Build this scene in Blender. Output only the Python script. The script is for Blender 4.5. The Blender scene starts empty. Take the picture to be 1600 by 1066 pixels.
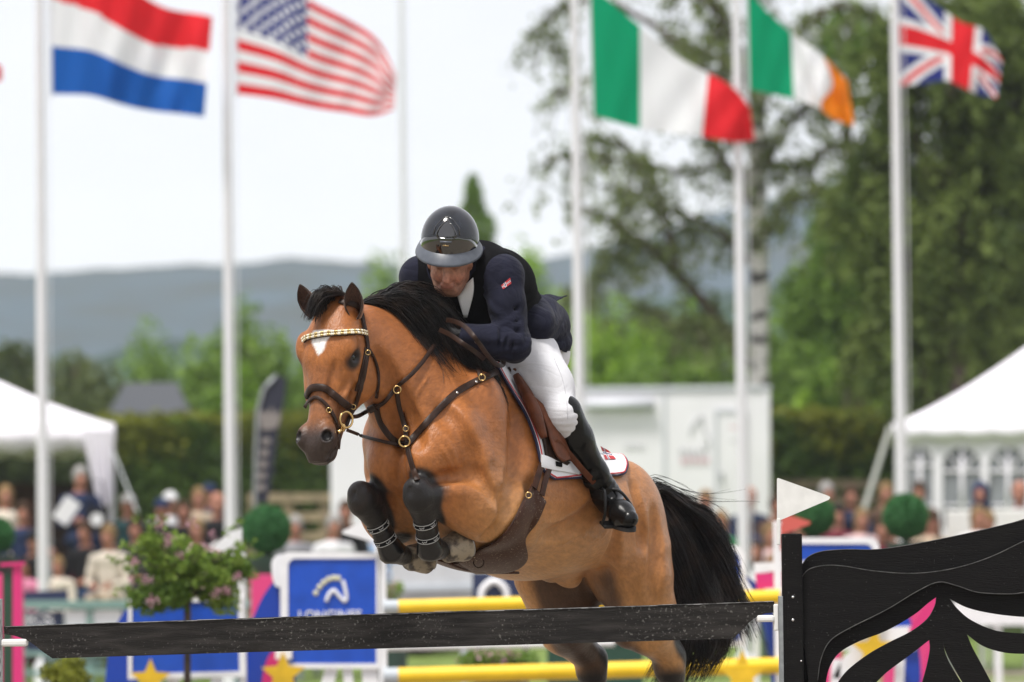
import bpy, bmesh, math, random
import numpy as np
from mathutils import Vector, Matrix
R = math.radians
rng = np.random.default_rng(7)
random.seed(7)
scene = bpy.context.scene
COL = scene.collection
# ------------------------------------------------------------------ camera
CAM_Z = 1.4
FOC = 8000.0                       # focal length in photo pixels (1600 wide)
PITCH, ROLL = R(2.41), R(-0.62)
cam_d = bpy.data.cameras.new('camera'); cam = bpy.data.objects.new('camera', cam_d); COL.objects.link(cam)
cam_d.sensor_width = 36; cam_d.lens = 180; cam_d.clip_end = 20000; cam_d.clip_start = .5
CM = Matrix.Rotation(math.pi/2 + PITCH, 3, 'X') @ Matrix.Rotation(ROLL, 3, 'Z')
cam.matrix_world = Matrix.Translation((0, 0, CAM_Z)) @ CM.to_4x4()
cam_d.dof.use_dof = True; cam_d.dof.focus_distance = 19.6; cam_d.dof.aperture_fstop = 3.1
scene.camera = cam
# ------------------------------------------------------------------ sky and sun
w = bpy.data.worlds.new('World'); scene.world = w; w.use_nodes = True
nt = w.node_tree; nt.nodes.clear()
SUN_EL, SUN_AZ = R(52), R(200)
sky = nt.nodes.new('ShaderNodeTexSky'); sky.sky_type = 'NISHITA'; sky.sun_disc = False
sky.sun_elevation = SUN_EL; sky.sun_rotation = SUN_AZ
tc = nt.nodes.new('ShaderNodeTexCoord'); mp = nt.nodes.new('ShaderNodeMapping'); mp.inputs['Scale'].default_value = (3.0, 3.0, 9.0)
nz = nt.nodes.new('ShaderNodeTexNoise'); nz.inputs['Scale'].default_value = 2.2; nz.inputs['Detail'].default_value = 5
cr = nt.nodes.new('ShaderNodeValToRGB')
cr.color_ramp.elements[0].position = .34; cr.color_ramp.elements[0].color = (11.6, 11.6, 12.5, 1)
cr.color_ramp.elements[1].position = .66; cr.color_ramp.elements[1].color = (13.1, 13.0, 13.5, 1)
mx = nt.nodes.new('ShaderNodeMix'); mx.data_type = 'RGBA'; mx.inputs['Factor'].default_value = .93
bg = nt.nodes.new('ShaderNodeBackground'); bg.inputs["Strength"].default_value = .085
wo = nt.nodes.new('ShaderNodeOutputWorld')
nt.links.new(tc.outputs['Generated'], mp.inputs['Vector']); nt.links.new(mp.outputs['Vector'], nz.inputs['Vector'])
nt.links.new(nz.outputs['Fac'], cr.inputs['Fac']); nt.links.new(sky.outputs['Color'], mx.inputs[6]); nt.links.new(cr.outputs['Color'], mx.inputs[7])
nt.links.new(mx.outputs[2], bg.inputs['Color']); nt.links.new(bg.outputs['Background'], wo.inputs['Surface'])
sd = bpy.data.lights.new('sun', 'SUN'); sd.energy = 4.5; sd.angle = R(12); sd.color = (1, .96, .9)
sun = bpy.data.objects.new('sun', sd); COL.objects.link(sun)
_dir = Vector((-.30, -.40, 1.15)).normalized()      # towards the sun: high, behind the camera, a little left
sun.rotation_euler = _dir.to_track_quat('Z', 'Y').to_euler()
sky.sun_elevation = math.asin(_dir.z); sky.sun_rotation = math.atan2(_dir.x, _dir.y)
scene.view_settings.view_transform = 'Standard'; scene.view_settings.look = 'None'
scene.view_settings.exposure = 0.04; scene.view_settings.gamma = 1
# ------------------------------------------------------------------ helpers
CMn = np.array(CM)
def ray(px, py):
    d = CMn @ np.array([(px-800)/FOC, (533-py)/FOC, -1.0]); return d / d[1]     # unit step in world y
def P(px, py, d):                   # photo pixel at distance d (along world y) -> world point
    v = ray(px, py)*d; return Vector((v[0], v[1], v[2]+CAM_Z))
def GX(px, d, py=870): return P(px, py, d).x
def ZY(py, d, px=800): return P(px, py, d).z

def setp(o, label=None, cat=None, group=None, kind=None):
    if label: o['label'] = label
    if cat: o['category'] = cat
    if group: o['group'] = group
    if kind: o['kind'] = kind
    return o
def thing(name, label, cat, loc=(0, 0, 0), rz=0, group=None):
    o = bpy.data.objects.new(name, None); COL.objects.link(o); o.location = loc; o.rotation_euler = (0, 0, rz)
    o.empty_display_size = .2
    return setp(o, label, cat, group)
def link(name, me, mats=None, parent=None, loc=None, smooth=False):
    o = bpy.data.objects.new(name, me); COL.objects.link(o)
    if mats is not None:
        for m in (mats if isinstance(mats, (list, tuple)) else [mats]): me.materials.append(m)
    if parent: o.parent = parent
    if loc is not None: o.location = loc
    if smooth: me.polygons.foreach_set('use_smooth', [True]*len(me.polygons))
    return o
def mesh_np(name, V, F):
    me = bpy.data.meshes.new(name)
    V = np.asarray(V, dtype=np.float32); F = np.asarray(F, dtype=np.int32)
    me.vertices.add(len(V)); me.vertices.foreach_set('co', V.ravel())
    n = F.shape[1]
    me.loops.add(F.size); me.loops.foreach_set('vertex_index', F.ravel())
    me.polygons.add(len(F)); me.polygons.foreach_set('loop_start', np.arange(0, F.size, n, dtype=np.int32))
    me.update(calc_edges=True); return me
class MB:                          # a bag of shapes that becomes ONE mesh
    def __init__(s): s.v = []; s.f = []; s.mi = []
    def add(s, V, F, m=0):
        b = len(s.v); s.v.extend([tuple(map(float, p)) for p in V]); s.f.extend([tuple(b+i for i in f) for f in F]); s.mi.extend([m]*len(F)); return s
    def box(s, c, d, rz=0, m=0, M=None):
        hx, hy, hz = d[0]/2, d[1]/2, d[2]/2
        V = [Vector((x*hx, y*hy, z*hz)) for x in (-1, 1) for y in (-1, 1) for z in (-1, 1)]
        Rm = M if M is not None else Matrix.Rotation(rz, 3, 'Z')
        V = [Rm @ v + Vector(c) for v in V]
        return s.add(V, [(0,1,3,2),(4,6,7,5),(0,4,5,1),(2,3,7,6),(0,2,6,4),(1,5,7,3)], m)
    def beam(s, a, b, wd, th, m=0, up=(0, 0, 1)):
        a = Vector(a); b = Vector(b); x = (b-a).normalized(); u = Vector(up)
        y = u.cross(x); y = y.normalized() if y.length > 1e-5 else Vector((0, 1, 0)); z = x.cross(y)
        M = Matrix((x, y, z)).transposed(); return s.box((a+b)/2, ((b-a).length, wd, th), m=m, M=M)
    def tube(s, pts, rad, n=8, m=0, cap=True):
        pts = [Vector(p) for p in pts]
        rad = rad if isinstance(rad, (list, tuple, np.ndarray)) else [rad]*len(pts)
        V = []; F = []; N = None
        for i, p in enumerate(pts):
            t = (pts[min(i+1, len(pts)-1)] - pts[max(i-1, 0)]).normalized()
            if N is None: N = t.orthogonal().normalized()
            else:
                N = N - t*N.dot(t); N = N.normalized() if N.length > 1e-6 else t.orthogonal().normalized()
            B = t.cross(N)
            for k in range(n):
                a = 2*math.pi*k/n; V.append(p + (N*math.cos(a) + B*math.sin(a))*rad[i])
        for i in range(len(pts)-1):
            for k in range(n): F.append((i*n+k, i*n+(k+1) % n, (i+1)*n+(k+1) % n, (i+1)*n+k))
        if cap: F.append(tuple(range(n-1, -1, -1))); F.append(tuple((len(pts)-1)*n+k for k in range(n)))
        return s.add(V, F, m)
    def lathe(s, c, prof, n=24, m=0, M=None):      # prof: (radius, height)
        V = []; F = []
        for r, h in prof:
            for k in range(n):
                a = 2*math.pi*k/n; v = Vector((r*math.cos(a), r*math.sin(a), h)); v = (M @ v) if M else v; V.append(v+Vector(c))
        for i in range(len(prof)-1):
            for k in range(n): F.append((i*n+k, i*n+(k+1) % n, (i+1)*n+(k+1) % n, (i+1)*n+k))
        return s.add(V, F, m)
    def ball(s, c, r, n=16, m=0, M=None):
        r = (r, r, r) if isinstance(r, (int, float)) else r
        V = []; F = []; k = n//2
        for i in range(k+1):
            th = math.pi*i/k
            for j in range(n):
                a = 2*math.pi*j/n; v = Vector((r[0]*math.sin(th)*math.cos(a), r[1]*math.sin(th)*math.sin(a), r[2]*math.cos(th)))
                V.append(((M @ v) if M else v)+Vector(c))
        for i in range(k):
            for j in range(n): F.append((i*n+j, (i+1)*n+j, (i+1)*n+(j+1) % n, i*n+(j+1) % n))
        return s.add(V, F, m)
    def prism(s, poly, y0, y1, m=0, M=None, c=(0, 0, 0)):      # polygon in local x,z extruded along y
        n = len(poly); V = [Vector((x, y0, z)) for x, z in poly] + [Vector((x, y1, z)) for x, z in poly]
        V = [((M @ v) if M else v)+Vector(c) for v in V]
        F = [tuple(range(n)), tuple(range(2*n-1, n-1, -1))] + [(i, i+n, (i+1) % n+n, (i+1) % n) for i in range(n)]
        return s.add(V, F, m)
    def build(s, name, mats, parent=None, loc=None, smooth=False, bevel=0, auto=None):
        me = bpy.data.meshes.new(name); me.from_pydata(s.v, [], s.f)
        o = link(name, me, mats, parent, loc, smooth)
        me.polygons.foreach_set('material_index', s.mi)
        bm = bmesh.new(); bm.from_mesh(me); bmesh.ops.remove_doubles(bm, verts=bm.verts, dist=1e-6); bmesh.ops.recalc_face_normals(bm, faces=bm.faces)
        bm.to_mesh(me); bm.free()
        if bevel:
            b = o.modifiers.new('bevel', 'BEVEL'); b.width = bevel; b.segments = 2; b.limit_method = 'ANGLE'; b.angle_limit = R(40)
        if auto:
            me.polygons.foreach_set('use_smooth', [True]*len(me.polygons)); me.set_sharp_from_angle(angle=R(auto))
        return o
def copy_tree(o, parent=None):
    c = o.copy(); COL.objects.link(c)
    if parent: c.parent = parent
    for ch in list(o.children): copy_tree(ch, c)
    return c
# ------------------------------------------------------------------ materials
def mat(name, col, rough=.6, spec=.5, noise=0, nscale=20, bump=0, bscale=60, metal=0, coat=0, sheen=0, attr=None, col2=None, trans=0, stretch=None, lo=.35, hi=.65, fold=0, fscale=9):
    m = bpy.data.materials.new(name); m.use_nodes = True; t = m.node_tree; b = t.nodes['Principled BSDF']
    b.inputs['Base Color'].default_value = (*col, 1); b.inputs['Roughness'].default_value = rough
    b.inputs['Specular IOR Level'].default_value = spec; b.inputs['Metallic'].default_value = metal
    b.inputs['Coat Weight'].default_value = coat; b.inputs['Coat Roughness'].default_value = .06
    if sheen: b.inputs['Sheen Weight'].default_value = sheen; b.inputs['Sheen Roughness'].default_value = .4
    co = t.nodes.new('ShaderNodeTexCoord'); vec = co.outputs['Object']
    if stretch:
        mpn = t.nodes.new('ShaderNodeMapping'); mpn.inputs['Scale'].default_value = stretch; t.links.new(vec, mpn.inputs['Vector']); vec = mpn.outputs['Vector']
    src = None
    if attr:
        a = t.nodes.new('ShaderNodeAttribute'); a.attribute_name = attr; src = a.outputs['Color']
    if noise:
        n = t.nodes.new('ShaderNodeTexNoise'); n.inputs['Scale'].default_value = nscale; n.inputs['Detail'].default_value = 6
        t.links.new(vec, n.inputs['Vector'])
        r = t.nodes.new('ShaderNodeMapRange'); r.inputs['From Min'].default_value = lo; r.inputs['From Max'].default_value = hi
        t.links.new(n.outputs['Fac'], r.inputs['Value'])
        x = t.nodes.new('ShaderNodeMix'); x.data_type = 'RGBA'
        if col2:
            x.inputs[6].default_value = (*col, 1); x.inputs[7].default_value = (*col2, 1); t.links.new(r.outputs[0], x.inputs['Factor'])
        else:
            x.blend_type = 'MULTIPLY'; x.inputs['Factor'].default_value = 1
            r.inputs['To Min'].default_value = 1-noise; r.inputs['To Max'].default_value = 1+noise*.6
            if src: t.links.new(src, x.inputs[6])
            else: x.inputs[6].default_value = (*col, 1)
            t.links.new(r.outputs[0], x.inputs[7])
        src = x.outputs[2]
    if src: t.links.new(src, b.inputs['Base Color'])
    if bump:
        n2 = t.nodes.new('ShaderNodeTexNoise'); n2.inputs['Scale'].default_value = bscale; n2.inputs['Detail'].default_value = 4
        t.links.new(vec, n2.inputs['Vector'])
        bp = t.nodes.new('ShaderNodeBump'); bp.inputs['Strength'].default_value = bump; bp.inputs['Distance'].default_value = .01
        t.links.new(n2.outputs['Fac'], bp.inputs['Height']); t.links.new(bp.outputs['Normal'], b.inputs['Normal'])
    if fold:
        fm_ = t.nodes.new('ShaderNodeMapping'); fm_.inputs['Scale'].default_value = (1, .55, 1.5); fm_.inputs['Rotation'].default_value = (.3, .5, .2); t.links.new(co.outputs['Object'], fm_.inputs['Vector'])
        fn = t.nodes.new('ShaderNodeTexNoise'); fn.inputs['Scale'].default_value = fscale; fn.inputs['Detail'].default_value = 3; fn.inputs['Distortion'].default_value = 1.1; t.links.new(fm_.outputs['Vector'], fn.inputs['Vector'])
        rg = t.nodes.new('ShaderNodeMath'); rg.operation = 'PINGPONG'; rg.inputs[1].default_value = .12; t.links.new(fn.outputs['Fac'], rg.inputs[0])
        fb_ = t.nodes.new('ShaderNodeBump'); fb_.inputs['Strength'].default_value = fold; fb_.inputs['Distance'].default_value = .10; t.links.new(rg.outputs[0], fb_.inputs['Height'])
        if bump: t.links.new(bp.outputs['Normal'], fb_.inputs['Normal'])
        t.links.new(fb_.outputs['Normal'], b.inputs['Normal'])
    if trans: b.inputs['Transmission Weight'].default_value = trans
    return m
def weathered(name, base, streak, chip, amount=.60):       # paint with long faint streaks, clouds of scuffs and small chips
    m = mat(name, base, rough=.62, spec=.10, noise=1, nscale=7, col2=streak, lo=.42, hi=.80, bump=.3, bscale=45, stretch=(.8, 1, 6)); t = m.node_tree; b = t.nodes['Principled BSDF']; N = t.nodes.new
    src = b.inputs['Base Color'].links[0].from_socket; co = N('ShaderNodeTexCoord')
    for sc, lo, hi, col_, msc, mlo in ((95, amount, amount+.10, tuple(c*.45 for c in chip), 3.1, .46), (160, amount+.07, amount+.10, chip, 5.3, .50)):
        n1 = N('ShaderNodeTexNoise'); n1.inputs['Scale'].default_value = sc; n1.inputs['Detail'].default_value = 4; t.links.new(co.outputs['Object'], n1.inputs['Vector'])
        n2 = N('ShaderNodeTexNoise'); n2.inputs['Scale'].default_value = msc; n2.inputs['Detail'].default_value = 3; t.links.new(co.outputs['Object'], n2.inputs['Vector'])
        r1 = N('ShaderNodeMapRange'); r1.inputs['From Min'].default_value = lo; r1.inputs['From Max'].default_value = hi; t.links.new(n1.outputs['Fac'], r1.inputs['Value'])
        r2 = N('ShaderNodeMapRange'); r2.inputs['From Min'].default_value = mlo; r2.inputs['From Max'].default_value = mlo+.12; t.links.new(n2.outputs['Fac'], r2.inputs['Value'])
        mu = N('ShaderNodeMath'); mu.operation = 'MULTIPLY'; t.links.new(r1.outputs[0], mu.inputs[0]); t.links.new(r2.outputs[0], mu.inputs[1])
        x = N('ShaderNodeMix'); x.data_type = 'RGBA'; x.inputs[7].default_value = (*col_, 1); t.links.new(mu.outputs[0], x.inputs['Factor']); t.links.new(src, x.inputs[6]); src = x.outputs[2]
    t.links.new(src, b.inputs['Base Color']); return m
def leafmat(name, c1, c2, c3, tr=.35, scale=.9):
    m = bpy.data.materials.new(name); m.use_nodes = True; t = m.node_tree; b = t.nodes['Principled BSDF']; out = t.nodes['Material Output']
    a = t.nodes.new('ShaderNodeAttribute'); a.attribute_name = 'tint'
    r = t.nodes.new('ShaderNodeValToRGB'); r.color_ramp.elements[0].color = (*c1, 1); r.color_ramp.elements[1].color = (*c3, 1)
    e = r.color_ramp.elements.new(.5); e.color = (*c2, 1)
    t.links.new(a.outputs['Fac'], r.inputs['Fac']); t.links.new(r.outputs['Color'], b.inputs['Base Color'])
    b.inputs['Roughness'].default_value = .6; b.inputs['Specular IOR Level'].default_value = .25
    tl = t.nodes.new('ShaderNodeBsdfTranslucent'); t.links.new(r.outputs['Color'], tl.inputs['Color'])
    mixs = t.nodes.new('ShaderNodeMixShader'); mixs.inputs['Fac'].default_value = tr
    t.links.new(b.outputs[0], mixs.inputs[1]); t.links.new(tl.outputs[0], mixs.inputs[2]); t.links.new(mixs.outputs[0], out.inputs['Surface'])
    return m
# ------------------------------------------------------------------ smooth implicit modelling
def crom(xs, ys, n=600):           # smooth resampling of a profile
    xs = np.array(xs, float); ys = np.array(ys, float); o = np.argsort(xs); xs = xs[o]; ys = ys[o]
    m = np.gradient(ys, xs); X = np.linspace(xs[0], xs[-1], n); i = np.clip(np.searchsorted(xs, X)-1, 0, len(xs)-2)
    h = xs[i+1]-xs[i]; t = (X-xs[i])/h
    Y = (2*t**3-3*t**2+1)*ys[i] + (t**3-2*t**2+t)*h*m[i] + (-2*t**3+3*t**2)*ys[i+1] + (t**3-t**2)*h*m[i+1]
    return X.astype(np.float32), Y.astype(np.float32)
class SDF:
    def __init__(s, lo, hi, h):
        s.lo = np.array(lo, np.float32); s.h = np.float32(h); s.n = np.ceil((np.array(hi)-np.array(lo))/h).astype(int)+1
        s.D = np.full(s.n, .12, np.float32)
    def region(s, lo, hi):
        i0 = np.clip(np.floor((np.array(lo)-s.lo)/s.h).astype(int), 0, s.n-1); i1 = np.clip(np.ceil((np.array(hi)-s.lo)/s.h).astype(int)+1, 1, s.n)
        sl = tuple(slice(a, b) for a, b in zip(i0, i1))
        ax = [s.lo[k]+s.h*np.arange(i0[k], i1[k], dtype=np.float32) for k in range(3)]
        return sl, ax[0][:, None, None], ax[1][None, :, None], ax[2][None, None, :]
    def op(s, fn, lo, hi, k, sub=False):
        mg = k+3*s.h; sl, X, Y, Z = s.region(np.array(lo)-mg, np.array(hi)+mg)
        if min(x.stop-x.start for x in sl) < 1: return
        d = fn(X, Y, Z); a = s.D[sl]
        if sub:
            d = -d; hh = np.maximum(k-np.abs(a-d), 0)/k; s.D[sl] = np.maximum(a, d)+hh*hh*k*.25
        else:
            hh = np.maximum(k-np.abs(a-d), 0)/k; s.D[sl] = np.minimum(a, d)-hh*hh*k*.25
    def cone(s, a, b, ra, rb, k=.03, sl=1.0, sub=False):     # sl squashes sideways (axis 1)
        a = np.array(a, np.float32); b = np.array(b, np.float32); r = max(ra, rb)
        def fn(X, Y, Z):
            ys = np.float32(1/sl); pa = (X-a[0], (Y-a[1])*ys, Z-a[2]); ba = (b-a)*np.array([1, ys, 1], np.float32)
            t = np.clip((pa[0]*ba[0]+pa[1]*ba[1]+pa[2]*ba[2])/max(float(ba@ba), 1e-9), 0, 1)
            q = np.sqrt((pa[0]-t*ba[0])**2+(pa[1]-t*ba[1])**2+(pa[2]-t*ba[2])**2)-(ra+(rb-ra)*t)
            return q*min(1.0, sl)
        R_ = np.array([r, r*max(sl, 1), r]); s.op(fn, np.minimum(a, b)-R_, np.maximum(a, b)+R_, k, sub)
    def chain(s, pts, rad, k=.03, sl=1.0):
        for i in range(len(pts)-1): s.cone(pts[i], pts[i+1], rad[i], rad[i+1], k, sl)
    def ell(s, c, r, k=.03, rot=0, M=None, sub=False):       # rot: tilt in the x-z plane
        c = np.array(c, np.float32); ca, sa = math.cos(rot), math.sin(rot)
        if M is None: M = np.array([[ca, 0, sa], [0, 1, 0], [-sa, 0, ca]], np.float32)   # rows: local axes
        r = np.array(r, np.float32); rm = float(r.max())
        def fn(X, Y, Z):
            x, y, z = X-c[0], Y-c[1], Z-c[2]; L = [M[i][0]*x+M[i][1]*y+M[i][2]*z for i in range(3)]
            k0 = np.sqrt(sum((L[i]/r[i])**2 for i in range(3))); k1 = np.sqrt(sum((L[i]/r[i]**2)**2 for i in range(3)))+1e-6
            return k0*(k0-1)/k1
        s.op(fn, c-rm, c+rm, k, sub)
    def loft(s, O, U, V, prof, k=.03, p=2.0):    # prof rows: (u, top, bottom, halfwidth, taper)
        O = np.array(O, np.float32); U = np.array(U, np.float32); U /= np.linalg.norm(U); V = np.array(V, np.float32)
        V = V-U*(V@U); V /= np.linalg.norm(V); Wd = np.cross(U, V)
        prof = np.array(prof, float); prof = prof[np.argsort(prof[:, 0])]; T = [crom(prof[:, 0], prof[:, j]) for j in range(1, 5)]
        u0, u1 = prof[0, 0], prof[-1, 0]; ex = []
        for row in prof:
            for v in (row[1], row[2]):
                for w_ in (row[3], -row[3]): ex.append(O+U*row[0]+V*v+Wd*w_*1.3)
        ex = np.array(ex)
        def fn(X, Y, Z):
            x, y, z = X-O[0], Y-O[1], Z-O[2]
            u = x*U[0]+y*U[1]+z*U[2]; v = x*V[0]+y*V[1]+z*V[2]; w_ = x*Wd[0]+y*Wd[1]+z*Wd[2]
            u = np.broadcast_to(u, np.broadcast_shapes(X.shape, Y.shape, Z.shape))
            uc = np.clip(u, u0, u1); I = lambda j: np.interp(uc, T[j][0], T[j][1]).astype(np.float32)
            tp, bt, hw, ta = I(0), I(1), np.maximum(I(2), .004), I(3)
            h = np.maximum((tp-bt)/2, .004); vv = (v-(tp+bt)/2)/h; hw = hw*(1+ta*np.clip(vv, -1, 1))
            a_, b_ = np.abs(vv), np.abs(w_/hw)
            if p == 2.0: k0 = np.sqrt(a_*a_+b_*b_)
            else: k0 = (a_**p+b_**p)**(1/p)
            k1 = np.sqrt((vv/h)**2+(w_/hw**2)**2)+1e-6
            d = (k0-1)*np.maximum(np.sqrt(a_*a_+b_*b_), 1e-3)/k1
            d = np.where(k0 < .3, -.5*np.minimum(h, hw), d)
            e = np.abs(u-uc); return np.where(e > 0, np.sqrt(np.maximum(d, 0)**2+e**2), d)
        s.op(fn, ex.min(0), ex.max(0), k)
    def sample(s, p):
        q = (np.asarray(p, np.float32)-s.lo)/s.h; q = np.clip(q, 0, s.n-1.001); i = q.astype(int); f = q-i; D = s.D; r = 0
        for dx in (0, 1):
            for dy in (0, 1):
                for dz in (0, 1):
                    wt = (f[..., 0] if dx else 1-f[..., 0])*(f[..., 1] if dy else 1-f[..., 1])*(f[..., 2] if dz else 1-f[..., 2])
                    r = r+wt*D[i[..., 0]+dx, i[..., 1]+dy, i[..., 2]+dz]
        return r
    def normal(s, p):
        e = s.h*1.5; p = np.asarray(p, float); g = np.stack([s.sample(p+np.eye(3)[j]*e)-s.sample(p-np.eye(3)[j]*e) for j in range(3)], -1)
        return g/np.maximum(np.linalg.norm(g, axis=-1, keepdims=True), 1e-9)
    def snap(s, p, off=0.0, it=5):
        p = np.array(p, float)
        for _ in range(it): p = p-s.normal(p)*(s.sample(p)-off)[..., None]
        return p
    def mesh(s, name):
        D = s.D; S = D < 0; n = s.n
        c = np.zeros(n-1, np.int8)
        for dx in (0, 1):
            for dy in (0, 1):
                for dz in (0, 1): c += S[dx:n[0]-1+dx, dy:n[1]-1+dy, dz:n[2]-1+dz]
        act = (c > 0) & (c < 8); idx = np.argwhere(act); vid = np.full(act.shape, -1, np.int32); vid[act] = np.arange(len(idx))
        acc = np.zeros((len(idx), 3)); cnt = np.zeros(len(idx))
        cor = [(0,0,0),(1,0,0),(0,1,0),(1,1,0),(0,0,1),(1,0,1),(0,1,1),(1,1,1)]
        vals = [D[idx[:, 0]+a, idx[:, 1]+b, idx[:, 2]+d] for a, b, d in cor]
        for i in range(8):
            for j in range(i+1, 8):
                if sum(abs(cor[i][q]-cor[j][q]) for q in range(3)) != 1: continue
                m = (vals[i] < 0) != (vals[j] < 0); den = vals[i]-vals[j]; t = vals[i]/np.where(np.abs(den) < 1e-9, 1e-9, den)
                pt = np.array(cor[i])[None]+t[:, None]*(np.array(cor[j])-np.array(cor[i]))[None]
                acc[m] += pt[m]; cnt[m] += 1
        V = (idx+acc/cnt[:, None])*s.h+s.lo
        F = []
        for ax in range(3):
            a = [slice(0, None)]*3; b = [slice(0, None)]*3; a[ax] = slice(0, -1); b[ax] = slice(1, None)
            A = S[tuple(a)]; B = S[tuple(b)]; E = np.argwhere(A != B); o1, o2 = [q for q in range(3) if q != ax]
            E = E[(E[:, o1] > 0) & (E[:, o2] > 0) & (E[:, o1] < n[o1]-1) & (E[:, o2] < n[o2]-1)]
            def g(d1, d2):
                e = E.copy(); e[:, o1] -= d1; e[:, o2] -= d2; return vid[e[:, 0], e[:, 1], e[:, 2]]
            q = np.stack([g(1, 1), g(0, 1), g(0, 0), g(1, 0)], 1); fl = A[E[:, 0], E[:, 1], E[:, 2]]
            if ax == 1: fl = ~fl
            q[~fl] = q[~fl][:, ::-1]; F.append(q)
        F = np.concatenate(F); F = F[(F >= 0).all(1)]
        me = mesh_np(name, V, F); me.polygons.foreach_set('use_smooth', np.ones(len(F), bool)); return me, V
def setcol(me, C, name='col'):
    C = np.asarray(C, np.float32); A = me.color_attributes.new(name, 'FLOAT_COLOR', 'POINT')
    A.data.foreach_set('color', np.concatenate([C, np.ones((len(C), 1), np.float32)], 1).ravel())
def ss(a, b, x):
    t = np.clip((x-a)/(b-a), 0, 1); return t*t*(3-2*t)
# ------------------------------------------------------------------ the horse's own frame: x forward, y to its left, z up
TH = R(30)
Fd = np.array([-math.sin(TH), -math.cos(TH), 0]); Nd = np.array([math.cos(TH), -math.sin(TH), 0]); Ud = np.array([0, 0, 1.0])
Wp = np.array(P(765, 563, 20.0)); OR = np.array([Wp[0], Wp[1], 0.0]); RZ = math.atan2(Fd[1], Fd[0])
M3 = np.stack([Fd, Nd, Ud])
def toL(p): return M3 @ (np.array(p)-OR)
CL = toL((0, 0, CAM_Z))             # camera in the horse frame
def rayL(px, py): d = M3 @ ray(px, py); return d
def S(px, py, lat):                 # where the sight line of a pixel crosses the plane at a sideways offset
    d = rayL(px, py); t = (lat-CL[1])/d[1]; return CL+d*t
def D_(px, py, f):                  # ... crosses the plane at a forward offset
    d = rayL(px, py); t = (f-CL[0])/d[0]; return CL+d*t
WL = toL(Wp); PT = R(24)
def T(x, y, z):                     # trunk frame: tilted nose up, origin at the withers
    return WL+np.array([x*math.cos(PT)-z*math.sin(PT), y, x*math.sin(PT)+z*math.cos(PT)])
def hit(sd, px, py, off=0.0, near=17.8, far=22.0, fallback=True):
    px = np.atleast_1d(np.array(px, float)); py = np.atleast_1d(np.array(py, float)); dirs = np.stack([rayL(a, b) for a, b in zip(px, py)])
    t = np.arange(near, far, .006); out = np.zeros((len(px), 3)); ok = np.zeros(len(px), bool)
    for i, d in enumerate(dirs):
        pts = CL+d*t[:, None]; v = sd.sample(pts); ins = ((pts > sd.lo+.01) & (pts < sd.lo+sd.h*(sd.n-2))).all(1); v = np.where(ins, v, 1)
        j = np.argmax(v < off); ok[i] = v[j] < off
        if not ok[i]: j = int(np.argmin(v))
        elif j > 0:
            a, b = v[j-1]-off, v[j]-off; out[i] = pts[j-1]+(pts[j]-pts[j-1])*(a/(a-b)); continue
        out[i] = pts[j]
    return out, ok
# ================================================================== HORSE
def A(*v): return np.array(v, float)
hs = SDF((-1.62, -.50, WL[2]-1.72), (1.28, .50, WL[2]+.42), .0068)
TU = T(1, 0, 0)-T(0, 0, 0); TV = T(0, 0, 1)-T(0, 0, 0); TROT = PT
def te(x, y, z, r, k=.04, rot=0, sub=False): hs.ell(T(x, y, z), r, k, rot+TROT, sub=sub)
# trunk
hs.loft(T(0, 0, 0), TU, TV, [
 (.50, -.40, -.56, .08, 0), (.42, -.30, -.67, .17, 0), (.30, -.17, -.75, .21, -.1), (.15, -.05, -.795, .235, -.3), (0, .0, -.825, .25, -.42),
 (-.15, -.03, -.805, .28, -.3), (-.35, -.075, -.745, .31, -.12), (-.55, -.085, -.70, .32, -.08), (-.75, -.06, -.60, .30, -.08), (-.90, -.035, -.51, .275, -.12),
 (-1.05, -.03, -.44, .27, -.18), (-1.2, -.085, -.43, .24, -.2), (-1.33, -.19, -.46, .18, -.2), (-1.40, -.30, -.50, .09, 0)], k=.02)
# neck: one curved loft from the chest to the poll
pollL = S(536, 482, -.13)
nb = T(.24, 0, -.36)
nu = pollL-nb; nlen = np.linalg.norm(nu)
NV = A(-nu[2], 0, nu[0]); NV = NV/np.linalg.norm(NV)
hs.loft(nb, nu, NV, [
 (-.05, .30, -.28, .19, -.15), (nlen*.15, .30, -.30, .17, -.38), (nlen*.34, .26, -.24, .135, -.42), (nlen*.55, .20, -.19, .11, -.40), (nlen*.75, .14, -.17, .095, -.30), (nlen*.9, .075, -.165, .083, -.15), (nlen, .01, -.12, .06, 0), (nlen+.03, -.03, -.10, .04, 0)], k=.05)
# shoulder, breast, elbow muscles
for s_ in (1, -1):
    te(.16, s_*.155, -.43, (.135, .095, .27), .05, rot=-.42)
    te(.34, s_*.15, -.50, (.12, .095, .13), .05)
    te(.40, s_*.085, -.60, (.10, .085, .13), .05)
    te(.07, s_*.175, -.60, (.13, .075, .12), .05, rot=.5)
    te(-.12, s_*.20, -.45, (.16, .08, .26), .08)
te(.49, 0, -.56, (.045, .010, .12), .05, sub=True)             # groove between the breast muscles
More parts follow.
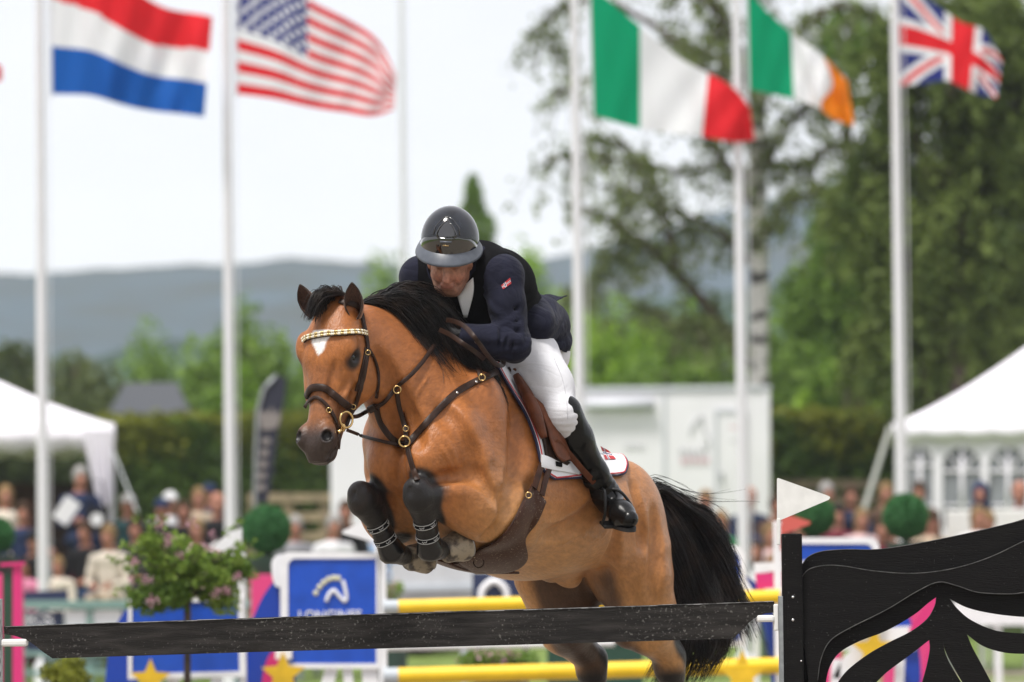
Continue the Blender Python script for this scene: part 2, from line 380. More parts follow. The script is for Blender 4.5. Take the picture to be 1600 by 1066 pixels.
# windpipe and jugular groove
# fore legs, folded
def cone(a, b, ra, rb, k=.03, sl=1.0, sub=False): hs.cone(a, b, ra, rb, k, sl, sub)
LE = S(770, 800, .20); LK = S(655, 772, .10)
RE = T(.06, -.19, -.70); RK = S(568, 778, -.14)
def foreleg(E, K, sgn, fet, hoof, toe):
    up = E+A(.0, 0, .10); mid = E*.5+K*.5
    hs.chain([T(.24, sgn*.17, -.58), E*.7+T(.1, sgn*.17, -.6)*.3], [.11, .125], k=.06)
    hs.chain([E+A(0, 0, .02), E*.72+K*.28+A(0, 0, .01), mid, E*.25+K*.75, K], [.100, .104, .084, .058, .047], k=.05)
    hs.ell(E*.85+K*.15+A(0, sgn*.02, -.01), (.15, .080, .105), .06)
    hs.ell(E*.55+K*.45+A(0, sgn*.035, .045), (.14, .045, .04), .05)
    hs.ell(E+A(-.09, 0, -.03), (.05, .045, .05), .05)
    hs.ell(K+A(.018, 0, -.005), (.044, .048, .064), .035)
    hs.ell(K+A(.034, 0, .030), (.028, .036, .030), .02)
    c = K+(fet-K)*np.array([.15, .15, .15])
    hs.chain([K+A(0, 0, -.02), K*.72+fet*.28, K*.3+fet*.7, fet], [.048, .041, .033, .044], k=.03)
    back = A(-.02, 0, .02)
    hs.chain([K*.8+fet*.2-A(.03, 0, 0), fet-A(.035, 0, 0)], [.022, .030], k=.02)
    hs.chain([fet, fet*.4+hoof*.6], [.041, .038], k=.02)
    return fet, hoof, toe
# fetlock, top of hoof, toe (the feet fold back under the forearms)
LF = S(690, 853, .10); LH = S(712, 868, .10)
RF = S(618, 868, -.13); RH = S(645, 882, -.13)
LF, LH = D_(672, 858, LK[0]-.13), D_(697, 860, LK[0]-.23)
RF, RH = D_(612, 862, RK[0]-.14), D_(640, 872, RK[0]-.25)
foreleg(LE, LK, 1, LF, LH, None); foreleg(RE, RK, -1, RF, RH, None)
# haunches, thighs
for s_ in (1, -1):
    te(-.98, s_*.15, -.25, (.26, .135, .24), .06, rot=.1)
    te(-1.20, s_*.13, -.40, (.18, .125, .23), .06, rot=-.4)
    te(-1.16, s_*.145, -.52, (.15, .105, .20), .06, rot=-.45)
    te(-.80, s_*.20, -.28, (.10, .06, .09), .08)
LST = S(1000, 905, .20); LG = S(1014, 990, .19); LHK = S(1046, 1046, .19); LFT = S(1075, 1150, .18)
RST = S(852, 900, -.19); RG = S(882, 985, -.19); RHK = S(924, 1050, -.19); RFT = S(950, 1150, -.18)
def hindleg(st, g, hk, ft, s_):
    hip = T(-1.10, s_*.15, -.38)
    hs.chain([hip, st*.6+g*.4+A(-.03, 0, 0)], [.17, .112], k=.05)
    hs.chain([hip+A(.05, 0, -.03), st], [.15, .110], k=.04)
    hs.chain([T(-1.28, s_*.13, -.42), st*.3+g*.7+A(-.08, 0, .02), hk+A(-.03, 0, .05)], [.12, .07, .028], k=.05)
    hs.chain([st, g, hk+A(0, 0, .05), hk], [.112 if s_ > 0 else .125, .080 if s_ > 0 else .095, .058, .058], k=.04)
    hs.cone(hk+A(-.035, 0, .035), hk+A(-.03, 0, -.03), .032, .034, .03)
    hs.chain([hk, hk*.6+ft*.4, ft], [.052, .037, .046], k=.03)
    pa = ft+A(.06, 0, -.09); hs.chain([ft, pa], [.044, .038], k=.02)
    return pa
LPA = hindleg(LST, LG, LHK, LFT, 1); RPA = hindleg(RST, RG, RHK, RFT, -1)
# flank fold and sheath
hs.cone(T(-.84, .21, -.46), LST+A(.02, 0, .05), .05, .06, .08); hs.cone(T(-.84, -.21, -.46), RST+A(.02, 0, .05), .05, .06, .08)
hs.ell(T(-.86, 0, -.53), (.11, .05, .05), .06, TROT); hs.ell(T(-.77, 0, -.575), (.045, .032, .030), .04)
# ---- head
poll = S(531, 470, -.13); lip = poll+A(.180, 0, -.61)
HU = (lip-poll)/np.linalg.norm(lip-poll); HV = A(-HU[2], 0, HU[0])
HWD = 1.10
def H(u, v, n): return poll+HU*u+HV*v+A(0, n*HWD, 0)
hs.loft(poll, HU, HV, [
 (-.015, .03, -.06, 0.039, 0), (.04, .06, -.11, 0.077, .1), (.11, .085, -.17, 0.099, .2), (.19, .095, -.215, 0.114, .3), (.25, .088, -.235, 0.114, .3), (.31, .072, -.225, 0.099, .1),
 (.365, .062, -.185, .084, 0), (.42, .054, -.140, .068, -.05), (.49, .050, -.110, .062, 0), (.55, .050, -.092, .066, .1), (.60, .036, -.074, .056, 0), (.635, .008, -.045, 0.040, 0)], k=.03, p=2.25)
for s_ in (1, -1):
    def he(u, v, n, r, k=.02, rot=0, sub=False):
        Mx = np.stack([HU, A(0, 1, 0), HV]); Mx = np.array([Mx[0]*math.cos(rot)+Mx[2]*math.sin(rot), Mx[1], Mx[2]*math.cos(rot)-Mx[0]*math.sin(rot)])
        hs.ell(H(u, v, n*s_), r, k, M=Mx, sub=sub)
    he(.25, -.115, .068, (.110, .042, .095), .03)                 # cheek
    he(.195, .045, .092, (.055, .030, .030), .025, rot=-.2)       # brow over the eye
    he(.30, .004, .070, (.11, .022, .020), .03, rot=-.12)       # facial crest
    he(.234, .018, .116, (.026, .020, .024), .012, sub=True)
    for La, Lb, r_ in (((.230, .044, .096), (.213, .030, .103), .0075), ((.213, .030, .103), (.210, .010, .106), .0085), ((.210, .010, .106), (.226, -.012, .102), .0070), ((.232, .044, .095), (.252, .028, .098), .0045), ((.252, .028, .098), (.254, .008, .100), .005), ((.254, .008, .100), (.236, -.012, .100), .0045)): hs.cone(H(La[0], La[1], s_*La[2]*.97), H(Lb[0], Lb[1], s_*Lb[2]*.97), r_, r_, .008)       # eye socket
    he(.545, .02, .046, (.050, .026, .040), .02)                  # nostril wing
    he(.548, .034, .052, (.030, .026, .024), .014, rot=.5)
    he(.550, .050, .058, (.023, .019, .020), .006, rot=.5, sub=True)
    he(.43, -.035, .062, (.09, .012, .02), .03, sub=True)
    hs.ell(H(.012, .0, s_*.058), (.034, .034, .034), .03)     # ear base
hs.ell(H(.595, -.055, 0), (.035, .04, .028), .02)                 # chin
hs.cone(H(.585, -.028, .055), H(.625, -.02, .03), .006, .006, .008, sub=True); hs.cone(H(.585, -.028, -.055), H(.625, -.02, -.03), .006, .006, .008, sub=True)
# ears: leaf shapes hollowed towards the front
def ear(base, tip, fdir):
    base = np.array(base); tip = np.array(tip); m = base*.55+tip*.45; fdir = np.array(fdir)/np.linalg.norm(fdir)
    hs.chain([base, base*.6+tip*.4, base*.25+tip*.75, tip], [.036, .046, .032, .008], k=.015)
    hs.chain([base*.75+tip*.25+fdir*.030, base*.4+tip*.6+fdir*.026, base*.12+tip*.88+fdir*.018], [.020, .022, .008], k=0.008) if False else None
    for q, r in ((.28, .026), (.45, .028), (.62, .022), (.78, .013)):
        hs.ell(base*(1-q)+tip*q+fdir*.036, (r, r, .03), .008, sub=True)
fcam = A(.55, .35, .1)
# neck / shoulder creases
hs.cone(T(.34, .22, -.14), T(.52, .20, -.46), .02, .02, .05, sub=True)
hs.cone(LE+A(-.06, .12, .14), LE+A(.12, .10, .17), .012, .012, .05, sub=True)
hs.cone(LE+A(-.13, .09, .10), LE+A(-.14, .08, -.12), .012, .012, .05, sub=True)
def groove(px, r=.012, k=.04, off=.004, sub=True):
    px = sm_(px); W_, ok = hit(hs, [p_[0] for p_ in px], [p_[1] for p_ in px], 0.0); N_ = hs.normal(W_); W_ = W_+N_*(r*.55 if sub else -r*.4)
    for i in range(len(W_)-1):
        if ok[i] and ok[i+1] and np.linalg.norm(W_[i+1]-W_[i]) < .12: hs.cone(W_[i], W_[i+1], r, r, k, sub=sub)
def sm_(pts, n=4):
    p_ = np.array(pts, float); k = len(p_)-1; t_ = np.linspace(0, k, k*n+1); return [tuple(v) for v in np.stack([np.interp(t_, *crom(np.arange(k+1), p_[:, j], 300)) for j in (0, 1)], 1)]
z3g = lambda L: [(500+x*.3752, 560+y*.3752) for x, y in L]
for gy, gx, gr_ in ((950, 940, .014), (970, 938, .024), (992, 942, .034)): hs.cone(S(gx, gy, -.16), S(gx, gy, .26), gr_, gr_, .03, sub=True)
groove([(592, 560), (613, 600), (638, 650), (654, 694)], .014, .05)                 # jugular line
groove([(604, 640), (622, 668), (634, 706)], .010, .04)
groove(z3g([(470, 505), (560, 492), (640, 492), (700, 545), (752, 610)]), .010, .035)   # forearm against the chest
groove(z3g([(765, 560), (778, 625), (745, 700), (690, 752)]), .012, .04)
groove([(690, 640), (712, 664), (735, 706), (742, 742)], .012, .06)                 # shoulder
groove([(800, 650), (806, 720), (800, 790)], .014, .07)
groove([(972, 800), (958, 860), (944, 905)], .014, .05)                             # flank against the thigh
groove([(1022, 800), (1026, 860), (1020, 930)], .012, .05)
groove([(990, 760), (1000, 800), (1004, 850)], .010, .05)
groove([(850, 840), (900, 820), (935, 790)], .010, .06)
for vv in ([(690, 700), (706, 730), (700, 752)], [(880, 850), (905, 835), (935, 842), (950, 828)], [(552, 585), (560, 602), (553, 620)], [(820, 800), (850, 815), (880, 812)], [(668, 590), (650, 620), (655, 645)]): groove(vv, .0035, .010, sub=False)
groove([(531, 688), (524, 702), (508, 714)], .004, .010); groove([(523, 568), (517, 600), (514, 620)], .006, .02); groove([(546, 590), (536, 612)], .006, .02)
for K_ in (LK, RK):
    hs.ell(K_+A(.044, .022, .018), (.014, .018, .020), .012); hs.ell(K_+A(.044, -.022, .018), (.014, .018, .020), .012); hs.ell(K_+A(.046, 0, -.020), (.013, .030, .012), .010); hs.cone(K_+A(.066, 0, .004), K_+A(.062, 0, .02), .004, .004, .014, sub=True)
horse_me, HVt = hs.mesh('body')
# snap & colours
def segd(p, a, b):
    a = np.array(a); b = np.array(b); t = np.clip(((p-a)@(b-a))/((b-a)@(b-a)), 0, 1); return np.linalg.norm(p-(a+t[:, None]*(b-a)), axis=1), t
def paint_horse(V):
    n = len(V); coat = np.tile(A(.33, .116, .030), (n, 1)); tan = A(.48, .245, .092); dark = A(.012, .009, .008); black = A(.010, .0085, .0085)
    Tl = V-WL; tx = Tl[:, 0]*math.cos(PT)+Tl[:, 2]*math.sin(PT); tz = -Tl[:, 0]*math.sin(PT)+Tl[:, 2]*math.cos(PT)
    def mixc(C, c, f): f = np.clip(f, 0, 1)[:, None]; return C*(1-f)+c*f
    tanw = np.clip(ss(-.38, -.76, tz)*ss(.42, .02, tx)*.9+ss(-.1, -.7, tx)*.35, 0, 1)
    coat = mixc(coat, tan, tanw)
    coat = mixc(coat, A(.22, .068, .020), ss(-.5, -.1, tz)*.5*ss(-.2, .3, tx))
    # inner thighs and underside darker brown: mostly shade painted into the coat
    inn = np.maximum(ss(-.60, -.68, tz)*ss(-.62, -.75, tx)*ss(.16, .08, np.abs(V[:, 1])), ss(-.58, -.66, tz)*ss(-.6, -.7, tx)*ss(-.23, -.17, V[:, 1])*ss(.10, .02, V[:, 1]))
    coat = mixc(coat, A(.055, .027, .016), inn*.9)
    for K, F_, E in ((LK, LF, LE), (RK, RF, RE)):
        d, t = segd(V, K*1.0, F_); coat = mixc(coat, black, ss(.088, .070, d))
        d, t = segd(V, K, K*.45+E*.55); f = ss(.098, .078, d)*ss(.75, .12, t+.10*np.sin(V[:, 2]*60)); up = ss(-.05, .05, V[:, 2]-(K[2]*(1-t)+E[2]*t)); coat = mixc(coat, black, f*(.35+.65*up)*ss(.6, .15, t))
        d3 = np.linalg.norm(V-(K+A(.02, 0, .0)), axis=1); coat = mixc(coat, black, ss(.115, .090, d3)*ss(K[0]-.11, K[0]-.075, V[:, 0]))
        d2, _ = segd(V, F_, F_+A(-.1, 0, 0)); coat = mixc(coat, black, ss(.080, .066, d2))
    for HK, FT, G, ST in ((LHK, LFT, LG, LST), (RHK, RFT, RG, RST)):
        d, t = segd(V, HK, FT+A(.05, 0, -.1)); coat = mixc(coat, black, ss(.13, .09, d)*ss(-.02, .05, HK[2]-V[:, 2]+.02))
        bk = ss(.0, -.05, V[:, 0]-(G[0]+(V[:, 2]-G[2])*(HK[0]-G[0])/(HK[2]-G[2]))); d, t = segd(V, G, HK); coat = mixc(coat, black, ss(.16, .11, d)*bk*ss(.05, .5, t))
        d, t = segd(V, ST, G); inner = ss(.02, -.04, (V[:, 1]-ST[1])*np.sign(ST[1])); coat = mixc(coat, A(.05, .025, .016), ss(.24, .17, d)*inner*.9)  # inward side of each thigh: shade painted in along with darker hair
    # face: muzzle dark, star, eye rims
    q = V-poll; u = q@HU; v = q@HV; nn = q[:, 1]; head = ss(.30, .22, np.abs(v+.05))*ss(.16, .13, np.abs(nn))*(V[:, 0] > poll[0]-.22)
    mz = ss(.43, .56, u)*head; coat = mixc(coat, A(.032, .024, .022), mz*.97)
    coat = mixc(coat, A(.16, .07, .035), ss(.33, .45, u)*ss(.3, .0, mz)*head*.6)
    br = head*ss(.03, .05, v)*ss(.26, .3, u)*ss(.42, .34, u); coat = mixc(coat, A(.20, .075, .03), br*.5)
    w_ = .043*np.clip(1-(u-.165)/.085, 0, 1)**.75-.004*(u > .24)-.5*(u > .252)
    star = head*(v > .02)*ss(.006, -.004, np.abs(nn-.004*np.sin(u*90))-w_)*ss(.142, .152, u); coat = mixc(coat, A(.80, .77, .74), star)
    for s_ in (1, -1):
        d = np.sqrt(((u-.234)/1.35)**2+(v-.018)**2+(nn-s_*.104)**2)
        coat = mixc(coat, A(.014, .009, .008), ss(.048, .026, d))
        e = H(.550, .045, s_*.056); d = np.linalg.norm(V-e, axis=1); coat = mixc(coat, A(.008, .006, .006), ss(.030, .018, d))
    # dark line along the crest and back
    r1 = np.random.default_rng(3).normal(0, .02, n)[:, None]; return np.clip(coat*(1+r1)*(1+.06*np.sin(V[:, 0]*31+3*np.sin(V[:, 2]*17+V[:, 1]*11))*np.sin(V[:, 2]*27+V[:, 0]*9))[:, None], 0, 1)
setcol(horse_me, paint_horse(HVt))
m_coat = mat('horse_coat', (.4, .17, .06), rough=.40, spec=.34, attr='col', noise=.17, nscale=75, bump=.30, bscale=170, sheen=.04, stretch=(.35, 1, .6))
horse = thing('horse', 'bay horse with white star and black mane and tail jumping over the black plank', 'horse', OR, RZ)
link('body', horse_me, m_coat, horse)
m_eye = mat('horse_eye', (.006, .004, .003), rough=.10, spec=.45)
m_hoof = mat('hoof_horn', (.30, .25, .18), rough=.5, noise=1, nscale=26, col2=(.06, .045, .035), lo=.45, hi=.62, bump=.3, bscale=50)
for s_ in (1, -1):
    b = MB(); b.ball(H(.233, .015, s_*.0875), (.0235, .017, .0235), 20); b.build('eye', m_eye, horse, smooth=True)
def hoof(top, tip, r0, r1, wide=1.0):
    top = Vector(top); tip = Vector(tip); ax = (tip-top).normalized(); q = ax.to_track_quat('Z', 'X').to_matrix(); L = (tip-top).length
    b = MB(); b.lathe(top, [(0, -.015), (r0*.9, -.01), (r0, .0), (r0*1.03, .012), (r0*1.02, .02), (r1*.97, L*.8), (r1, L), (r1*.96, L+.006), (r1*.80, L+.006), (r1*.76, L-.006), (r1*.4, L-.002), (0, L-.006)], 28, M=q)
    o = b.build('hoof', m_hoof, horse, auto=50)
    s2 = MB(); n = 20; pr = []
    for i in range(n+1):
        a = math.pi*(-.78+1.56*i/n); pr.append(top+q@Vector((math.cos(a)*r1*.86, math.sin(a)*r1*.86, L+.009)))
    s2.tube(pr, .0075, 6); s2.build('horseshoe', mat_iron, o, smooth=True)
mat_iron = mat('worn_iron', (.35, .34, .33), rough=.35, metal=1)
hoof(LH, LH+A(-.07, .035, .022), .050, .066); hoof(RH, RH+A(-.07, .03, .002), .050, .064)
hoof(LPA, LPA+A(.035, 0, -.07), .046, .062); hoof(RPA, RPA+A(.035, 0, -.07), .046, .062)

# ears: cupped leaves opening forward
m_ear = mat('ear_skin', (.2, .08, .03), rough=.65, attr='col', noise=.15, nscale=60, bump=.2, bscale=300, sheen=.3)
m_inear = mat('inner_ear_hair', (.06, .028, .018), rough=.9, noise=.5, nscale=150)
def ear(base, tip, fdir, w0):
    base = np.array(base); tip = np.array(tip); ax = tip-base; Lr = np.linalg.norm(ax); ax = ax/Lr; f = np.array(fdir, float); f -= ax*(f@ax); f /= np.linalg.norm(f); sd_ = np.cross(ax, f)
    V = []; C = []; n, m = 22, 20
    for i in range(n+1):
        t = i/n; w = w0*np.interp(t, [0, .12, .35, .6, .8, .93, 1], [.62, .82, 1.0, .92, .62, .28, .03]); dp = w*np.interp(t, [0, .3, 1], [1.0, .75, .35]); op = np.interp(t, [0, .15, .5, 1], [2.9, 2.45, 1.9, 1.5])
        c = base+ax*Lr*t+f*(.010*math.sin(t*2.8))
        for j in range(m+1):
            a = op*(2*j/m-1); V.append(c+sd_*w*math.sin(a)-f*dp*math.cos(a)); e = abs(2*j/m-1)
            C.append(A(.30, .115, .038)*(1-.93*max(ss(.72, 1, e), ss(.72, 1, t))))
    V = np.array(V); F = np.array([(i*(m+1)+j, i*(m+1)+j+1, (i+1)*(m+1)+j+1, (i+1)*(m+1)+j) for i in range(n) for j in range(m)])
    me = mesh_np('ear', V, F); setcol(me, C); o = link('ear', me, m_ear, horse, smooth=True); md = o.modifiers.new('thick', 'SOLIDIFY'); md.thickness = .004; md.offset = 0
    me2 = mesh_np('inner_ear', V*.97+(base*.5+tip*.5)*.03+f*.005, F); link('inner_ear', me2, m_inear, o, smooth=True)
ear(S(555, 496, -.05), S(550, 441, -.03), A(.85, .45, 0), .036); ear(S(493, 493, -.21), S(469, 444, -.24), A(.9, .0, 0), .036)
# ================================================================== RIDER (same frame as the horse)
def F3(px, py, f): return D_(px, py, f)
# joints
pelv = S(812, 540, 0); waist = S(790, 492, 0); chest = S(742, 446, 0); neckb = S(722, 418, 0)
shL = S(785, 432, .185); shR = S(658, 434, -.185)
elL = S(803, 540, .26); haL = S(700, 520, .06); wrL = elL*.12+haL*.88
elR = S(662, 545, -.28); haR = S(712, 540, -.08); wrR = elR*.12+haR*.88
headc = D_(703, 402, neckb[0]+.13)                      # middle of the skull
hipL = S(829, 560, .13); knL = S(877, 650, .30); anL = D_(950, 778, knL[0]-.27)
mir = A(1, -1, 1)
hipR = hipL*mir; knR = knL*mir; anR = anL*mir
toeL = anL+A(.085, .14, -.085); toeR = toeL*mir
# head axes: face looks forward and down
fy, fp = R(22), R(-31)
HF = A(math.cos(fp)*math.cos(fy), math.cos(fp)*math.sin(fy), math.sin(fp)); HS = A(-math.sin(fy), math.cos(fy), 0)
_rl = R(-4); HX = np.cross(HF, HS); HS = HS*math.cos(_rl)+HX*math.sin(_rl); HZ = np.cross(HF, HS)
HM = np.stack([HF, HS, HZ])
def hp(f, s, z): return headc+HF*f+HS*s+HZ*z
rlo = (-1.0, -.52, anL[2]-.25); rhi = (.75, .52, headc[2]+.22)
def body_prims(sd, what, o=0.0):
    if 'torso' in what:
        sd.chain([pelv, waist*.6+pelv*.4, waist, chest*.55+waist*.45, chest], [.125+o, .122+o, .116+o, .130+o, .128+o], .05)
        for s_, sh in ((1, shL), (-1, shR)):
            sd.cone(chest*.6+sh*.4, sh, .105+o, .072+o, .06); sd.cone(pelv*.9, pelv+A(-.02, s_*.075, -.03), .12+o, .122+o, .05) if False else sd.cone(pelv+A(0, s_*.03, 0), pelv+A(-.02, s_*.08, -.03), .12+o, .115+o, .05)
            sd.ell(waist*.3+chest*.7+A(-.02, s_*.08, .03), (.12+o, .085+o, .11+o), .05)
        sd.cone(shL*.5+shR*.5+A(-.03, .08, .03), shL*.5+shR*.5+A(-.03, -.08, .03), .085+o, .085+o, .05)
    if 'arms' in what:
        for sh, el, wr in ((shL, elL, wrL), (shR, elR, wrR)):
            sd.chain([sh, sh*.6+el*.4, el], [.066+o, .058+o, .050+o], .03); sd.chain([el, el*.65+wr*.35, wr], [.050+o, .050+o, .033+o], .03)
    if 'legs' in what:
        for hp_, kn in ((hipL, knL), (hipR, knR)):
            sd.chain([hp_, hp_*.5+kn*.5, kn], [.112+o, .094+o, .064+o], .05); sd.ell(kn+A(.02, 0, .01), (.06+o, .056+o, .062+o), .03)
            sd.cone(kn, kn*.75+(anL if kn is knL else anR)*.25, .06+o, .058+o, .03)
    if 'shins' in what:
        for kn, an, to in ((knL, anL, toeL), (knR, anR, toeR)):
            sd.chain([kn*.93+an*.07, kn*.65+an*.35, kn*.25+an*.75, an], [.061+o, .062+o, .043+o, .042+o], .03)
            hl = an+A(-.045, 0, -.045); ba = an*.35+to*.65+A(0, 0, -.012)
            sd.chain([an+A(0, 0, -.015), ba, to+A(0, 0, .0)], [.042+o, .042+o, .032+o], .03); sd.cone(an, hl, .038+o, .034+o, .03)
    if 'head' in what:
        sd.cone(neckb+A(0, 0, .02), hp(-.03, 0, -.05), .062+o, .058+o, .04)
        sd.ell(hp(-.005, 0, .02), (.098+o, .078+o, .100+o), .03, M=HM)
        if not o:
            sd.ell(hp(.04, 0, -.04), (.058, .062, .085), .03, M=HM)                 # face block
            sd.ell(hp(.052, 0, -.108), (.036, .036, .030), .03, M=HM)               # chin / jaw
            for s_ in (1, -1):
                sd.ell(hp(.055, s_*.040, -.048), (.028, .026, .022), .02, M=HM)     # cheekbone
                sd.cone(hp(.0, s_*.058, -.075), hp(.055, s_*.028, -.115), .020, .020, .025)   # jaw line
                sd.ell(hp(.098, s_*.032, .000), (.018, .018, .012), .010, M=HM, sub=True)      # eye socket
                sd.ell(hp(.082, s_*.031, -.002), (.013, .014, .010), .006, M=HM)    # eyelid
                sd.ell(hp(.097, s_*.013, -.050), (.010, .010, .008), .008, M=HM)    # nostril wing
                sd.ell(hp(-.005, s_*.080, -.03), (.016, .010, .030), .006, M=HM)    # ear
                sd.cone(hp(.098, s_*.017, -.055), hp(.075, s_*.040, -.085), .004, .005, .012, sub=True)  # smile line
            sd.cone(hp(.093, 0, .015), hp(.116, 0, -.038), .010, .0135, .012)       # nose
            sd.ell(hp(.113, 0, -.044), (.015, .014, .012), .008, M=HM)
            sd.cone(hp(.088, -.035, .018), hp(.088, .035, .018), .011, .011, .015)  # brow
            sd.cone(hp(.094, -.022, -.073), hp(.094, .022, -.073), .0065, .0065, .008); sd.cone(hp(.091, -.018, -.085), hp(.091, .018, -.085), .0075, .0075, .008)
            sd.cone(hp(.104, -.026, -.0785), hp(.104, .026, -.0785), .004, .004, .004, sub=True)
    if 'hands' in what:
        for s_, wr, ha in ((1, wrL, haL), (-1, wrR, haR)):
            dr = (ha-wr)/np.linalg.norm(ha-wr); sdv = np.cross(dr, A(0, 0, 1)); sdv /= np.linalg.norm(sdv); upv = np.cross(sdv, dr)
            pc = wr+dr*.05
            sd.ell(pc, (.048, .020, .042), .02, M=np.stack([dr, sdv, upv]))
            for q in range(4):                                                     # four fingers curled round the rein
                b0 = pc+dr*.040+upv*(.030-.020*q); L = (.040, .044, .041, .033)[q]
                j1 = b0+dr*L*.75-sdv*s_*.010; j2 = j1-sdv*s_*L*.62-dr*.004; j3 = j2-dr*L*.62-sdv*s_*.002
                sd.chain([b0, j1], [.0105, .0098], .006); sd.chain([j1, j2], [.0098, .009], .004); sd.chain([j2, j3], [.009, .008], .004)
            t0 = pc+dr*.005+upv*.032; t1 = t0+dr*.028+upv*.014-sdv*s_*.014; t2 = t1+dr*.026-upv*.004-sdv*s_*.008
            sd.chain([t0, t1, t2], [.013, .0115, .0095], .006)
mat_rub = mat('boot_sole', (.012, .012, .012), rough=.7)
rider = thing('person', 'rider in navy jacket, black vest, white breeches and glossy helmet on the bay horse', 'person', OR, RZ)
rs = SDF(rlo, rhi, .0075); body_prims(rs, 'torso arms legs shins', -.012)
body_prims(rs, 'head hands')
skin_me, sv = rs.mesh('body')
m_skin = mat('weathered_skin', (.42, .20, .135), rough=.5, spec=.4, attr='col', noise=.28, nscale=60, bump=.5, bscale=95)
q = (sv-headc)@HM.T
sc = np.tile(A(.44, .215, .145), (len(sv), 1))
red = np.exp(-((q[:, 0]-.11)**2+q[:, 1]**2+(q[:, 2]+.045)**2)/.0006)+.8*np.exp(-((np.abs(q[:, 1])-.042)**2+(q[:, 2]+.05)**2)/.0007)*(q[:, 0] > 0)
sc = sc*(1-.45*np.clip(red, 0, 1)[:, None])+A(.46, .13, .085)*.45*np.clip(red, 0, 1)[:, None]
lipf = np.exp(-((q[:, 1]/.026)**4+((q[:, 2]+.079)/.009)**2))*(q[:, 0] > .07); sc = sc*(1-.75*lipf[:, None])+A(.30, .09, .07)*.75*lipf[:, None]
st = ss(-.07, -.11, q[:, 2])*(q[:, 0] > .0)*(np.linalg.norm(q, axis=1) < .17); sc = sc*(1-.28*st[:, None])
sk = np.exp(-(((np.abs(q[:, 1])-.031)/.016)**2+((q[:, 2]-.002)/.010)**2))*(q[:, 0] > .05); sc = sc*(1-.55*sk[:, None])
glove = np.minimum(np.linalg.norm(sv-haL, axis=1), np.linalg.norm(sv-haR, axis=1)) < .12; sc[glove] = A(.015, .015, .017)
setcol(skin_me, sc)
link('body', skin_me, m_skin, rider)
# ---- clothes
m_jacket = mat('navy_cloth', (.012, .013, .026), rough=.8, spec=.12, noise=.25, nscale=14, bump=.25, bscale=600, sheen=.06, fold=.32, fscale=4.5)
m_vest = mat('black_mesh_vest', (.005, .005, .006), rough=.9, spec=.08, noise=.3, nscale=25, bump=.3, bscale=500)
m_white = mat('white_breeches', (.66, .66, .69), rough=.75, spec=.2, bump=.2, bscale=500, noise=.04, nscale=8, sheen=.1, fold=.12, fscale=5)
m_boot = mat('polished_black_leather', (.004, .004, .004), rough=.27, spec=.22, noise=.3, nscale=9, bump=.3, bscale=25, coat=.08)
def wrinkle(me, V, cens, amp, freq):           # cloth folds: displace along normals around a few fold axes
    n = np.zeros((len(V), 3), np.float32); me.vertices.foreach_get('co', n.ravel()); nn = np.zeros(len(V)*3, np.float32); me.vertices.foreach_get('normal', nn); nn = nn.reshape(-1, 3)
    d = np.zeros(len(V))
    for c, ax, rad, a, fr, ph in cens:
        r_ = V-c; wgt = np.exp(-(r_**2).sum(1)/rad**2); t = r_@(np.array(ax)/np.linalg.norm(ax)); d += a*wgt*(np.abs(np.sin(t*fr+ph+1.3*np.sin(r_[:, 2]*23+r_[:, 1]*17)))**.7*2-1.2)
    V2 = V+nn*d[:, None]; me.vertices.foreach_set('co', V2.astype(np.float32).ravel()); me.update()
js = SDF(rlo, rhi, .0075); body_prims(js, 'torso arms', .011)
# jacket skirt over the hips and the blown tail
sk0 = S(845, 508, .08); js.chain([waist*.5+pelv*.5, pelv+A(-.05, 0, .02)], [.135, .14], .05); js.chain([pelv+A(-.06, .06, .02), sk0, S(838, 508, .17)], [.11, .10, .075], .05); js.chain([pelv+A(-.06, -.06, .02), sk0*mir, S(838, 508, .17)*mir], [.11, .10, .075], .05)
for m_ in (1, mir): js.cone(S(790, 592, .12)*m_, S(925, 572, .12)*m_, .105, .115, .01, sub=True)
# cuffs end at the wrist, the neck opening is cut
for wr, ha in ((wrL, haL), (wrR, haR)): js.ell(wr*.35+ha*.65, (.05, .05, .05), .006, sub=True)
js.ell(neckb+A(.055, .018, .03), (.085, .055, .085), .01, sub=True)
# folds at the elbow and armpit
for t_ in (.10, .22, .34):
    c0 = elL*(1-t_)+wrL*t_; js.cone(c0+A(.02, .05, .055), c0+A(.045, .035, -.04), .006, .005, .02, sub=True)
for t_, dx in ((.15, 0), (.30, .01), (.47, .0)):
    c0 = elL*(1-t_)+shL*t_; js.cone(c0+A(.045, -.02, -.015), c0+A(.03, .065, .02), .006, .005, .02, sub=True)
for t_ in (.2, .5, .8): c0 = shL*(1-t_)+elL*t_; js.cone(c0+A(.05, -.03, .02), c0+A(.05, .055, -.03), .010, .006, .02)
jk_me, jv = js.mesh('jacket')
wrinkle(jk_me, jv, [(elL, (1, .2, .8), .11, .004, 60, 0), (elL*.5+shL*.5, (.8, .6, 1), .12, .004, 38, 1), (wrL*.6+elL*.4, (1, 0, .6), .12, .004, 50, 2), (pelv+A(0, .15, 0), (.3, .2, 1), .17, .006, 48, .5), (waist+A(0, .12, 0), (.9, .3, 1), .15, .005, 45, 2)], 0, 0)
jacket = link('jacket', jk_me, m_jacket, rider)
vs = SDF(rlo, rhi, .0075)
vs.chain([waist*.6+pelv*.4, waist, chest*.55+waist*.45, chest], [.142, .146, .162, .162], .05); vs.cone(waist+A(.06, 0, -.06), chest+A(.04, 0, -.06), .13, .13, .05)
for s_, sh in ((1, shL), (-1, shR)):
    vs.ell(waist*.3+chest*.7+A(-.02, s_*.08, .03), (.145, .11, .14), .05); vs.cone(chest*.7+sh*.3, sh*.78+chest*.22+A(0, 0, .01), .142, .104, .05)
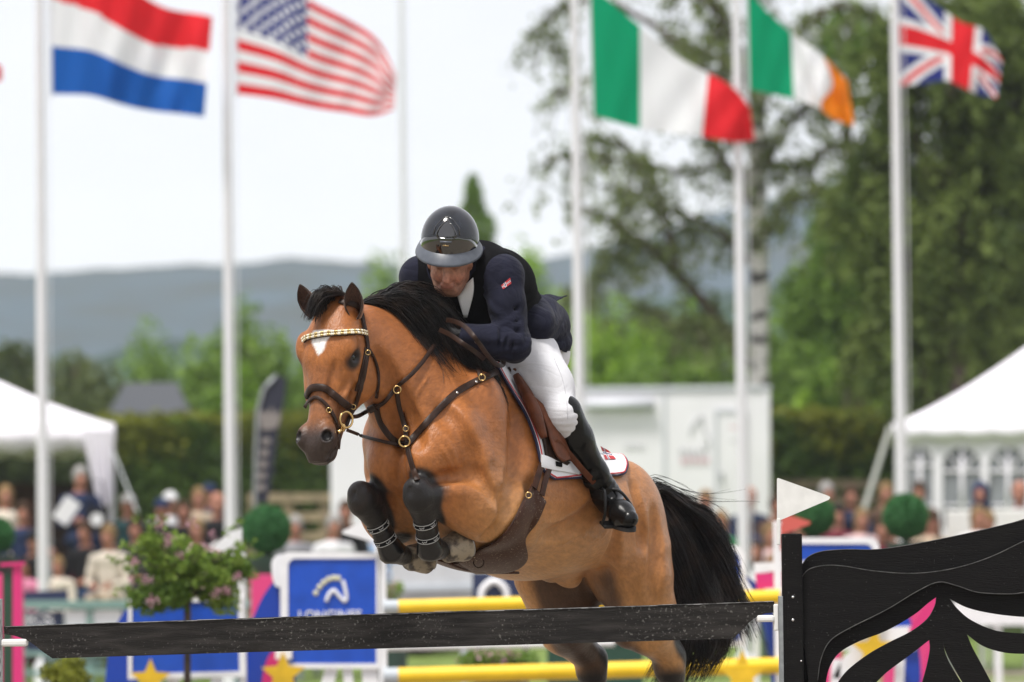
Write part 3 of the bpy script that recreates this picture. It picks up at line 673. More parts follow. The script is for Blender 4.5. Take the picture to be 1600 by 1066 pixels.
vs.cone(shL*.5+shR*.5+A(-.05, .07, .05), shL*.5+shR*.5+A(-.05, -.07, .05), .085, .085, .05)
for s_, sh in ((1, shL), (-1, shR)): vs.ell(sh+A(.015, s_*.055, -.05), (.13, .060, .16), .012, sub=True)
vs.ell(neckb+A(.085, .030, .01), (.10, .052, .11), .01, sub=True)
vs.cone(chest+A(.17, 0, .1), waist+A(.2, 0, -.1), .010, .010, .02, sub=True)
vest_me, vv_ = vs.mesh('vest'); wrinkle(vest_me, vv_, [(chest+A(0, .1, 0), (.4, .5, 1), .25, .003, 50, 0)], 0, 0)
link('vest', vest_me, m_vest, rider)
bs = SDF(rlo, rhi, .0075); body_prims(bs, 'legs', .006); bs.cone(pelv+A(-.04, .06, -.03), pelv+A(-.04, -.06, -.03), .128, .128, .05)
br_me, bv = bs.mesh('breeches'); wrinkle(br_me, bv, [(knL, (.3, 0, 1), .075, .004, 90, 0), (hipL, (1, 0, 1), .12, .005, 50, 1), (hipL*.5+knL*.5, (1, .3, .3), .12, .0025, 70, 1)], 0, 0)
link('breeches', br_me, m_white, rider)
for nm, kn, an, to, s_ in (('L', knL, anL, toeL, 1), ('R', knR, anR, toeR, -1)):
    b_ = SDF((min(kn[0], an[0], to[0])-.2, min(kn[1], an[1], to[1])-.14, an[2]-.2), (max(kn[0], to[0])+.15, max(kn[1], an[1], to[1])+.14, kn[2]+.16), .006)
    ax = (kn-an)/np.linalg.norm(kn-an); kt = kn-ax*.005
    b_.chain([kt+A(0, s_*.012, .02), kn*.72+an*.28, kn*.3+an*.7, an*.9+kn*.1, an], [.068, .071, .053, .050, .050], .03)
    hl = an+A(-.05, 0, -.052); ba = an*.35+to*.65+A(0, 0, -.010)
    b_.chain([an+A(0, 0, -.01), ba, to], [.048, .047, .036], .03); b_.cone(an+A(-.01, 0, 0), hl, .044, .036, .03)
    for q_ in (.10, .22, .34, -.12): c0 = an+(kn-an)*q_; b_.cone(c0+A(.055, -.05, .0), c0+A(.055, .05, -.012), .006, .006, .018, sub=True)
    b_.ell(kt+ax*.085, (.05, .05, .05), .01, sub=True)
    bm_, bvv = b_.mesh('riding_boot'); wrinkle(bm_, bvv, [(an+ax*.05, ax, .06, .004, 110, 0)], 0, 0)
    bo = link('riding_boot', bm_, m_boot, rider)
    sb = MB(); d_ = to-hl; d_ /= np.linalg.norm(d_); sd_ = np.cross(A(0, 0, 1), d_); sd_ /= np.linalg.norm(sd_); up_ = np.cross(d_, sd_)
    L_ = np.linalg.norm(to-hl)+.05; pts = []
    for i in range(28):
        a = 2*math.pi*i/28; u_ = L_/2*(1+math.cos(a)); wdt = .030+.015*math.sin(min(u_/L_, 1)*math.pi*.9); pts.append((u_-.02, math.copysign(abs(math.sin(a))**.6, math.sin(a))*wdt))
    V_ = [hl-up_*.034+d_*x+sd_*y for x, y in pts]; V2_ = [v-up_*.014 for v in V_]; n_ = 28
    sb.add([tuple(v) for v in V_+V2_], [tuple(range(n_)), tuple(range(2*n_-1, n_-1, -1))]+[(i, i+n_, (i+1) % n_+n_, (i+1) % n_) for i in range(n_)])
    sb.build('sole', mat_rub, bo, auto=40)
    if s_ == 1: lboot_sdf = b_
    # laces and spur strap
    lc = MB()
    for q_ in range(6):
        c0 = an+(to-an)*(.05+.12*q_)+A(.030-.003*q_, 0, .038-.004*q_); lc.tube([c0+A(0, -.016, -.004), c0+A(.004, 0, .004), c0+A(0, .016, -.004)], .0028, 6)
    lc.build('laces', m_boot, bo, smooth=True)

# jacket tail blown back
tb = MB(); t0 = S(846, 462, .05); t1 = S(886, 461, .05); t2 = S(862, 482, .10)
g = []
for i in range(7):
    for j in range(5):
        u_, v_ = i/6, j/4; p_ = (t0*(1-v_)+S(850, 478, .10)*v_)*(1-u_)+(t1*(1-v_)+(t1*.7+t2*.3)*v_)*u_; g.append(p_+A(0, 0, .006*math.sin(u_*6+v_*3)))
tb.add([tuple(p_) for p_ in g], [(i*5+j, i*5+j+1, (i+1)*5+j+1, (i+1)*5+j) for i in range(6) for j in range(4)])
o = tb.build('jacket_tail', m_jacket, jacket, smooth=True); md = o.modifiers.new('thick', 'SOLIDIFY'); md.thickness = .004
# collar, shirt and stock
m_shirt = mat('white_shirt', (.72, .72, .72), rough=.8, bump=.3, bscale=200)
cs = SDF(tuple(neckb-.2), tuple(neckb+.25), .006)
cs.cone(neckb+A(.02, 0, -.02), hp(-.012, 0, -.085), .070, .064, .03); cs.cone(neckb+A(.05, .015, -.01), chest+A(.16, .02, .04), .062, .05, .03)
cm, cv = cs.mesh('shirt_collar'); wrinkle(cm, cv, [(neckb+A(.08, 0, 0), (0, 1, .3), .1, .003, 90, 0)], 0, 0); link('shirt_collar', cm, m_shirt, rider)
tie = MB(); tp_ = [neckb+A(.092, -.008, .035), neckb+A(.115, -.008, -.02), chest+A(.185, 0, -.03)]; tie.tube([tuple(x) for x in tp_], [.014, .017, .022], 8); tie.build('tie', m_vest, rider, smooth=True)
# ---- helmet
SHIRT_LATER = True
m_hel = mat('helmet_gloss_grey', (.010, .012, .017), rough=.14, spec=.35, coat=.30, noise=.8, nscale=16)
m_helb = mat('helmet_gloss_black', (.006, .006, .007), rough=.05, spec=.8, coat=1.0)
m_brim = mat('helmet_satin_grey', (.075, .085, .105), rough=.38, spec=.5, noise=.15, nscale=40)
HMt = Matrix([list(HF), list(HS), list(HZ)]).transposed()
_tl = Matrix.Rotation(R(8), 3, 'Y'); HMt2 = HMt @ Matrix.Rotation(R(-6), 3, 'Y')
hc = Vector(hp(-.012, 0, .030)+A(0, 0, .036))
def hel(u, v, k=1.0):                 # unit dome: u round from the front, v up
    rx, ry, rz_ = .128*k, .110*k, .128*k
    return hc + HMt2 @ Vector((rx*math.cos(v)*math.cos(u), ry*math.cos(v)*math.sin(u), rz_*math.sin(v)))
b = MB(); nu_, nv_ = 48, 20; g = [hel(2*math.pi*i/nu_, -.12+(math.pi/2+.12)*j/nv_) for j in range(nv_+1) for i in range(nu_)]
b.add(g, [(j*nu_+i, j*nu_+(i+1) % nu_, (j+1)*nu_+(i+1) % nu_, (j+1)*nu_+i) for j in range(nv_) for i in range(nu_)])
g2 = [hel(2*math.pi*i/nu_, -.12, k_) for k_ in (1, .92) for i in range(nu_)]; b.add(g2, [(i, (i+1) % nu_, nu_+(i+1) % nu_, nu_+i) for i in range(nu_)])
helmet = b.build('helmet', m_hel, rider, smooth=True); _m = helmet.modifiers.new('t', 'SOLIDIFY'); _m.thickness = .005; _m.offset = 0
def patch(name, outline, k, mat_, par, thick=.003, n=14):     # a raised panel on the dome: outline gives (v -> u_left,u_right)
    b = MB(); rows = []
    for j in range(n+1):
        v = outline[0][0]+(outline[-1][0]-outline[0][0])*j/n; ul = np.interp(v, [o_[0] for o_ in outline], [o_[1] for o_ in outline]); ur = np.interp(v, [o_[0] for o_ in outline], [o_[2] for o_ in outline])
        rows.append([hel(ul+(ur-ul)*i/16, v, k) for i in range(17)])
    b.add([p_ for r_ in rows for p_ in r_], [(j*17+i, j*17+i+1, (j+1)*17+i+1, (j+1)*17+i) for j in range(n) for i in range(16)])
    o = b.build(name, mat_, par, smooth=True); o.modifiers.new('t', 'SOLIDIFY').thickness = thick; return o
patch('front_band', [(-.10, -1.35, 1.35), (.02, -1.22, 1.22), (.16, -1.08, 1.08), (.27, -.92, .92), (.36, -.60, .60), (.42, -.42, .42)], 1.035, m_helb, helmet)
patch('crest_panel', [(.36, -.20, .20), (.50, -.36, .36), (.68, -.34, .34), (.90, -.10, .10), (.96, -.02, .02)], 1.045, m_helb, helmet)
def dome_line(name, uv, k, r, mat_):
    b = MB(); b.tube([hel(u, v, k) for u, v in uv], r, 6); return b.build(name, mat_, helmet, smooth=True)
dome_line('vent_trim', [(-.24, .34), (-.40, .52), (-.30, .72), (0, .98), (.30, .72), (.40, .52), (.24, .34)], 1.06, .0030, m_helb)
dome_line('vent_edge', [(-.52, .46), (-.55, .70), (-.36, .98), (0, 1.12), (.36, .98), (.55, .70), (.52, .46)], 1.03, .0022, m_helb)
m_gold = mat('gold_emblem', (.55, .38, .18), rough=.3, metal=1)
dome_line('badge', [(-.10, .20), (0, .20), (.10, .20)], 1.05, .0030, m_gold)
dome_line('badge_frame', [(-.2, .30), (0, .30), (.2, .30)], 1.055, .0045, m_brim)
b = MB(); nb_ = 40; rows = []
for j in range(7):
    t_ = j/6; row = []
    for i in range(nb_+1):
        u_ = -1.62+3.24*i/nb_; L = .060*max(math.cos(u_*.93), 0)**.35*t_
        base_ = hel(u_, -.02-.02*t_, 1.01); out = HMt2 @ Vector((math.cos(u_), math.sin(u_)*.62, -.62-.25*t_)).normalized(); row.append(base_+out*L)
    rows.append(row)
b.add([p_ for r_ in rows for p_ in r_], [(j*(nb_+1)+i, j*(nb_+1)+i+1, (j+1)*(nb_+1)+i+1, (j+1)*(nb_+1)+i) for j in range(6) for i in range(nb_)])
o = b.build('brim', m_brim, helmet, smooth=True); o.modifiers.new('t', 'SOLIDIFY').thickness = .004
b = MB()
for s_ in (1, -1):
    b.tube([tuple(hp(-.005, s_*.088, -.01)), tuple(hp(.0, s_*.082, -.06)), tuple(hp(.02, s_*.055, -.115)), tuple(hp(.045, 0, -.142))], .005, 8)
    b.tube([tuple(hp(-.06, s_*.080, -.01)), tuple(hp(-.02, s_*.086, -.045)), tuple(hp(.0, s_*.082, -.06))], .004, 8)
b.build('chin_strap', m_vest, helmet, smooth=True)
# flag patch on the sleeve (red with a white and blue cross)
m_red = mat('flag_red', (.40, .025, .03), rough=.8); m_blu = mat('flag_navy', (.01, .015, .08), rough=.8); m_fw = mat('flag_white', (.75, .75, .75), rough=.8)
def norse_flag(name, sd, corners, off, par, n=22, mm=8):
    c = [np.array(p_) for p_ in corners]; us = np.linspace(0, 1, n+1); vs_ = np.linspace(0, 1, mm*2+1); P_ = []
    for v in vs_:
        for u in us:
            x, y = (c[0]*(1-u)+c[1]*u)*(1-v)+(c[3]*(1-u)+c[2]*u)*v; P_.append((x, y))
    P_ = np.array(P_); W_, ok = hit(sd, P_[:, 0], P_[:, 1], off)
    b = MB(); F_ = []; mi = []
    for j in range(mm*2):
        for i in range(n):
            u, v = i+.5, (j+.5)/2; m_ = 0
            if 6 <= u < 10 or 3 <= v < 5: m_ = 1
            if 7 <= u < 9 or 3.5 <= v < 4.5: m_ = 2
            F_.append((j*(n+1)+i, j*(n+1)+i+1, (j+1)*(n+1)+i+1, (j+1)*(n+1)+i)); mi.append(m_)
    b.v = [tuple(p_) for p_ in W_]; b.f = F_; b.mi = mi
    return b.build(name, [m_red, m_fw, m_blu], par, smooth=True)
norse_flag('flag_patch', js, [(783, 446), (797, 434), (799, 443), (786, 452)], .004, jacket)
b = MB(); cuffc = wrL*.7+elL*.3
for q_ in (0,): b.ball(tuple(js.snap((wrL*(.8-.2*q_)+elL*(.2+.2*q_)+A(.02, .05, -.02))[None], .003)[0]), .007, 10)
b.build('cuff_button', mat('pewter_button', (.4, .4, .4), rough=.3, metal=1), jacket, smooth=True)
# ================================================================== HAIR
def strands(name, Pt, r0, mat_, parent, taper=.75):            # Pt: (S, n, 3) centre lines -> thin three-sided tapering hairs, one mesh
    Pt = np.asarray(Pt, float); S_, n, _ = Pt.shape
    tg = np.gradient(Pt, axis=1); tg /= np.maximum(np.linalg.norm(tg, axis=2, keepdims=True), 1e-9)
    ref = rng.normal(size=(S_, 1, 3)); a = np.cross(tg, ref); a /= np.maximum(np.linalg.norm(a, axis=2, keepdims=True), 1e-9); b = np.cross(tg, a)
    rr = (r0*rng.uniform(.6, 1.3, (S_, 1))*(1-taper*np.linspace(0, 1, n)[None]**1.6))[..., None]
    V = np.stack([Pt+rr*(a*math.cos(t)+b*math.sin(t)) for t in (0, 2.094, 4.189)], 2).reshape(-1, 3)
    base = (np.arange(S_)[:, None]*n+np.arange(n-1)[None])*3; F = []
    for k in range(3):
        k2 = (k+1) % 3; F.append(np.stack([base+k, base+k2, base+3+k2, base+3+k], -1).reshape(-1, 4))
    me = mesh_np(name, V, np.concatenate(F)); me.polygons.foreach_set('use_smooth', np.ones(len(me.polygons), bool))
    return link(name, me, mat_, parent)
m_hair = mat('black_horsehair', (.007, .006, .006), rough=.42, spec=.3, noise=1, nscale=14, col2=(.030, .018, .012), lo=.45, hi=.75)
def bez(pts, n):
    pts = np.array(pts, float); k = len(pts); t = np.linspace(0, k-1, n); out = np.zeros((n, 3))
    for j in range(3): X, Y = crom(np.arange(k), pts[:, j], 300); out[:, j] = np.interp(t, X, Y)
    return out
# mane: roots along the crest
crest_px = [(562, 466), (590, 468), (618, 474), (648, 488), (680, 505), (712, 528), (742, 553)]
crest = np.array([S(x, y, -.13*(1-i/6)**1.2) for i, (x, y) in enumerate(crest_px)]); crest = bez(crest, 60)
crest = hs.snap(crest, .0)
NS = 4600; n = 12; t = np.linspace(0, 1, n)
u = rng.uniform(0, 1, NS)**.92*.88; root = np.stack([np.interp(u*59, np.arange(60), crest[:, j]) for j in range(3)], 1)+rng.normal(0, .008, (NS, 3))
ctan = np.gradient(crest, axis=0); ctan /= np.linalg.norm(ctan, axis=1, keepdims=True); back = np.stack([np.interp(u*59, np.arange(60), ctan[:, j]) for j in range(3)], 1)
lock = (u*45.99*.85+rng.integers(0, 7, NS)).astype(int)%46; lk = rng.normal(size=(46, 3)); L = (.23+.12*rng.uniform(size=NS)**.7)*(1+.2*lk[lock, 2]*.5)*np.interp(u, [0, .25, .45, .7, 1], [.9, 1.1, .80, .42, .15])
rise = np.interp(u, [0, .15, .32, .52, 1], [.16, .66, .64, .08, -.05])
mane = np.zeros((NS, n, 3))
side = rng.uniform(-.25, 1.0, NS)
for i, tt in enumerate(t):
    off = back*(L*tt*.92)[:, None]
    off[:, 2] += L*(rise*tt*1.25-(.55+.75*np.clip(side, 0, 1))*tt**1.9)+.03*np.sin(tt*3.1)
    off[:, 1] += L*(side*.42*tt)+.012*lk[lock, 0]*tt+.01*np.sin(tt*7+lk[lock, 1]*3)*tt
    off[:, 0] += .02*lk[lock, 1]*tt
    off += rng.normal(0, .0035, (NS, 3))*tt
    mane[:, i] = root+off
flat = mane.reshape(-1, 3); v = hs.sample(flat); msk = v < .006; flat[msk] = hs.snap(flat[msk], .008, 3); mane = flat.reshape(NS, n, 3)
strands('mane', mane, .0022, m_hair, horse)
# forelock between the ears, blown to the horse's right
NS2 = 520; pts = []
for i in range(NS2):
    a_ = rng.uniform(); r0 = H(-.01, .03, rng.uniform(-.035, .05)); wx = rng.normal(0, 1, 3)
    e = S(*[(498, 497), (507, 495), (518, 493), (530, 490), (543, 490)][rng.integers(0, 5)], -.16)+A(.07, 0, 0)
    m_ = r0*.5+e*.5+A(.035, 0, .035+.02*rng.uniform())
    pts.append(bez([r0, m_+A(*wx)*.006, e+A(*wx)*.012], 9))
for i in range(26):
    r0 = H(-.01, .03, rng.uniform(-.03, .04)); e = S(rng.uniform(500, 555), rng.uniform(458, 472), -.14)+A(.04, 0, 0); pts.append(bez([r0, r0*.5+e*.5+A(.02, 0, .035), e+A(.01, -.03, -.01)], 9))
strands('forelock', pts, .0021, m_hair, horse)
# tail
def tp(px, py, f): return D_(px, py, f)
tr0 = T(-1.34, 0, -.10)
G = [
 [tr0, tp(1015, 752, -1.34), tp(1060, 768, -1.42), tp(1100, 780, -1.5), tp(1150, 778, -1.55), tp(1195, 770, -1.6)],
 [tr0, tp(1020, 757, -1.34), tp(1065, 778, -1.42), tp(1105, 800, -1.5), tp(1135, 850, -1.55), tp(1150, 900, -1.58)],
 [tr0, tp(1020, 765, -1.34), tp(1070, 800, -1.42), tp(1112, 860, -1.5), tp(1145, 940, -1.52), tp(1172, 1010, -1.5)],
 [tr0, tp(1020, 775, -1.34), tp(1062, 830, -1.40), tp(1095, 910, -1.48), tp(1125, 985, -1.5), tp(1085, 1060, -1.48)],
 [tr0, tp(1015, 785, -1.32), tp(1050, 850, -1.38), tp(1075, 930, -1.45), tp(1090, 1000, -1.46), tp(1062, 1075, -1.45)],
 [tr0, tp(1008, 790, -1.30), tp(1035, 870, -1.34), tp(1048, 950, -1.40), tp(1050, 1020, -1.42), tp(1020, 1085, -1.4)],
]
G = [bez(g, 18) for g in G]; NT = 5200; tail = []
wts = np.array([.012, .55, 1.3, 1.2, 1.2, .8]); cdf = np.cumsum(wts)/wts.sum()
for i in range(NT):
    c = rng.uniform()*.999; k = int(np.searchsorted(cdf, c)); k2 = min(k+rng.integers(0, 2), 5); f = rng.uniform(); g = G[k]*(1-f)+G[k2]*f
    tl_ = int(f*5)+k*6; lr_ = np.random.default_rng(tl_); lw = lr_.normal(size=6); j = lw[:3]*.9+rng.normal(size=3)*.45; l = rng.uniform(.72, 1.0) if k > 1 else rng.uniform(.55, 1); q_ = np.linspace(0, l*17, 18); p_ = np.stack([np.interp(q_, np.arange(18), g[:, d]) for d in range(3)], 1)
    s_ = np.linspace(0, 1, 18)[:, None]; p_ = p_+j*A(.035, .030, .020)*(s_**.5)+A(*rng.normal(0, .010, 3))*np.sin(s_*rng.uniform(3, 8)+rng.uniform(0, 6))*s_+A(.022*lw[3], .022*lw[4], 0)*np.sin(s_*(5+lw[5])+lw[3]*3)*s_
    tail.append(p_)
strands('tail', tail, .0024, m_hair, horse, .82)
# ================================================================== TACK
m_lea = mat('dark_brown_leather', (.028, .013, .008), rough=.42, spec=.22, noise=.35, nscale=30, bump=.15, bscale=300)
m_lea2 = mat('chestnut_leather', (.12, .036, .014), rough=.45, spec=.22, noise=.35, nscale=22, bump=.2, bscale=200)
m_girth = mat('girth_leather', (.045, .017, .009), rough=.5, spec=.2, noise=.4, nscale=25, bump=.2, bscale=200)
m_brass = mat('brass_fitting', (.62, .42, .18), rough=.25, metal=1); m_steel = mat('steel_fitting', (.6, .6, .6), rough=.25, metal=1)
m_pad = mat('white_saddle_pad', (.75, .75, .77), rough=.85, bump=.3, bscale=160); m_navy = mat('navy_piping', (.012, .014, .05), rough=.7); m_redp = mat('red_piping', (.5, .02, .03), rough=.6)
def spath(sd, px, off=.004, n=60, smooth=True):
    px = np.array(px, float)
    k = len(px); tt = np.linspace(0, k-1, n)
    xs = np.interp(tt, *crom(np.arange(k), px[:, 0], 400)) if k > 2 else np.interp(tt, range(k), px[:, 0]); ys = np.interp(tt, *crom(np.arange(k), px[:, 1], 400)) if k > 2 else np.interp(tt, range(k), px[:, 1])
    W_, ok = hit(sd, xs, ys, off); dep = np.array([(w_-CL)@rayL(a, b)/(rayL(a, b)@rayL(a, b)) for w_, a, b in zip(W_, xs, ys)])
    if ok.any():
        dep = np.interp(np.arange(n), np.flatnonzero(ok), dep[ok])
    # a strap cannot dive into hollows: keep near the moving front of the surface
    d2 = np.convolve(np.pad(dep, 3, 'edge'), np.ones(7)/7, 'valid'); dep = np.minimum(dep, d2+.002)
    Pw = np.stack([CL+rayL(a, b)*q_ for a, b, q_ in zip(xs, ys, dep)]); Nn = sd.normal(Pw)
    vw = np.stack([-rayL(a, b) for a, b in zip(xs, ys)]); vw /= np.linalg.norm(vw, axis=1, keepdims=True)
    Nn = np.where(ok[:, None], Nn, vw); Nn = Nn+.15*vw; ker = np.ones(5)/5
    Nn = np.stack([np.convolve(np.pad(Nn[:, j], 2, 'edge'), ker, 'valid') for j in range(3)], 1); Nn /= np.linalg.norm(Nn, axis=1, keepdims=True)
    return Pw, Nn
def ribbon(name, Pw, Nn, wd, th, mat_, parent, prof=None):
    n = len(Pw); tg = np.gradient(Pw, axis=0); tg /= np.linalg.norm(tg, axis=1, keepdims=True); sd_ = np.cross(Nn, tg); sd_ /= np.linalg.norm(sd_, axis=1, keepdims=True)
    wd = np.broadcast_to(np.array(wd, float), (n,))[:, None]/2
    cs_ = prof or [(-1, -.5), (-1, .25), (-.82, .5), (0, .62), (.82, .5), (1, .25), (1, -.5)]
    V = np.stack([Pw+sd_*wd*x+Nn*th*y for x, y in cs_], 1); m = len(cs_); V = V.reshape(-1, 3)
    F = [(i*m+k, i*m+(k+1) % m, (i+1)*m+(k+1) % m, (i+1)*m+k) for i in range(n-1) for k in range(m)]
    b = MB(); b.add(V, F+[tuple(range(m)), tuple((n-1)*m+k for k in range(m-1, -1, -1))]); return b.build(name, mat_, parent, auto=50)
def strap(name, px, w_=.02, th=.005, mat_=None, parent=None, off=.004, n=50, sd=None):
    Pw, Nn = spath(sd or hs, px, off, n); return ribbon(name, Pw, Nn, w_, th, mat_ or m_lea, parent)
def ring(name, c, r, t, mat_, parent, nrm=None, M=None):
    nrm = Vector(CL-np.array(c)) if nrm is None else Vector(nrm); q_ = nrm.normalized().to_track_quat('Z', 'Y').to_matrix()
    b = MB(); b.tube([tuple(Vector(c)+q_@Vector((r*math.cos(a), r*math.sin(a), 0))) for a in np.linspace(0, 2*math.pi, 25)], t, 8, cap=False); return b.build(name, mat_, parent, smooth=True)
def h1(px, py, off=.006, sd=None): return hit(sd or hs, px, py, off)[0][0]
def sheet_late():
    sheet('shirt_front', [(714, 458), (718, 474), (725, 496)], [(739, 434), (740, 458), (730, 496)], 8, 10, .006, .004, m_shirt, rider, sd=vs, mirror=False)
# ---- bridle
bridle = thing('bridle', 'dark brown leather bridle with gold beaded browband on the bay horse', 'bridle', OR, RZ)
Pw, Nn = spath(hs, [(474, 532), (482, 527), (507, 522), (538, 520), (562, 519), (572, 521)], .007, 60)
bb = ribbon('browband', Pw, Nn, .022, .006, m_lea, bridle)
bd = MB()
for i in range(0, 60):
    for r_ in (-1, 1):
        sdv = np.cross(Nn[i], np.gradient(Pw, axis=0)[i]); sdv /= np.linalg.norm(sdv); bd.ball(Pw[i]+Nn[i]*.006+sdv*r_*.0055, .0052, 8, m=0 if (i//2) % 2 == 0 else 1)
bd.build('beads', [mat('pearl_bead', (.75, .70, .58), rough=.2, coat=.5), mat('gold_bead', (.55, .42, .20), rough=.25, metal=.7)], bb, smooth=True)
strap('cheek_piece', [(566, 490), (570, 511), (574.5, 535), (575, 552), (570, 579), (563, 609), (556, 633), (547, 652), (541, 667)], .018, .006, None, bridle, .008)
strap('cheek_pad', [(574, 546), (571, 566), (566, 590), (560, 612)], .034, .004, None, bridle, .004)
strap('throat_lash', [(577, 546), (585, 560), (591, 580), (592, 600), (588, 622)], .013, .005, None, bridle, .006)
strap('noseband', [(478, 620), (483, 610), (491, 605.5), (507.5, 607), (524, 619), (537, 630), (548, 638)], .028, .010, None, bridle, .008)
strap('flash_strap', [(476, 637), (482, 627), (494, 621), (507.5, 630), (519, 645), (528, 665), (531, 684), (529.5, 702)], .014, .005, None, bridle, .007)
strap('headpiece', [(566, 491), (560, 480), (548, 474), (530, 470)], .022, .005, None, bridle, .006)
bc = h1(541, 656, .02); ring('bit_ring', bc, .030, .0045, m_brass, bridle, nrm=A(.35, .95, 0)); b = MB(); b.ball(h1(536, 668, .012), (.012, .012, .018), 10); b.tube([h1(536, 668, .012), h1(529, 676, .006)], .006, 8); b.build('bit', m_brass, bridle, smooth=True)
for x_, y_ in ((514, 641), (575, 551), (552, 636)): ring('buckle', h1(x_, y_, .013), .009, .0018, m_brass, bridle)
rn = strap('rein', [(546, 652), (560, 650), (573, 643), (599, 630), (619, 606), (642, 586), (660, 566), (674, 546), (690, 524)], .016, .006, None, bridle, .012, 80)
strap('rein_stop', [(577, 641), (587, 636)], .028, .012, None, bridle, .012, 6)
rp = [tuple(S(690, 524, .05)), tuple(S(712, 533, .11)), tuple(S(741, 549, .14)), tuple(S(765, 563, .15)), tuple(S(782, 571, .15)), tuple(S(787, 563, .13))]
def freestrap(name, pts, w_, th, mat_, parent, n=50):
    Pw = bez(pts, n); vw = CL-Pw; vw /= np.linalg.norm(vw, axis=1, keepdims=True); return ribbon(name, Pw, vw, w_, th, mat_, parent)
freestrap('rein', [S(686, 515, .07), S(703, 523, .16), S(722, 536, .24), S(744, 551, .26), S(757, 562, .2)], .018, .005, m_lea, bridle)
freestrap('rein', [S(697, 500, .10), S(712, 503, .18), S(728, 512, .27), S(745, 532, .33), S(764, 558, .27), S(777, 570, .2), S(786, 570, .18), S(787, 560, .15)], .018, .005, m_lea, bridle)
strap('rein', [(542, 672), (555, 677), (568, 682), (595, 689), (612, 693), (629, 697)], .013, .006, None, bridle, .01, 60)
# ---- breastplate
bp_ = thing('breastplate', 'brown leather breastplate strapped across the chest of the bay horse', 'breastplate', OR, RZ)
strap('shoulder_strap', [(632, 695), (640, 690), (649, 680), (676, 650), (710, 616), (737, 599), (759, 589), (778, 580), (796, 574)], .026, .007, None, bp_, .006, 80)
strap('shoulder_strap', [(588, 632), (589, 645), (595, 663), (610, 683), (622, 691), (632, 695)], .024, .007, None, bp_, .006, 50)
strap('chest_strap', [(636, 698), (640, 715), (645, 732), (652, 750)], .022, .006, None, bp_, .006, 30)
strap('martingale_strap', [(620, 612), (624, 636), (629, 655), (634, 675), (634, 690)], .018, .006, None, bp_, .012, 40)
strap('wither_strap', [(741, 552), (746, 570), (751, 588)], .02, .006, None, bp_, .008, 20)
ring('ring', h1(632, 690, .018), .020, .0035, m_brass, bp_); ring('ring', h1(620.5, 609, .02), .014, .003, m_brass, bp_); ring('ring', h1(753, 590, .018), .012, .0028, m_brass, bp_); ring('ring', h1(634, 670, .02), .010, .002, m_brass, bp_)
for x_, y_ in ((714, 614), (744, 597)):
    b = MB(); b.ball(h1(x_, y_, .013), .006, 10); b.build('stud', m_steel, bp_, smooth=True)
# ---- cloths wrapped over the body: a sheet between two pixel-side curves
def sheet(name, left, right, nu, nv, off, th, mat_, parent, sd=hs, mirror=True, smooth=2, top=None):
    L = np.array(left, float); R2 = np.array(right, float); tv = np.linspace(0, 1, nv+1)
    def cv(Q): k = len(Q)-1; return np.stack([np.interp(tv*k, *crom(np.arange(k+1), Q[:, j], 400)) for j in (0, 1)], 1)
    l, r = cv(L), cv(R2); g = np.stack([l*(1-u_)+r*u_ for u_ in np.linspace(0, 1, nu+1)], 1).reshape(-1, 2)
    W_, ok = hit(sd, g[:, 0], g[:, 1], off); W_ = sd.snap(W_, off, 4).reshape(nv+1, nu+1, 3)
    for _ in range(smooth): W_[1:-1] = W_[1:-1]*.5+.25*(W_[2:]+W_[:-2]); W_[:, 1:-1] = W_[:, 1:-1]*.5+.25*(W_[:, 2:]+W_[:, :-2])
    m = nu+1; F = [(j*m+i, j*m+i+1, (j+1)*m+i+1, (j+1)*m+i) for j in range(nv) for i in range(nu)]
    V = W_.reshape(-1, 3); b = MB(); b.add(V, F)
    if mirror: b.add(V*A(1, -1, 1), F)
    if mirror == 'over': pass
    o = b.build(name, mat_, parent, smooth=True); md = o.modifiers.new('thick', 'SOLIDIFY'); md.thickness = th; md.offset = 0; return o, W_
sheet_late()
pad = thing('saddle_pad', 'white saddle pad with navy and red edging under the brown saddle', 'saddle pad', OR, RZ)
pl = [(774, 566), (786, 588), (802, 614), (823, 650), (838, 690), (845, 722), (852, 738), (866, 748)]; pr = [(890, 610), (925, 650), (955, 690), (974, 712), (980, 724), (978, 735), (974, 740), (962, 742)]
o, Wg = sheet('pad_cloth', pl, pr, 34, 40, .014, .012, m_pad, pad)
def edge_pts(Wg): return np.concatenate([Wg[:, 0], Wg[-1, 1:], Wg[::-1, -1][1:28]])
ep = edge_pts(Wg); en = hs.normal(ep)
for nm, r_, m_, o_, inn in (('navy_binding', .0065, m_navy, .004, 0), ('red_piping', .0035, m_redp, .010, .009), ('white_piping', .0028, m_pad, .0095, .014)):
    cen = ep.mean(0); dirv = cen-ep; dirv -= en*(dirv*en).sum(1, keepdims=True); dirv /= np.linalg.norm(dirv, axis=1, keepdims=True)
    b = MB(); q_ = ep+dirv*inn+en*(o_-.004); b.tube([tuple(v) for v in q_], r_, 7); b.tube([tuple(v*A(1, -1, 1)) for v in q_], r_, 7); b.build(nm, m_, o if False else pad, smooth=True)
class Off:                                                # the body grown by a constant, to lay things over the pad
    pass
norse_flag('pad_flag', hs, [(938, 697), (951, 704), (963, 717), (946, 718)], .024, pad)
strap('girth_loop', [(846, 720), (862, 724), (880, 727), (904, 732)], .050, .006, m_pad, pad, .026, 20)
strap('maker_tab', [(869, 724.5), (878, 726.5)], .018, .004, m_vest, pad, .033, 6)
strap('side_seam', [(866, 560), (878, 590), (885, 622), (887, 655)], .003, .0015, mat('seam_grey', (.50, .50, .53), rough=.8), rider, .0005, 30, sd=bs)
saddle = thing('saddle', 'brown leather jumping saddle under the rider on the bay horse', 'saddle', OR, RZ)
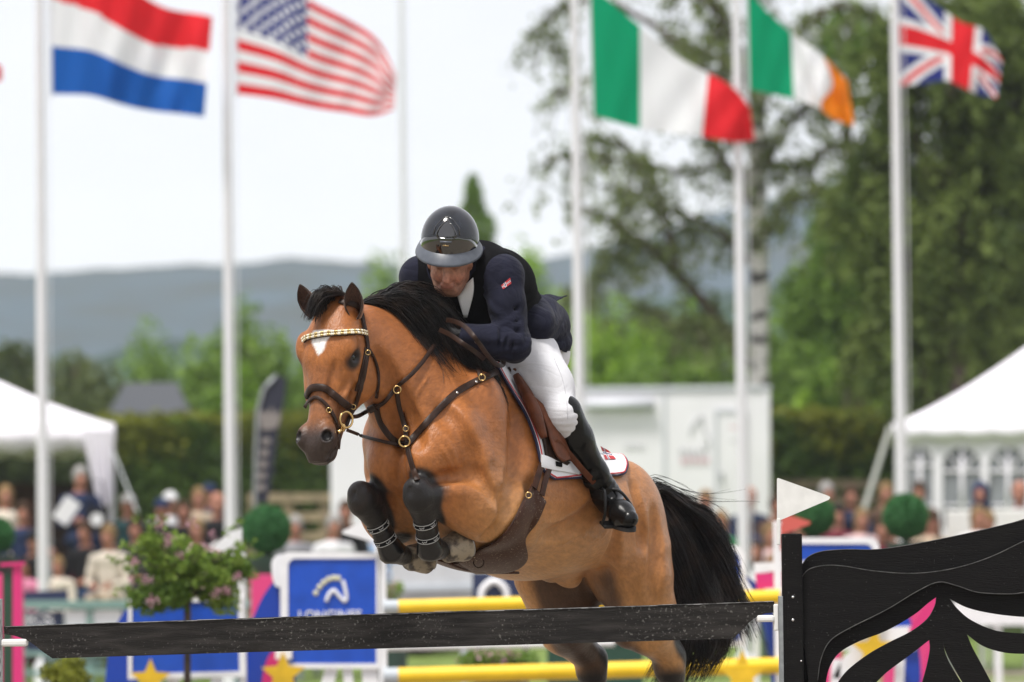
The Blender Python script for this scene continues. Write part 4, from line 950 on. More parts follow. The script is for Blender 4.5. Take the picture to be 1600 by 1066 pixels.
fl = [(794, 574), (807, 590), (824, 620), (840, 655), (849, 690), (853, 712)]; fr = [(870, 585), (895, 620), (905, 650), (908, 680), (902, 710), (885, 728)]
sheet('flap', fl, fr, 22, 26, .026, .008, m_lea, saddle)
fl2 = [(802, 576), (818, 590), (836, 625), (852, 660), (862, 695), (871, 714)]; fr2 = [(870, 585), (895, 620), (905, 650), (908, 680), (902, 710), (880, 722)]
sheet('outer_flap', fl2, fr2, 20, 26, .046, .008, m_lea2, saddle)
b = MB(); pts = [S(808, 578, .16), S(822, 612, .20), S(840, 652, .22), S(852, 688, .23)]; kr = [h1(x, y, .045) for x, y in ((806, 586), (822, 615), (838, 650), (850, 684))]; b.tube([tuple(v) for v in bez(kr, 20)], [.014+.012*math.sin(math.pi*i/19) for i in range(20)], 10); b.build('knee_roll', m_lea2, saddle, smooth=True)
ssd = SDF((-.95, -.30, WL[2]-.45), (.10, .30, WL[2]+.20), .008)
ssd.chain([T(-.10, 0, .06), T(-.22, 0, .035), T(-.40, 0, .02), T(-.46, 0, .04)], [.045, .07, .09, .06], .05)
ssd.cone(T(-.13, .10, -.06), T(-.40, .11, -.06), .045, .045, .05); ssd.cone(T(-.13, -.10, -.06), T(-.40, -.11, -.06), .045, .045, .05)
ssd.cone(T(-.47, .05, .03), T(-.47, -.05, .03), .045, .045, .04)
sm_, _ = ssd.mesh('seat'); link('seat', sm_, m_lea2, saddle)
# girth with its belly guard
girth = thing('girth', 'brown leather girth with a mud-speckled belly guard under the bay horse', 'girth', OR, RZ)
z3 = lambda x, y: (500+x*.3752, 560+y*.3752)
for dx in (0, 1):
    strap('girth_strap', [z3(925+dx*34, 440+dx*8), z3(905+dx*34, 500+dx*10), z3(893+dx*32, 540+dx*30)], .027, .006, m_girth, girth, .022, 24)
gl = [z3(*p_) for p_ in ((885, 525), (842, 605), (800, 690), (735, 765), (640, 812), (578, 850))]; gr = [z3(*p_) for p_ in ((939, 597), (903, 680), (852, 752), (860, 838), (795, 886), (650, 895))]
m_guard = mat('speckled_leather', (.055, .020, .010), rough=.45, spec=.22, noise=1, nscale=130, col2=(.36, .29, .20), lo=.62, hi=.68, bump=.3, bscale=180)
o, Wg = sheet('belly_guard', gl, gr, 24, 30, .016, .010, m_guard, girth, smooth=1, mirror=True)
b = MB(); b.tube([tuple(v) for v in np.concatenate([Wg[:, 0]])], .005, 6); b.tube([tuple(v) for v in Wg[:, -1]], .005, 6); b.build('edge_binding', m_girth, o, smooth=True)
ring('ring', h1(825.7, 774, .026), .011, .003, m_brass, girth)
ring('emblem', h1(748, 879, .026), .020, .0025, m_lea, girth)
# strap under the belly joins both sides
gb = MB(); mid = [Wg[-1, 12]*A(1, 1-1.0*t_*2, 1) for t_ in np.linspace(0, 1, 9)]; mid = hs.snap(np.array(mid), .014, 4); vn = hs.normal(mid); ribbon('belly_strap', mid, vn, .14, .006, m_girth, girth)
# stirrup leathers and irons
for s_, an, kn, to in ((1, anL, knL, toeL), (-1, anR, knR, toeR)):
    mm = A(1, s_, 1)
    p0 = h1(868, 690, .05)*mm; p3 = an+A(.055, s_*.02, .012)
    tmp = [p0, (S(880, 699, .345) if 1 else 0)*mm, (S(908, 731, .40))*mm*A(1, 1, 1), p3+A(.0, 0, .02)]
    if s_ == -1: tmp = [tmp[0], tmp[0]*.66+tmp[3]*.34+A(.03, -.03, 0), tmp[0]*.33+tmp[3]*.67+A(.03, -.02, 0), tmp[3]]
    else:
        tmp = [p0, D_(881, 700, p0[0]*.7+p3[0]*.3+.03), D_(909, 733, p0[0]*.35+p3[0]*.65+.04), D_(938, 764, p3[0]+.01)]
    Pw = bez(tmp, 30); vw = (CL-Pw)*A(1, s_, 1); vw /= np.linalg.norm(vw, axis=1, keepdims=True)
    ribbon('stirrup_leather', Pw, vw, .024, .005, m_lea2, saddle)
    d_ = (to-an); d_ /= np.linalg.norm(d_); up_ = A(0, 0, 1)-d_*d_[2]; up_ /= np.linalg.norm(up_); sx = np.cross(up_, d_)
    ball_ = an*.42+to*.58; bot = ball_-up_*.064; top = Pw[-1]
    st = MB(); lft = bot+sx*.066; rgt = bot-sx*.066
    arch = bez([lft, lft+up_*.055, top*.5+(ball_+up_*.07)*.5+sx*.035, top, top*.5+(ball_+up_*.07)*.5-sx*.035, rgt+up_*.055, rgt], 36)
    st.tube([tuple(v) for v in arch], .0062, 8); io = st.build('stirrup', m_vest if False else mat('black_steel' if s_ == 1 else 'black_steel_far', (.03, .03, .03), rough=.3, metal=.8), saddle, smooth=True)
    t_ = MB(); t_.beam(tuple(lft), tuple(rgt), .05, .012, up=tuple(up_)); t_.build('tread', mat_rub, io, bevel=.003)
# spur straps on the boots
for bo_, an, to, s_ in ((None, anL, toeL, 1),):
    Pw = bez([D_(944, 777, an[0]+.04), D_(958, 776, an[0]+.075), D_(975, 784, an[0]+.08), D_(992, 796, an[0]+.06), D_(1003, 802, an[0]+.05)], 24); vw = CL-Pw; vw /= np.linalg.norm(vw, axis=1, keepdims=True)
# ---- boots on the fore legs
m_tb = mat('glossy_black_shell', (.008, .008, .009), rough=.25, spec=.35, coat=.2, noise=.2, nscale=30); m_wl = mat('white_print', (.42, .42, .42), rough=.6)
for K, F_, H_, nm in ((LK, LF, LH, 'tendon_boot'), (RK, RF, RH, 'tendon_boot')):
    a0 = K*.72+F_*.28; a1 = F_+(F_-K)/np.linalg.norm(F_-K)*.015; ax = Vector(a1-a0); L_ = ax.length; q_ = ax.normalized().to_track_quat('Z', 'X').to_matrix()
    b = MB(); b.lathe(tuple(a0), [(.030, 0), (.042, .001), (.039, L_*.3), (.038, L_*.6), (.048, L_*.82), (.054, L_*.96), (.047, L_+.01), (.03, L_+.02)], 28, M=q_); bt = b.build('tendon_boot', m_tb, horse, smooth=True)
    bk = MB(); bk.beam(tuple(a0+A(-.036, 0, .0)), tuple(a1+A(-.050, 0, .0)), .030, .018); bk.build('boot_shell', m_tb, bt, bevel=.008)
    for pos in (.30, .62):
        c_ = a0+(a1-a0)*pos; r_ = .0430+.001*(pos > .5); h_ = .024
        b = MB(); b.lathe(tuple(c_), [(r_-.004, -h_/2), (r_, -h_/2+.002), (r_, h_/2-.002), (r_-.004, h_/2)], 32, M=q_); st_ = b.build('strap', m_vest, bt, smooth=True)
        w2 = MB()
        for hh in (-h_/2+.003, h_/2-.003): w2.lathe(tuple(c_), [(r_, hh-.0016), (r_+.0006, hh-.0014), (r_+.0006, hh+.0014), (r_, hh+.0016)], 32, M=q_)
        for g_ in range(6):            # little jumping-horse strokes printed round the strap
            a_ = 2*math.pi*g_/6; arc = []
            for dd, hh in ((-.20, -.004), (-.10, .003), (.0, -.001), (.10, .005), (.22, -.002)):
                arc.append(tuple(Vector(c_)+q_@Vector(((r_+.0008)*math.cos(a_+dd), (r_+.0008)*math.sin(a_+dd), hh))))
            w2.tube(arc, .0017, 5)
        w2.build('strap_print', m_wl, st_)
# ================================================================== GROUND, HILLS
def zg(x, y):
    t = min(max((y-60)/18, 0), 1); return .5*t*t*(3-2*t)
m_grass = mat('mown_grass', (.15, .21, .055), rough=.9, noise=.4, nscale=3, spec=.1, bump=.5, bscale=30)
m_sand = mat('arena_sand', (.26, .225, .18), rough=.95, noise=.2, nscale=2, spec=.1, bump=.6, bscale=12)
ys = [-160, -40, 0, 30, 50, 58]+[60+i for i in range(0, 20)]+[85, 100, 140, 200, 400, 1200, 4000]; xs = [-3000, -400, -60, -20, -8, 0, 8, 20, 60, 400, 3000]
V = [(x, y, zg(x, y)-.004) for y in ys for x in xs]; nx = len(xs); F = [(j*nx+i, j*nx+i+1, (j+1)*nx+i+1, (j+1)*nx+i) for j in range(len(ys)-1) for i in range(nx-1)]
b = MB(); b.add(V, F); setp(b.build('ground', m_grass, smooth=True), kind='structure')
b = MB(); b.add([(-30, -6, .002), (30, -6, .002), (30, 55, .002), (-30, 55, .002)], [(0, 1, 2, 3)]); setp(b.build('arena_ground', m_sand), kind='structure')
b = MB(); b.add([(4.2, 57.5, .004), (12, 57.5, .004), (12, 60.2, .012), (4.2, 59.6, .010)], [(0, 1, 2, 3)]); setp(b.build('gravel_path', m_sand), kind='structure')
def fbm(x, s=0):
    return math.sin(x*1.0+s)*.5+math.sin(x*2.3+s*2.1+1)*.27+math.sin(x*5.1+s*.7+2)*.14+math.sin(x*11.7+s)*.07+math.sin(x*27+s*3)*.04
def hill(name, dist, ridge, mt, depth=700, sd=0, z0=-5):      # a long wooded ridge with a real front and back slope
    rx = [GX(p_[0], dist) for p_ in ridge]; rz = [ZY(p_[1], dist, p_[0]) for p_ in ridge]; n = 160; V = []; m = 9
    for i in range(n+1):
        x = rx[0]+(rx[-1]-rx[0])*i/n; h = float(np.interp(x, rx, rz)); h += h*.012*fbm(x/dist*60, sd)
        for k in range(m+1):
            t = k/m; prof = math.sin(t*math.pi)**.8 if t < .5 else math.sin(t*math.pi)
            V.append((x*(1+(t-.5)*depth/dist), dist+(t-.5)*depth, z0+(h-z0)*prof+(h*.015*fbm(x/dist*60+k*1.7, k))*math.sin(t*math.pi)))
    F = [(i*(m+1)+k, (i+1)*(m+1)+k, (i+1)*(m+1)+k+1, i*(m+1)+k+1) for i in range(n) for k in range(m)]
    b = MB(); b.add(V, F); return setp(b.build(name, mt, smooth=True), kind='structure')
m_hill = mat('forest_far', (.008, .024, .046), rough=1, noise=.9, nscale=.022, spec=0); m_hill2 = mat('forest_near', (.024, .052, .040), rough=1, noise=.5, nscale=.03, spec=0)
hill('hills', 1900, [(-500, 450), (-200, 440), (0, 432), (110, 432), (200, 425), (350, 420), (460, 411), (560, 414), (650, 420), (760, 425), (880, 405), (980, 385), (1060, 360), (1150, 335), (1300, 292), (1420, 285), (1700, 300), (2200, 330)], m_hill, 900, 1)
hill('hill', 800, [(-400, 555), (0, 545), (90, 552), (150, 560), (210, 538), (280, 532), (420, 560), (600, 580), (800, 520), (1000, 470), (1200, 455), (1400, 440), (1700, 430), (2100, 450)], m_hill2, 260, 4)
# ================================================================== TREES
def leafmesh(name, C, size, tint, mat_, parent, droop=.0, aspect=.6):
    C = np.asarray(C, float); n = len(C); a = rng.normal(size=(n, 3)); a[:, 2] -= droop; a /= np.linalg.norm(a, axis=1, keepdims=True); r = rng.normal(size=(n, 3)); b_ = np.cross(a, r); b_ /= np.linalg.norm(b_, axis=1, keepdims=True)
    s = (size*rng.uniform(.6, 1.35, n))[:, None]; a = a*s; b_ = b_*s*aspect
    V = np.stack([C-a, C-b_*.9+a*.1, C+a, C+b_*.9+a*.1], 1).reshape(-1, 3); F = np.arange(n*4).reshape(n, 4)
    me = mesh_np(name, V, F); at = me.attributes.new('tint', 'FLOAT', 'FACE'); at.data.foreach_set('value', np.clip(tint, 0, 1).astype(np.float32))
    return link(name, me, mat_, parent)
m_bark = mat('brown_bark', (.07, .05, .035), rough=.9, noise=.5, nscale=8, bump=.5, bscale=15)
def birch_bark():
    m = mat('birch_bark', (.55, .53, .50), rough=.8, noise=1, nscale=3.2, col2=(.03, .027, .025), lo=.52, hi=.60, stretch=(1, 1, 2.2)); return m
m_birch = birch_bark()
LM = {k: leafmat('leaves_'+k, *c) for k, c in {
 'bright': ((.10, .18, .016), (.20, .34, .03), (.31, .46, .05)), 'mid': ((.07, .135, .022), (.15, .25, .040), (.23, .35, .06)),
 'olive': ((.045, .062, .024), (.080, .105, .038), (.13, .155, .055)), 'dark': ((.055, .088, .018), (.12, .165, .036), (.20, .26, .065)),
 'birch': ((.08, .105, .035), (.15, .19, .062), (.23, .28, .10)), 'hedge': ((.038, .078, .012), (.080, .140, .022), (.14, .21, .036)), 'gold': ((.10, .12, .015), (.17, .19, .02), (.25, .26, .03))}.items()}
def blobs(n, R_, k=9, flat=1.0, seed=None):                   # points in clumps through an ellipsoid crown
    c = rng.normal(size=(k, 3)); c /= np.linalg.norm(c, axis=1, keepdims=True); c *= rng.uniform(.25, .78, (k, 1)); i = rng.integers(0, k, n)
    p_ = rng.normal(size=(n, 3)); p_ /= np.linalg.norm(p_, axis=1, keepdims=True); p_ *= (rng.uniform(0, 1, (n, 1))**.45)*(.30+.16*rng.uniform(size=(k, 1)))[i]*1.1
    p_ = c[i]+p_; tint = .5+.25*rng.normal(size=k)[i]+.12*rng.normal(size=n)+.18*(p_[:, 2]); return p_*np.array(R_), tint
def tree(name, label, cat, x, y, h, rad, lm, n=5000, leaf=.16, k=14, trunk=.18, group='trees behind the hedge', zb=None, cz=.58, ch=.44, lean=0):
    z0 = zg(x, y) if zb is None else zb; t = thing(name, label, cat, (x, y, z0), 0, group)
    tr = MB(); tr.tube([(0, 0, -.3), (.05*h*.2, 0, h*.25), (lean, .1, h*.55), (lean*1.2, 0, h*.85)], [trunk*1.2, trunk, trunk*.6, trunk*.15], 8)
    for q_ in range(6):
        a = rng.uniform(0, 6.28); z1 = h*rng.uniform(.25, .6); tr.tube([(lean*z1/h, 0, z1), (math.cos(a)*rad*.4, math.sin(a)*rad*.4, z1+h*.12), (math.cos(a)*rad*.75, math.sin(a)*rad*.75, z1+h*.2)], [trunk*.4, trunk*.25, trunk*.08], 5)
    tr.build('trunk', m_bark, t, smooth=True)
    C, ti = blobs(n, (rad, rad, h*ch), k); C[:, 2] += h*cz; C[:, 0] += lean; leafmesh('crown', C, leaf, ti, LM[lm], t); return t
T0 = [ # px centre, distance, top py, half-width px, leaf, label
 (30, 105, 492, 95, 'olive', 'dull olive tree above the left tent, its crown cut by the first white flagpole'), (120, 112, 500, 62, 'olive', 'olive rounded tree between the first flagpole and the dark tent roof'),
 (230, 150, 535, 70, 'mid', 'small hazy tree behind the dark tent roof'), (300, 110, 530, 55, 'mid', 'green tree just right of the dark tent roof'), (395, 115, 452, 62, 'mid', 'tall green tree rising right of the second flagpole'),
 (450, 120, 560, 60, 'mid', 'low green tree left of the horse head'), (350, 105, 560, 60, 'bright', 'bright green tree directly behind the second flagpole'),
 (600, 150, 408, 48, 'mid', 'pale green treetop just left of the rider above the horse mane'), (520, 140, 560, 70, 'mid', 'green tree hidden mostly behind the horse head'),
 (820, 140, 392, 80, 'bright', 'pale yellow green tree right behind the rider'), (880, 150, 430, 60, 'mid', 'soft green tree between the rider and the third flagpole'),
 (760, 135, 470, 70, 'mid', 'green tree hidden mostly behind the rider'),
 (960, 110, 470, 75, 'bright', 'bright green bushy tree just right of the third flagpole'), (1060, 118, 490, 80, 'bright', 'bright green rounded tree above the white cabin'),
 (1120, 104, 520, 55, 'mid', 'green bushy tree left of the birch trunk'), (1000, 104, 540, 60, 'mid', 'low green bush tree over the left half of the white cabin'),
 (1250, 112, 440, 75, 'mid', 'green leafy tree just right of the birch trunk'), (1360, 106, 450, 70, 'bright', 'light green tree left of the fifth flagpole'), (1300, 98, 560, 50, 'bright', 'low bright green bush tree above the right hedge'),
 (1370, 96, 575, 45, 'bright', 'bright green bush tree left of the right marquee'), (1450, 105, 470, 80, 'mid', 'green tree right of the fifth flagpole behind the marquee roof'), (1540, 100, 440, 85, 'olive', 'olive tree behind the marquee roof at the right edge')]
for px, d, ty, hw, lm, lb in T0:
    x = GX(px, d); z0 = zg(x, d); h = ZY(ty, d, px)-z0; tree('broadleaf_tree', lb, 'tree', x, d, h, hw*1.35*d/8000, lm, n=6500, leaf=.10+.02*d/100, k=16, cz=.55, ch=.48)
# conifer behind the rider's helmet
x = GX(745, 130); t = thing('conifer_tree', 'narrow dark green conifer rising behind the rider helmet', 'tree', (x, 130, .5), 0, None); h = ZY(272, 130, 745)-.5
b = MB(); b.tube([(0, 0, 0), (0, 0, h*.97)], [.2, .03], 8); b.build('trunk', m_bark, t, smooth=True)
n = 6500; q_ = rng.uniform(0, 1, n)**.7; ang = rng.uniform(0, 6.28, n); rr = np.minimum(.06+3.4*q_, 2.4)*rng.uniform(.15, 1, n)**.6*(.85+.15*np.sin(q_*50)); C = np.stack([np.cos(ang)*rr, np.sin(ang)*rr, h*(1-q_*.75)], 1); leafmesh('crown', C, .12, rng.normal(.45, .2, n), LM['mid'], t, droop=.4)
# ---- the birch
bd = 78.0; bx = GX(1184, bd, 700); birch = thing('birch_tree', 'tall birch with white trunk and drooping branches behind the fourth flagpole', 'tree', (bx, bd, zg(bx, bd)), 0)
def bp(px, py, dy=0.0): p_ = P(px, py, bd+dy); return np.array([p_.x-bx, dy, p_.z-zg(bx, bd)])
tk = MB(); tk.tube([(0, 0, -.2), tuple(bp(1185, 600)), tuple(bp(1187, 450)), tuple(bp(1183, 300)), tuple(bp(1186, 150)), tuple(bp(1178, 0)), tuple(bp(1170, -150))], [.20, .155, .15, .14, .12, .10, .05], 12); tk.build('trunk', m_birch, birch, smooth=True)
limbs = [([(1165, 575), (1120, 500), (1060, 430), (990, 370), (925, 330), (880, 320)], .10, 0), ([(1180, 330), (1130, 250), (1070, 180), (1000, 130), (930, 120), (870, 150)], .07, -1.0), ([(1180, 220), (1110, 120), (1020, 40), (930, 0), (860, 30), (835, 110)], .07, .8),
 ([(1182, 420), (1120, 360), (1050, 330), (980, 300), (930, 290)], .05, 1.2), ([(1180, 120), (1120, 20), (1050, -40), (980, -60), (900, -40)], .06, -.5), ([(1186, 280), (1230, 200), (1290, 150), (1350, 170), (1380, 240)], .06, .5), ([(1187, 380), (1220, 330), (1270, 300), (1330, 310)], .05, -.8),
 ([(1184, 160), (1240, 60), (1310, 10), (1370, 30), (1400, 90)], .06, 1.0), ([(1175, 40), (1200, -60), (1260, -90), (1330, -80)], .05, -1.0), ([(1150, 540), (1100, 510), (1040, 500), (990, 470)], .04, -.6), ([(1185, 330), (1150, 230), (1130, 120), (1120, 20), (1100, -60)], .06, .3), ([(1060, 430), (1040, 350), (1010, 270), (960, 220), (900, 220)], .05, .6),
 ([(990, 370), (960, 400), (930, 430), (900, 470)], .03, .2), ([(1186, 200), (1160, 120), (1100, 80), (1040, 60)], .04, -1.4), ([(1184, 260), (1250, 260), (1300, 230), (1340, 220)], .04, 1.4), ([(1130, 250), (1080, 270), (1020, 260), (960, 250), (890, 240), (850, 260)], .04, -1.6)]
C = []; ti = []; m_twig = m_bark
for pts, r0, dy in limbs:
    k = len(pts); pl_ = bez([bp(p_[0], p_[1], dy*(i/(k-1))*1.3) for i, p_ in enumerate(pts)], 24); b = MB(); b.tube([tuple(v) for v in pl_], [r0*(1-.85*i/23)+.006 for i in range(24)], 7); 
    tw = b
    for q_ in range(34):
        i0 = int(rng.uniform(.12, 1)*23); st_ = pl_[i0]; a = rng.uniform(0, 6.28); L = rng.uniform(.3, 1.0); dirh = np.array([math.cos(a), math.sin(a), 0]); ts = np.linspace(0, 1, 7)
        tws = np.stack([st_+dirh*L*.75*t_+np.array([0, 0, .18*t_-L*1.0*t_**2.0]) for t_ in ts]); tw.tube([tuple(v) for v in tws], [.010*(1-.7*t_)+.002 for t_ in ts], 3, cap=False)
        nl = int(rng.uniform(10, 40)); tt = rng.uniform(.15, 1, nl); pp = np.stack([np.interp(tt, ts, tws[:, j]) for j in range(3)], 1)+rng.normal(0, .09, (nl, 3)); C.append(pp); ti.append(np.full(nl, rng.normal(.5, .2))+rng.normal(0, .12, nl))
    tw.build('limb', m_bark, birch, smooth=True)
leafmesh('crown', np.concatenate(C), .055, np.concatenate(ti), LM['birch'], birch, droop=.6, aspect=.7)
# ---- big dark hanging trees at the right
def bigtree(px, d, lb, blobs_, n, lm='dark', leaf=.075):
    x0 = GX(px, d, 800); t = thing('weeping_tree', lb, 'tree', (x0, d, zg(x0, d)), 0, 'large dark trees at the right'); z0 = zg(x0, d)
    tr = MB(); tops = []
    tr.tube([(0, 0, -.2), (0, 0, 2.5), (.2, 0, 5), (0, 0, 9)], [.32, .26, .18, .05], 10)
    C = []; ti = []; tot = sum(b_[2]*b_[3] for b_ in blobs_)
    for cx, cy, rx, rz_, dy in blobs_:
        c = P(cx, cy, d+dy); c = np.array([c.x-x0, dy, c.z-z0]); s_ = d/8000; nn = int(n*rx*rz_/tot); tr.tube([(0, 0, max(1.5, c[2]-2.2)), tuple(c*A(.55, .55, .9)), tuple(c)], [.12, .07, .03], 6)
        ns = max(nn//34, 1)
        for q_ in range(ns):
            u_ = rng.normal(size=3); u_ /= np.linalg.norm(u_); u_ *= rng.uniform(.35, 1)**.5; st_ = c+u_*A(rx*s_, rx*s_*.8, rz_*s_); L = rng.uniform(.25, .95); tt = rng.uniform(0, 1, 34)
            pp = st_+np.stack([(u_[0]*.25)*tt, (u_[1]*.25)*tt, -L*tt], 1)+rng.normal(0, .075, (34, 3)); C.append(pp); ti.append(np.full(34, rng.normal(.45, .22))+rng.normal(0, .12, 34))
    tr.build('trunk', m_bark, t, smooth=True); leafmesh('crown', np.concatenate(C), leaf, np.concatenate(ti), LM[lm], t, droop=.8, aspect=.5); return t
bigtree(1480, 74, 'large dark green weeping tree behind the fifth flagpole and its cross-striped flag', [(1500, 60, 130, 120, 0), (1460, 230, 110, 120, .5), (1560, 300, 110, 140, 0), (1420, 380, 90, 110, 0), (1500, 460, 110, 120, .3), (1600, 150, 90, 160, 0), (1340, 300, 60, 70, .4), (1380, 100, 60, 60, 0), (1410, 520, 80, 80, 0)], 42000)
bigtree(1640, 82, 'dark green weeping tree cut off by the right edge of the picture', [(1620, 60, 130, 160, 0), (1610, 300, 130, 160, 0), (1590, 500, 120, 120, 0), (1470, 560, 90, 70, 0), (1700, 200, 120, 200, 0)], 30000)
bigtree(1330, 92, 'dark green tree filling the gap between the birch and the fifth flagpole', [(1330, 350, 65, 70, 0), (1290, 440, 70, 70, 0), (1370, 470, 70, 80, 0), (1330, 40, 50, 50, 0)], 13000, 'mid')
# trees standing behind the photographer (they mirror in the helmet and the boots)
C = []; ti = []
for i, (x, y, h) in enumerate([(-16, -34, 9), (-6, -38, 11), (5, -36, 10), (15, -33, 9), (25, -30, 8), (-27, -28, 9)]):
    c_, t_ = blobs(1800, (5.6, 5.6, h*.5), 14); c_ += A(x, y, h*.52); C.append(c_); ti.append(t_)
setp(leafmesh('woodland', np.concatenate(C), .5, np.concatenate(ti), LM['dark'], None), kind='stuff')
# ================================================================== HEDGES
def hedge(lb, px0, px1, d, ty, n=26000, thick=1.6, lm='hedge'):
    x0, x1 = GX(px0, d, 720), GX(px1, d, 720); zb = zg(0, d)-.1; zt = ZY(ty, d, (px0+px1)/2); t = thing('hedge', lb, 'hedge', ((x0+x1)/2, d, zb), 0, 'clipped hedges'); w_ = x1-x0; H_ = zt-zb
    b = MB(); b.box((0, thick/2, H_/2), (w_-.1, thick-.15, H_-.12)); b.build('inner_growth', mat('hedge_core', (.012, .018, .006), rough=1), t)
    nf = int(n*.78); C1 = np.stack([rng.uniform(-w_/2, w_/2, nf), rng.normal(0, .05, nf), rng.uniform(0, 1, nf)*H_], 1); bulge = .07*np.sin(C1[:, 0]*2.1)+.05*np.sin(C1[:, 0]*5.3+C1[:, 2]*3); C1[:, 1] += bulge; C1[:, 2] += .03*np.sin(C1[:, 0]*4)
    nt_ = n-nf; C2 = np.stack([rng.uniform(-w_/2, w_/2, nt_), rng.uniform(0, thick, nt_), H_+rng.normal(0, .06, nt_)], 1)
    t1 = .42+.2*np.sin(C1[:, 0]*3.1+np.sin(C1[:, 2]*5))*.6+rng.normal(0, .2, nf); leafmesh('foliage', C1, .07, t1, LM[lm], t); leafmesh('new_growth', C2, .08, rng.normal(.5, .25, nt_), LM['gold'], t)
    C3 = np.stack([rng.uniform(-w_/2, w_/2, 3500), rng.normal(-.05, .05, 3500), H_-np.abs(rng.normal(0, .26, 3500))], 1); leafmesh('new_growth', C3, .07, rng.normal(.45, .25, 3500), LM['gold'], t)
hedge('long clipped dark green hedge between the left tent and the horse', 150, 640, 84, 657)
hedge('clipped dark green hedge between the white cabin and the right marquee', 1150, 1460, 84, 652, 18000)
hedge('clipped hedge hidden behind the white cabin', 640, 1150, 86, 657, 6000)
# ================================================================== THE FRONT JUMP
from mathutils.geometry import tessellate_polygon
m_blk = weathered('black_jump_paint', (.0055, .005, .005), (.009, .0085, .008), (.16, .155, .15), .64)
m_plank = weathered('worn_black_plank', (.016, .0145, .0135), (.045, .041, .038), (.26, .25, .23), .60)
m_plastic = mat('white_plastic', (.72, .72, .70), rough=.45, noise=.08, nscale=20); m_galv = mat('galvanised_steel', (.30, .32, .33), rough=.45, metal=.5, noise=.2, nscale=25)
def plate(name, outer, holes, d, th, mat_, parent, org, bevel=.002, slope=0.0):      # pixel outline cut from a real board standing at distance d
    def W_(p_): dd = d+slope*(p_[0]-1218); v = P(p_[0], p_[1], dd); return Vector((v.x, dd, v.z))-Vector(org)
    loops = [[W_(p_) for p_ in outer]]+[[W_(p_) for p_ in h_] for h_ in holes]; allv = [v for l in loops for v in l]; n = len(allv)
    tris = tessellate_polygon([[Vector((v.x, v.z, 0)) for v in l] for l in loops]); V = [tuple(v) for v in allv]+[(v.x, v.y+th, v.z) for v in allv]
    F = [tuple(t_) for t_ in tris]+[tuple(n+i for i in t_[::-1]) for t_ in tris]; o_ = 0
    for l in loops:
        m = len(l); F += [(o_+i, o_+(i+1) % m, n+o_+(i+1) % m, n+o_+i) for i in range(m)]; o_ += m
    b = MB(); b.add(V, F); return b.build(name, mat_, parent, auto=35)
def sm(pts, n=8):                                   # smooth an open polyline
    p_ = np.array(pts, float); k = len(p_)-1; t_ = np.linspace(0, k, k*n+1); return [tuple(v) for v in np.stack([np.interp(t_, *crom(np.arange(k+1), p_[:, j], 600)) for j in (0, 1)], 1)]
JD = 19.45
org = P(600, 1000, JD); org.z = 0; org.y = JD
pk = [(6, 979)]+[(6+1204*i/8, 979-39*i/8-.9*math.sin(math.pi*i/8)) for i in range(1, 9)]+sm([(1210, 957), (1192, 960), (1174, 970), (1160, 984), (1146, 998)])+[(800, 1008), (400, 1019), (82, 1029)]+sm([(82, 1029), (66, 1018), (46, 1003), (24, 994), (7, 991)])
plank = plate('jump_plank', pk, [], JD, .028, m_plank, None, (0, 0, 0)); plank.location = (0, 0, 0)
setp(plank, 'long worn black plank hanging across the front jump between its cups', 'jump plank')
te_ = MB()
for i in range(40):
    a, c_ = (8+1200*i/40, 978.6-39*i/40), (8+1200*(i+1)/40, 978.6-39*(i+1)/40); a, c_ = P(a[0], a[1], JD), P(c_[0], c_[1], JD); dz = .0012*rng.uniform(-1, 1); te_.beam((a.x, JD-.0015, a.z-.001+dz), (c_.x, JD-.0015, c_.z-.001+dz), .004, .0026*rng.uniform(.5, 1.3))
te_.build('worn_edge_highlight', mat('bare_worn_highlight', (.30, .30, .30), rough=.8, noise=1, nscale=18, col2=(.04, .04, .04), lo=.45, hi=.6), plank)  # bare worn wood, with the top-edge highlight put into its pale colour
md = plank.modifiers.new('bevel', 'BEVEL'); md.width = .003; md.segments = 2; md.limit_method = 'ANGLE'
z7 = lambda x, y: (1100+x*.4748, 560+y*.4747)
Z = lambda L: [z7(*p_) for p_ in L]
wing = thing('jump_wing', 'carved black wooden jump wing with curved openings holding the right end of the plank', 'jump wing', (P(1300, 1000, JD).x, JD, 0)); wo_ = wing.location
back_top = sm(Z([(322, 680), (345, 652), (390, 635), (470, 629), (570, 629), (700, 610), (850, 580), (1000, 545), (1200, 480)]))
outer = back_top+Z([(1200, 1700), (322, 1700)])
hA = sm(Z([(398, 1085), (412, 1020), (445, 970), (510, 932), (600, 897), (690, 845), (735, 808), (765, 786)]), 4)+sm(Z([(765, 786), (760, 815), (735, 858), (680, 900), (610, 935), (540, 975), (470, 1030), (430, 1085)]), 4)[1:]
hA += Z([(430, 1250), (380, 1250)])
hB = sm(Z([(545, 1090), (600, 1035), (680, 975), (742, 927)]), 4)+sm(Z([(742, 927), (744, 960), (732, 1020), (712, 1090)]), 4)[1:]+Z([(700, 1300), (520, 1300)])
hC = sm(Z([(808, 791), (870, 822), (960, 842), (1060, 852), (1150, 852)]), 4)+sm(Z([(1150, 905), (1060, 906), (960, 896), (880, 862), (835, 825), (808, 791)]), 4)[:-1]
hD = sm(Z([(865, 908), (920, 948), (990, 969), (1060, 973), (1150, 972)]), 4)+Z([(1150, 1300), (1020, 1300)])+sm(Z([(955, 1085), (915, 1010), (885, 955), (865, 908)]), 4)[:-1]
hE = sm(Z([(786, 940), (805, 985), (830, 1030), (862, 1085)]), 4)+sm(Z([(858, 1085), (824, 1030), (800, 985), (786, 940)]), 4)[1:-1]
plate('back_panel', outer, [hA, hB, hC, hD, hE], JD+.030, .024, m_blk, wing, wo_)
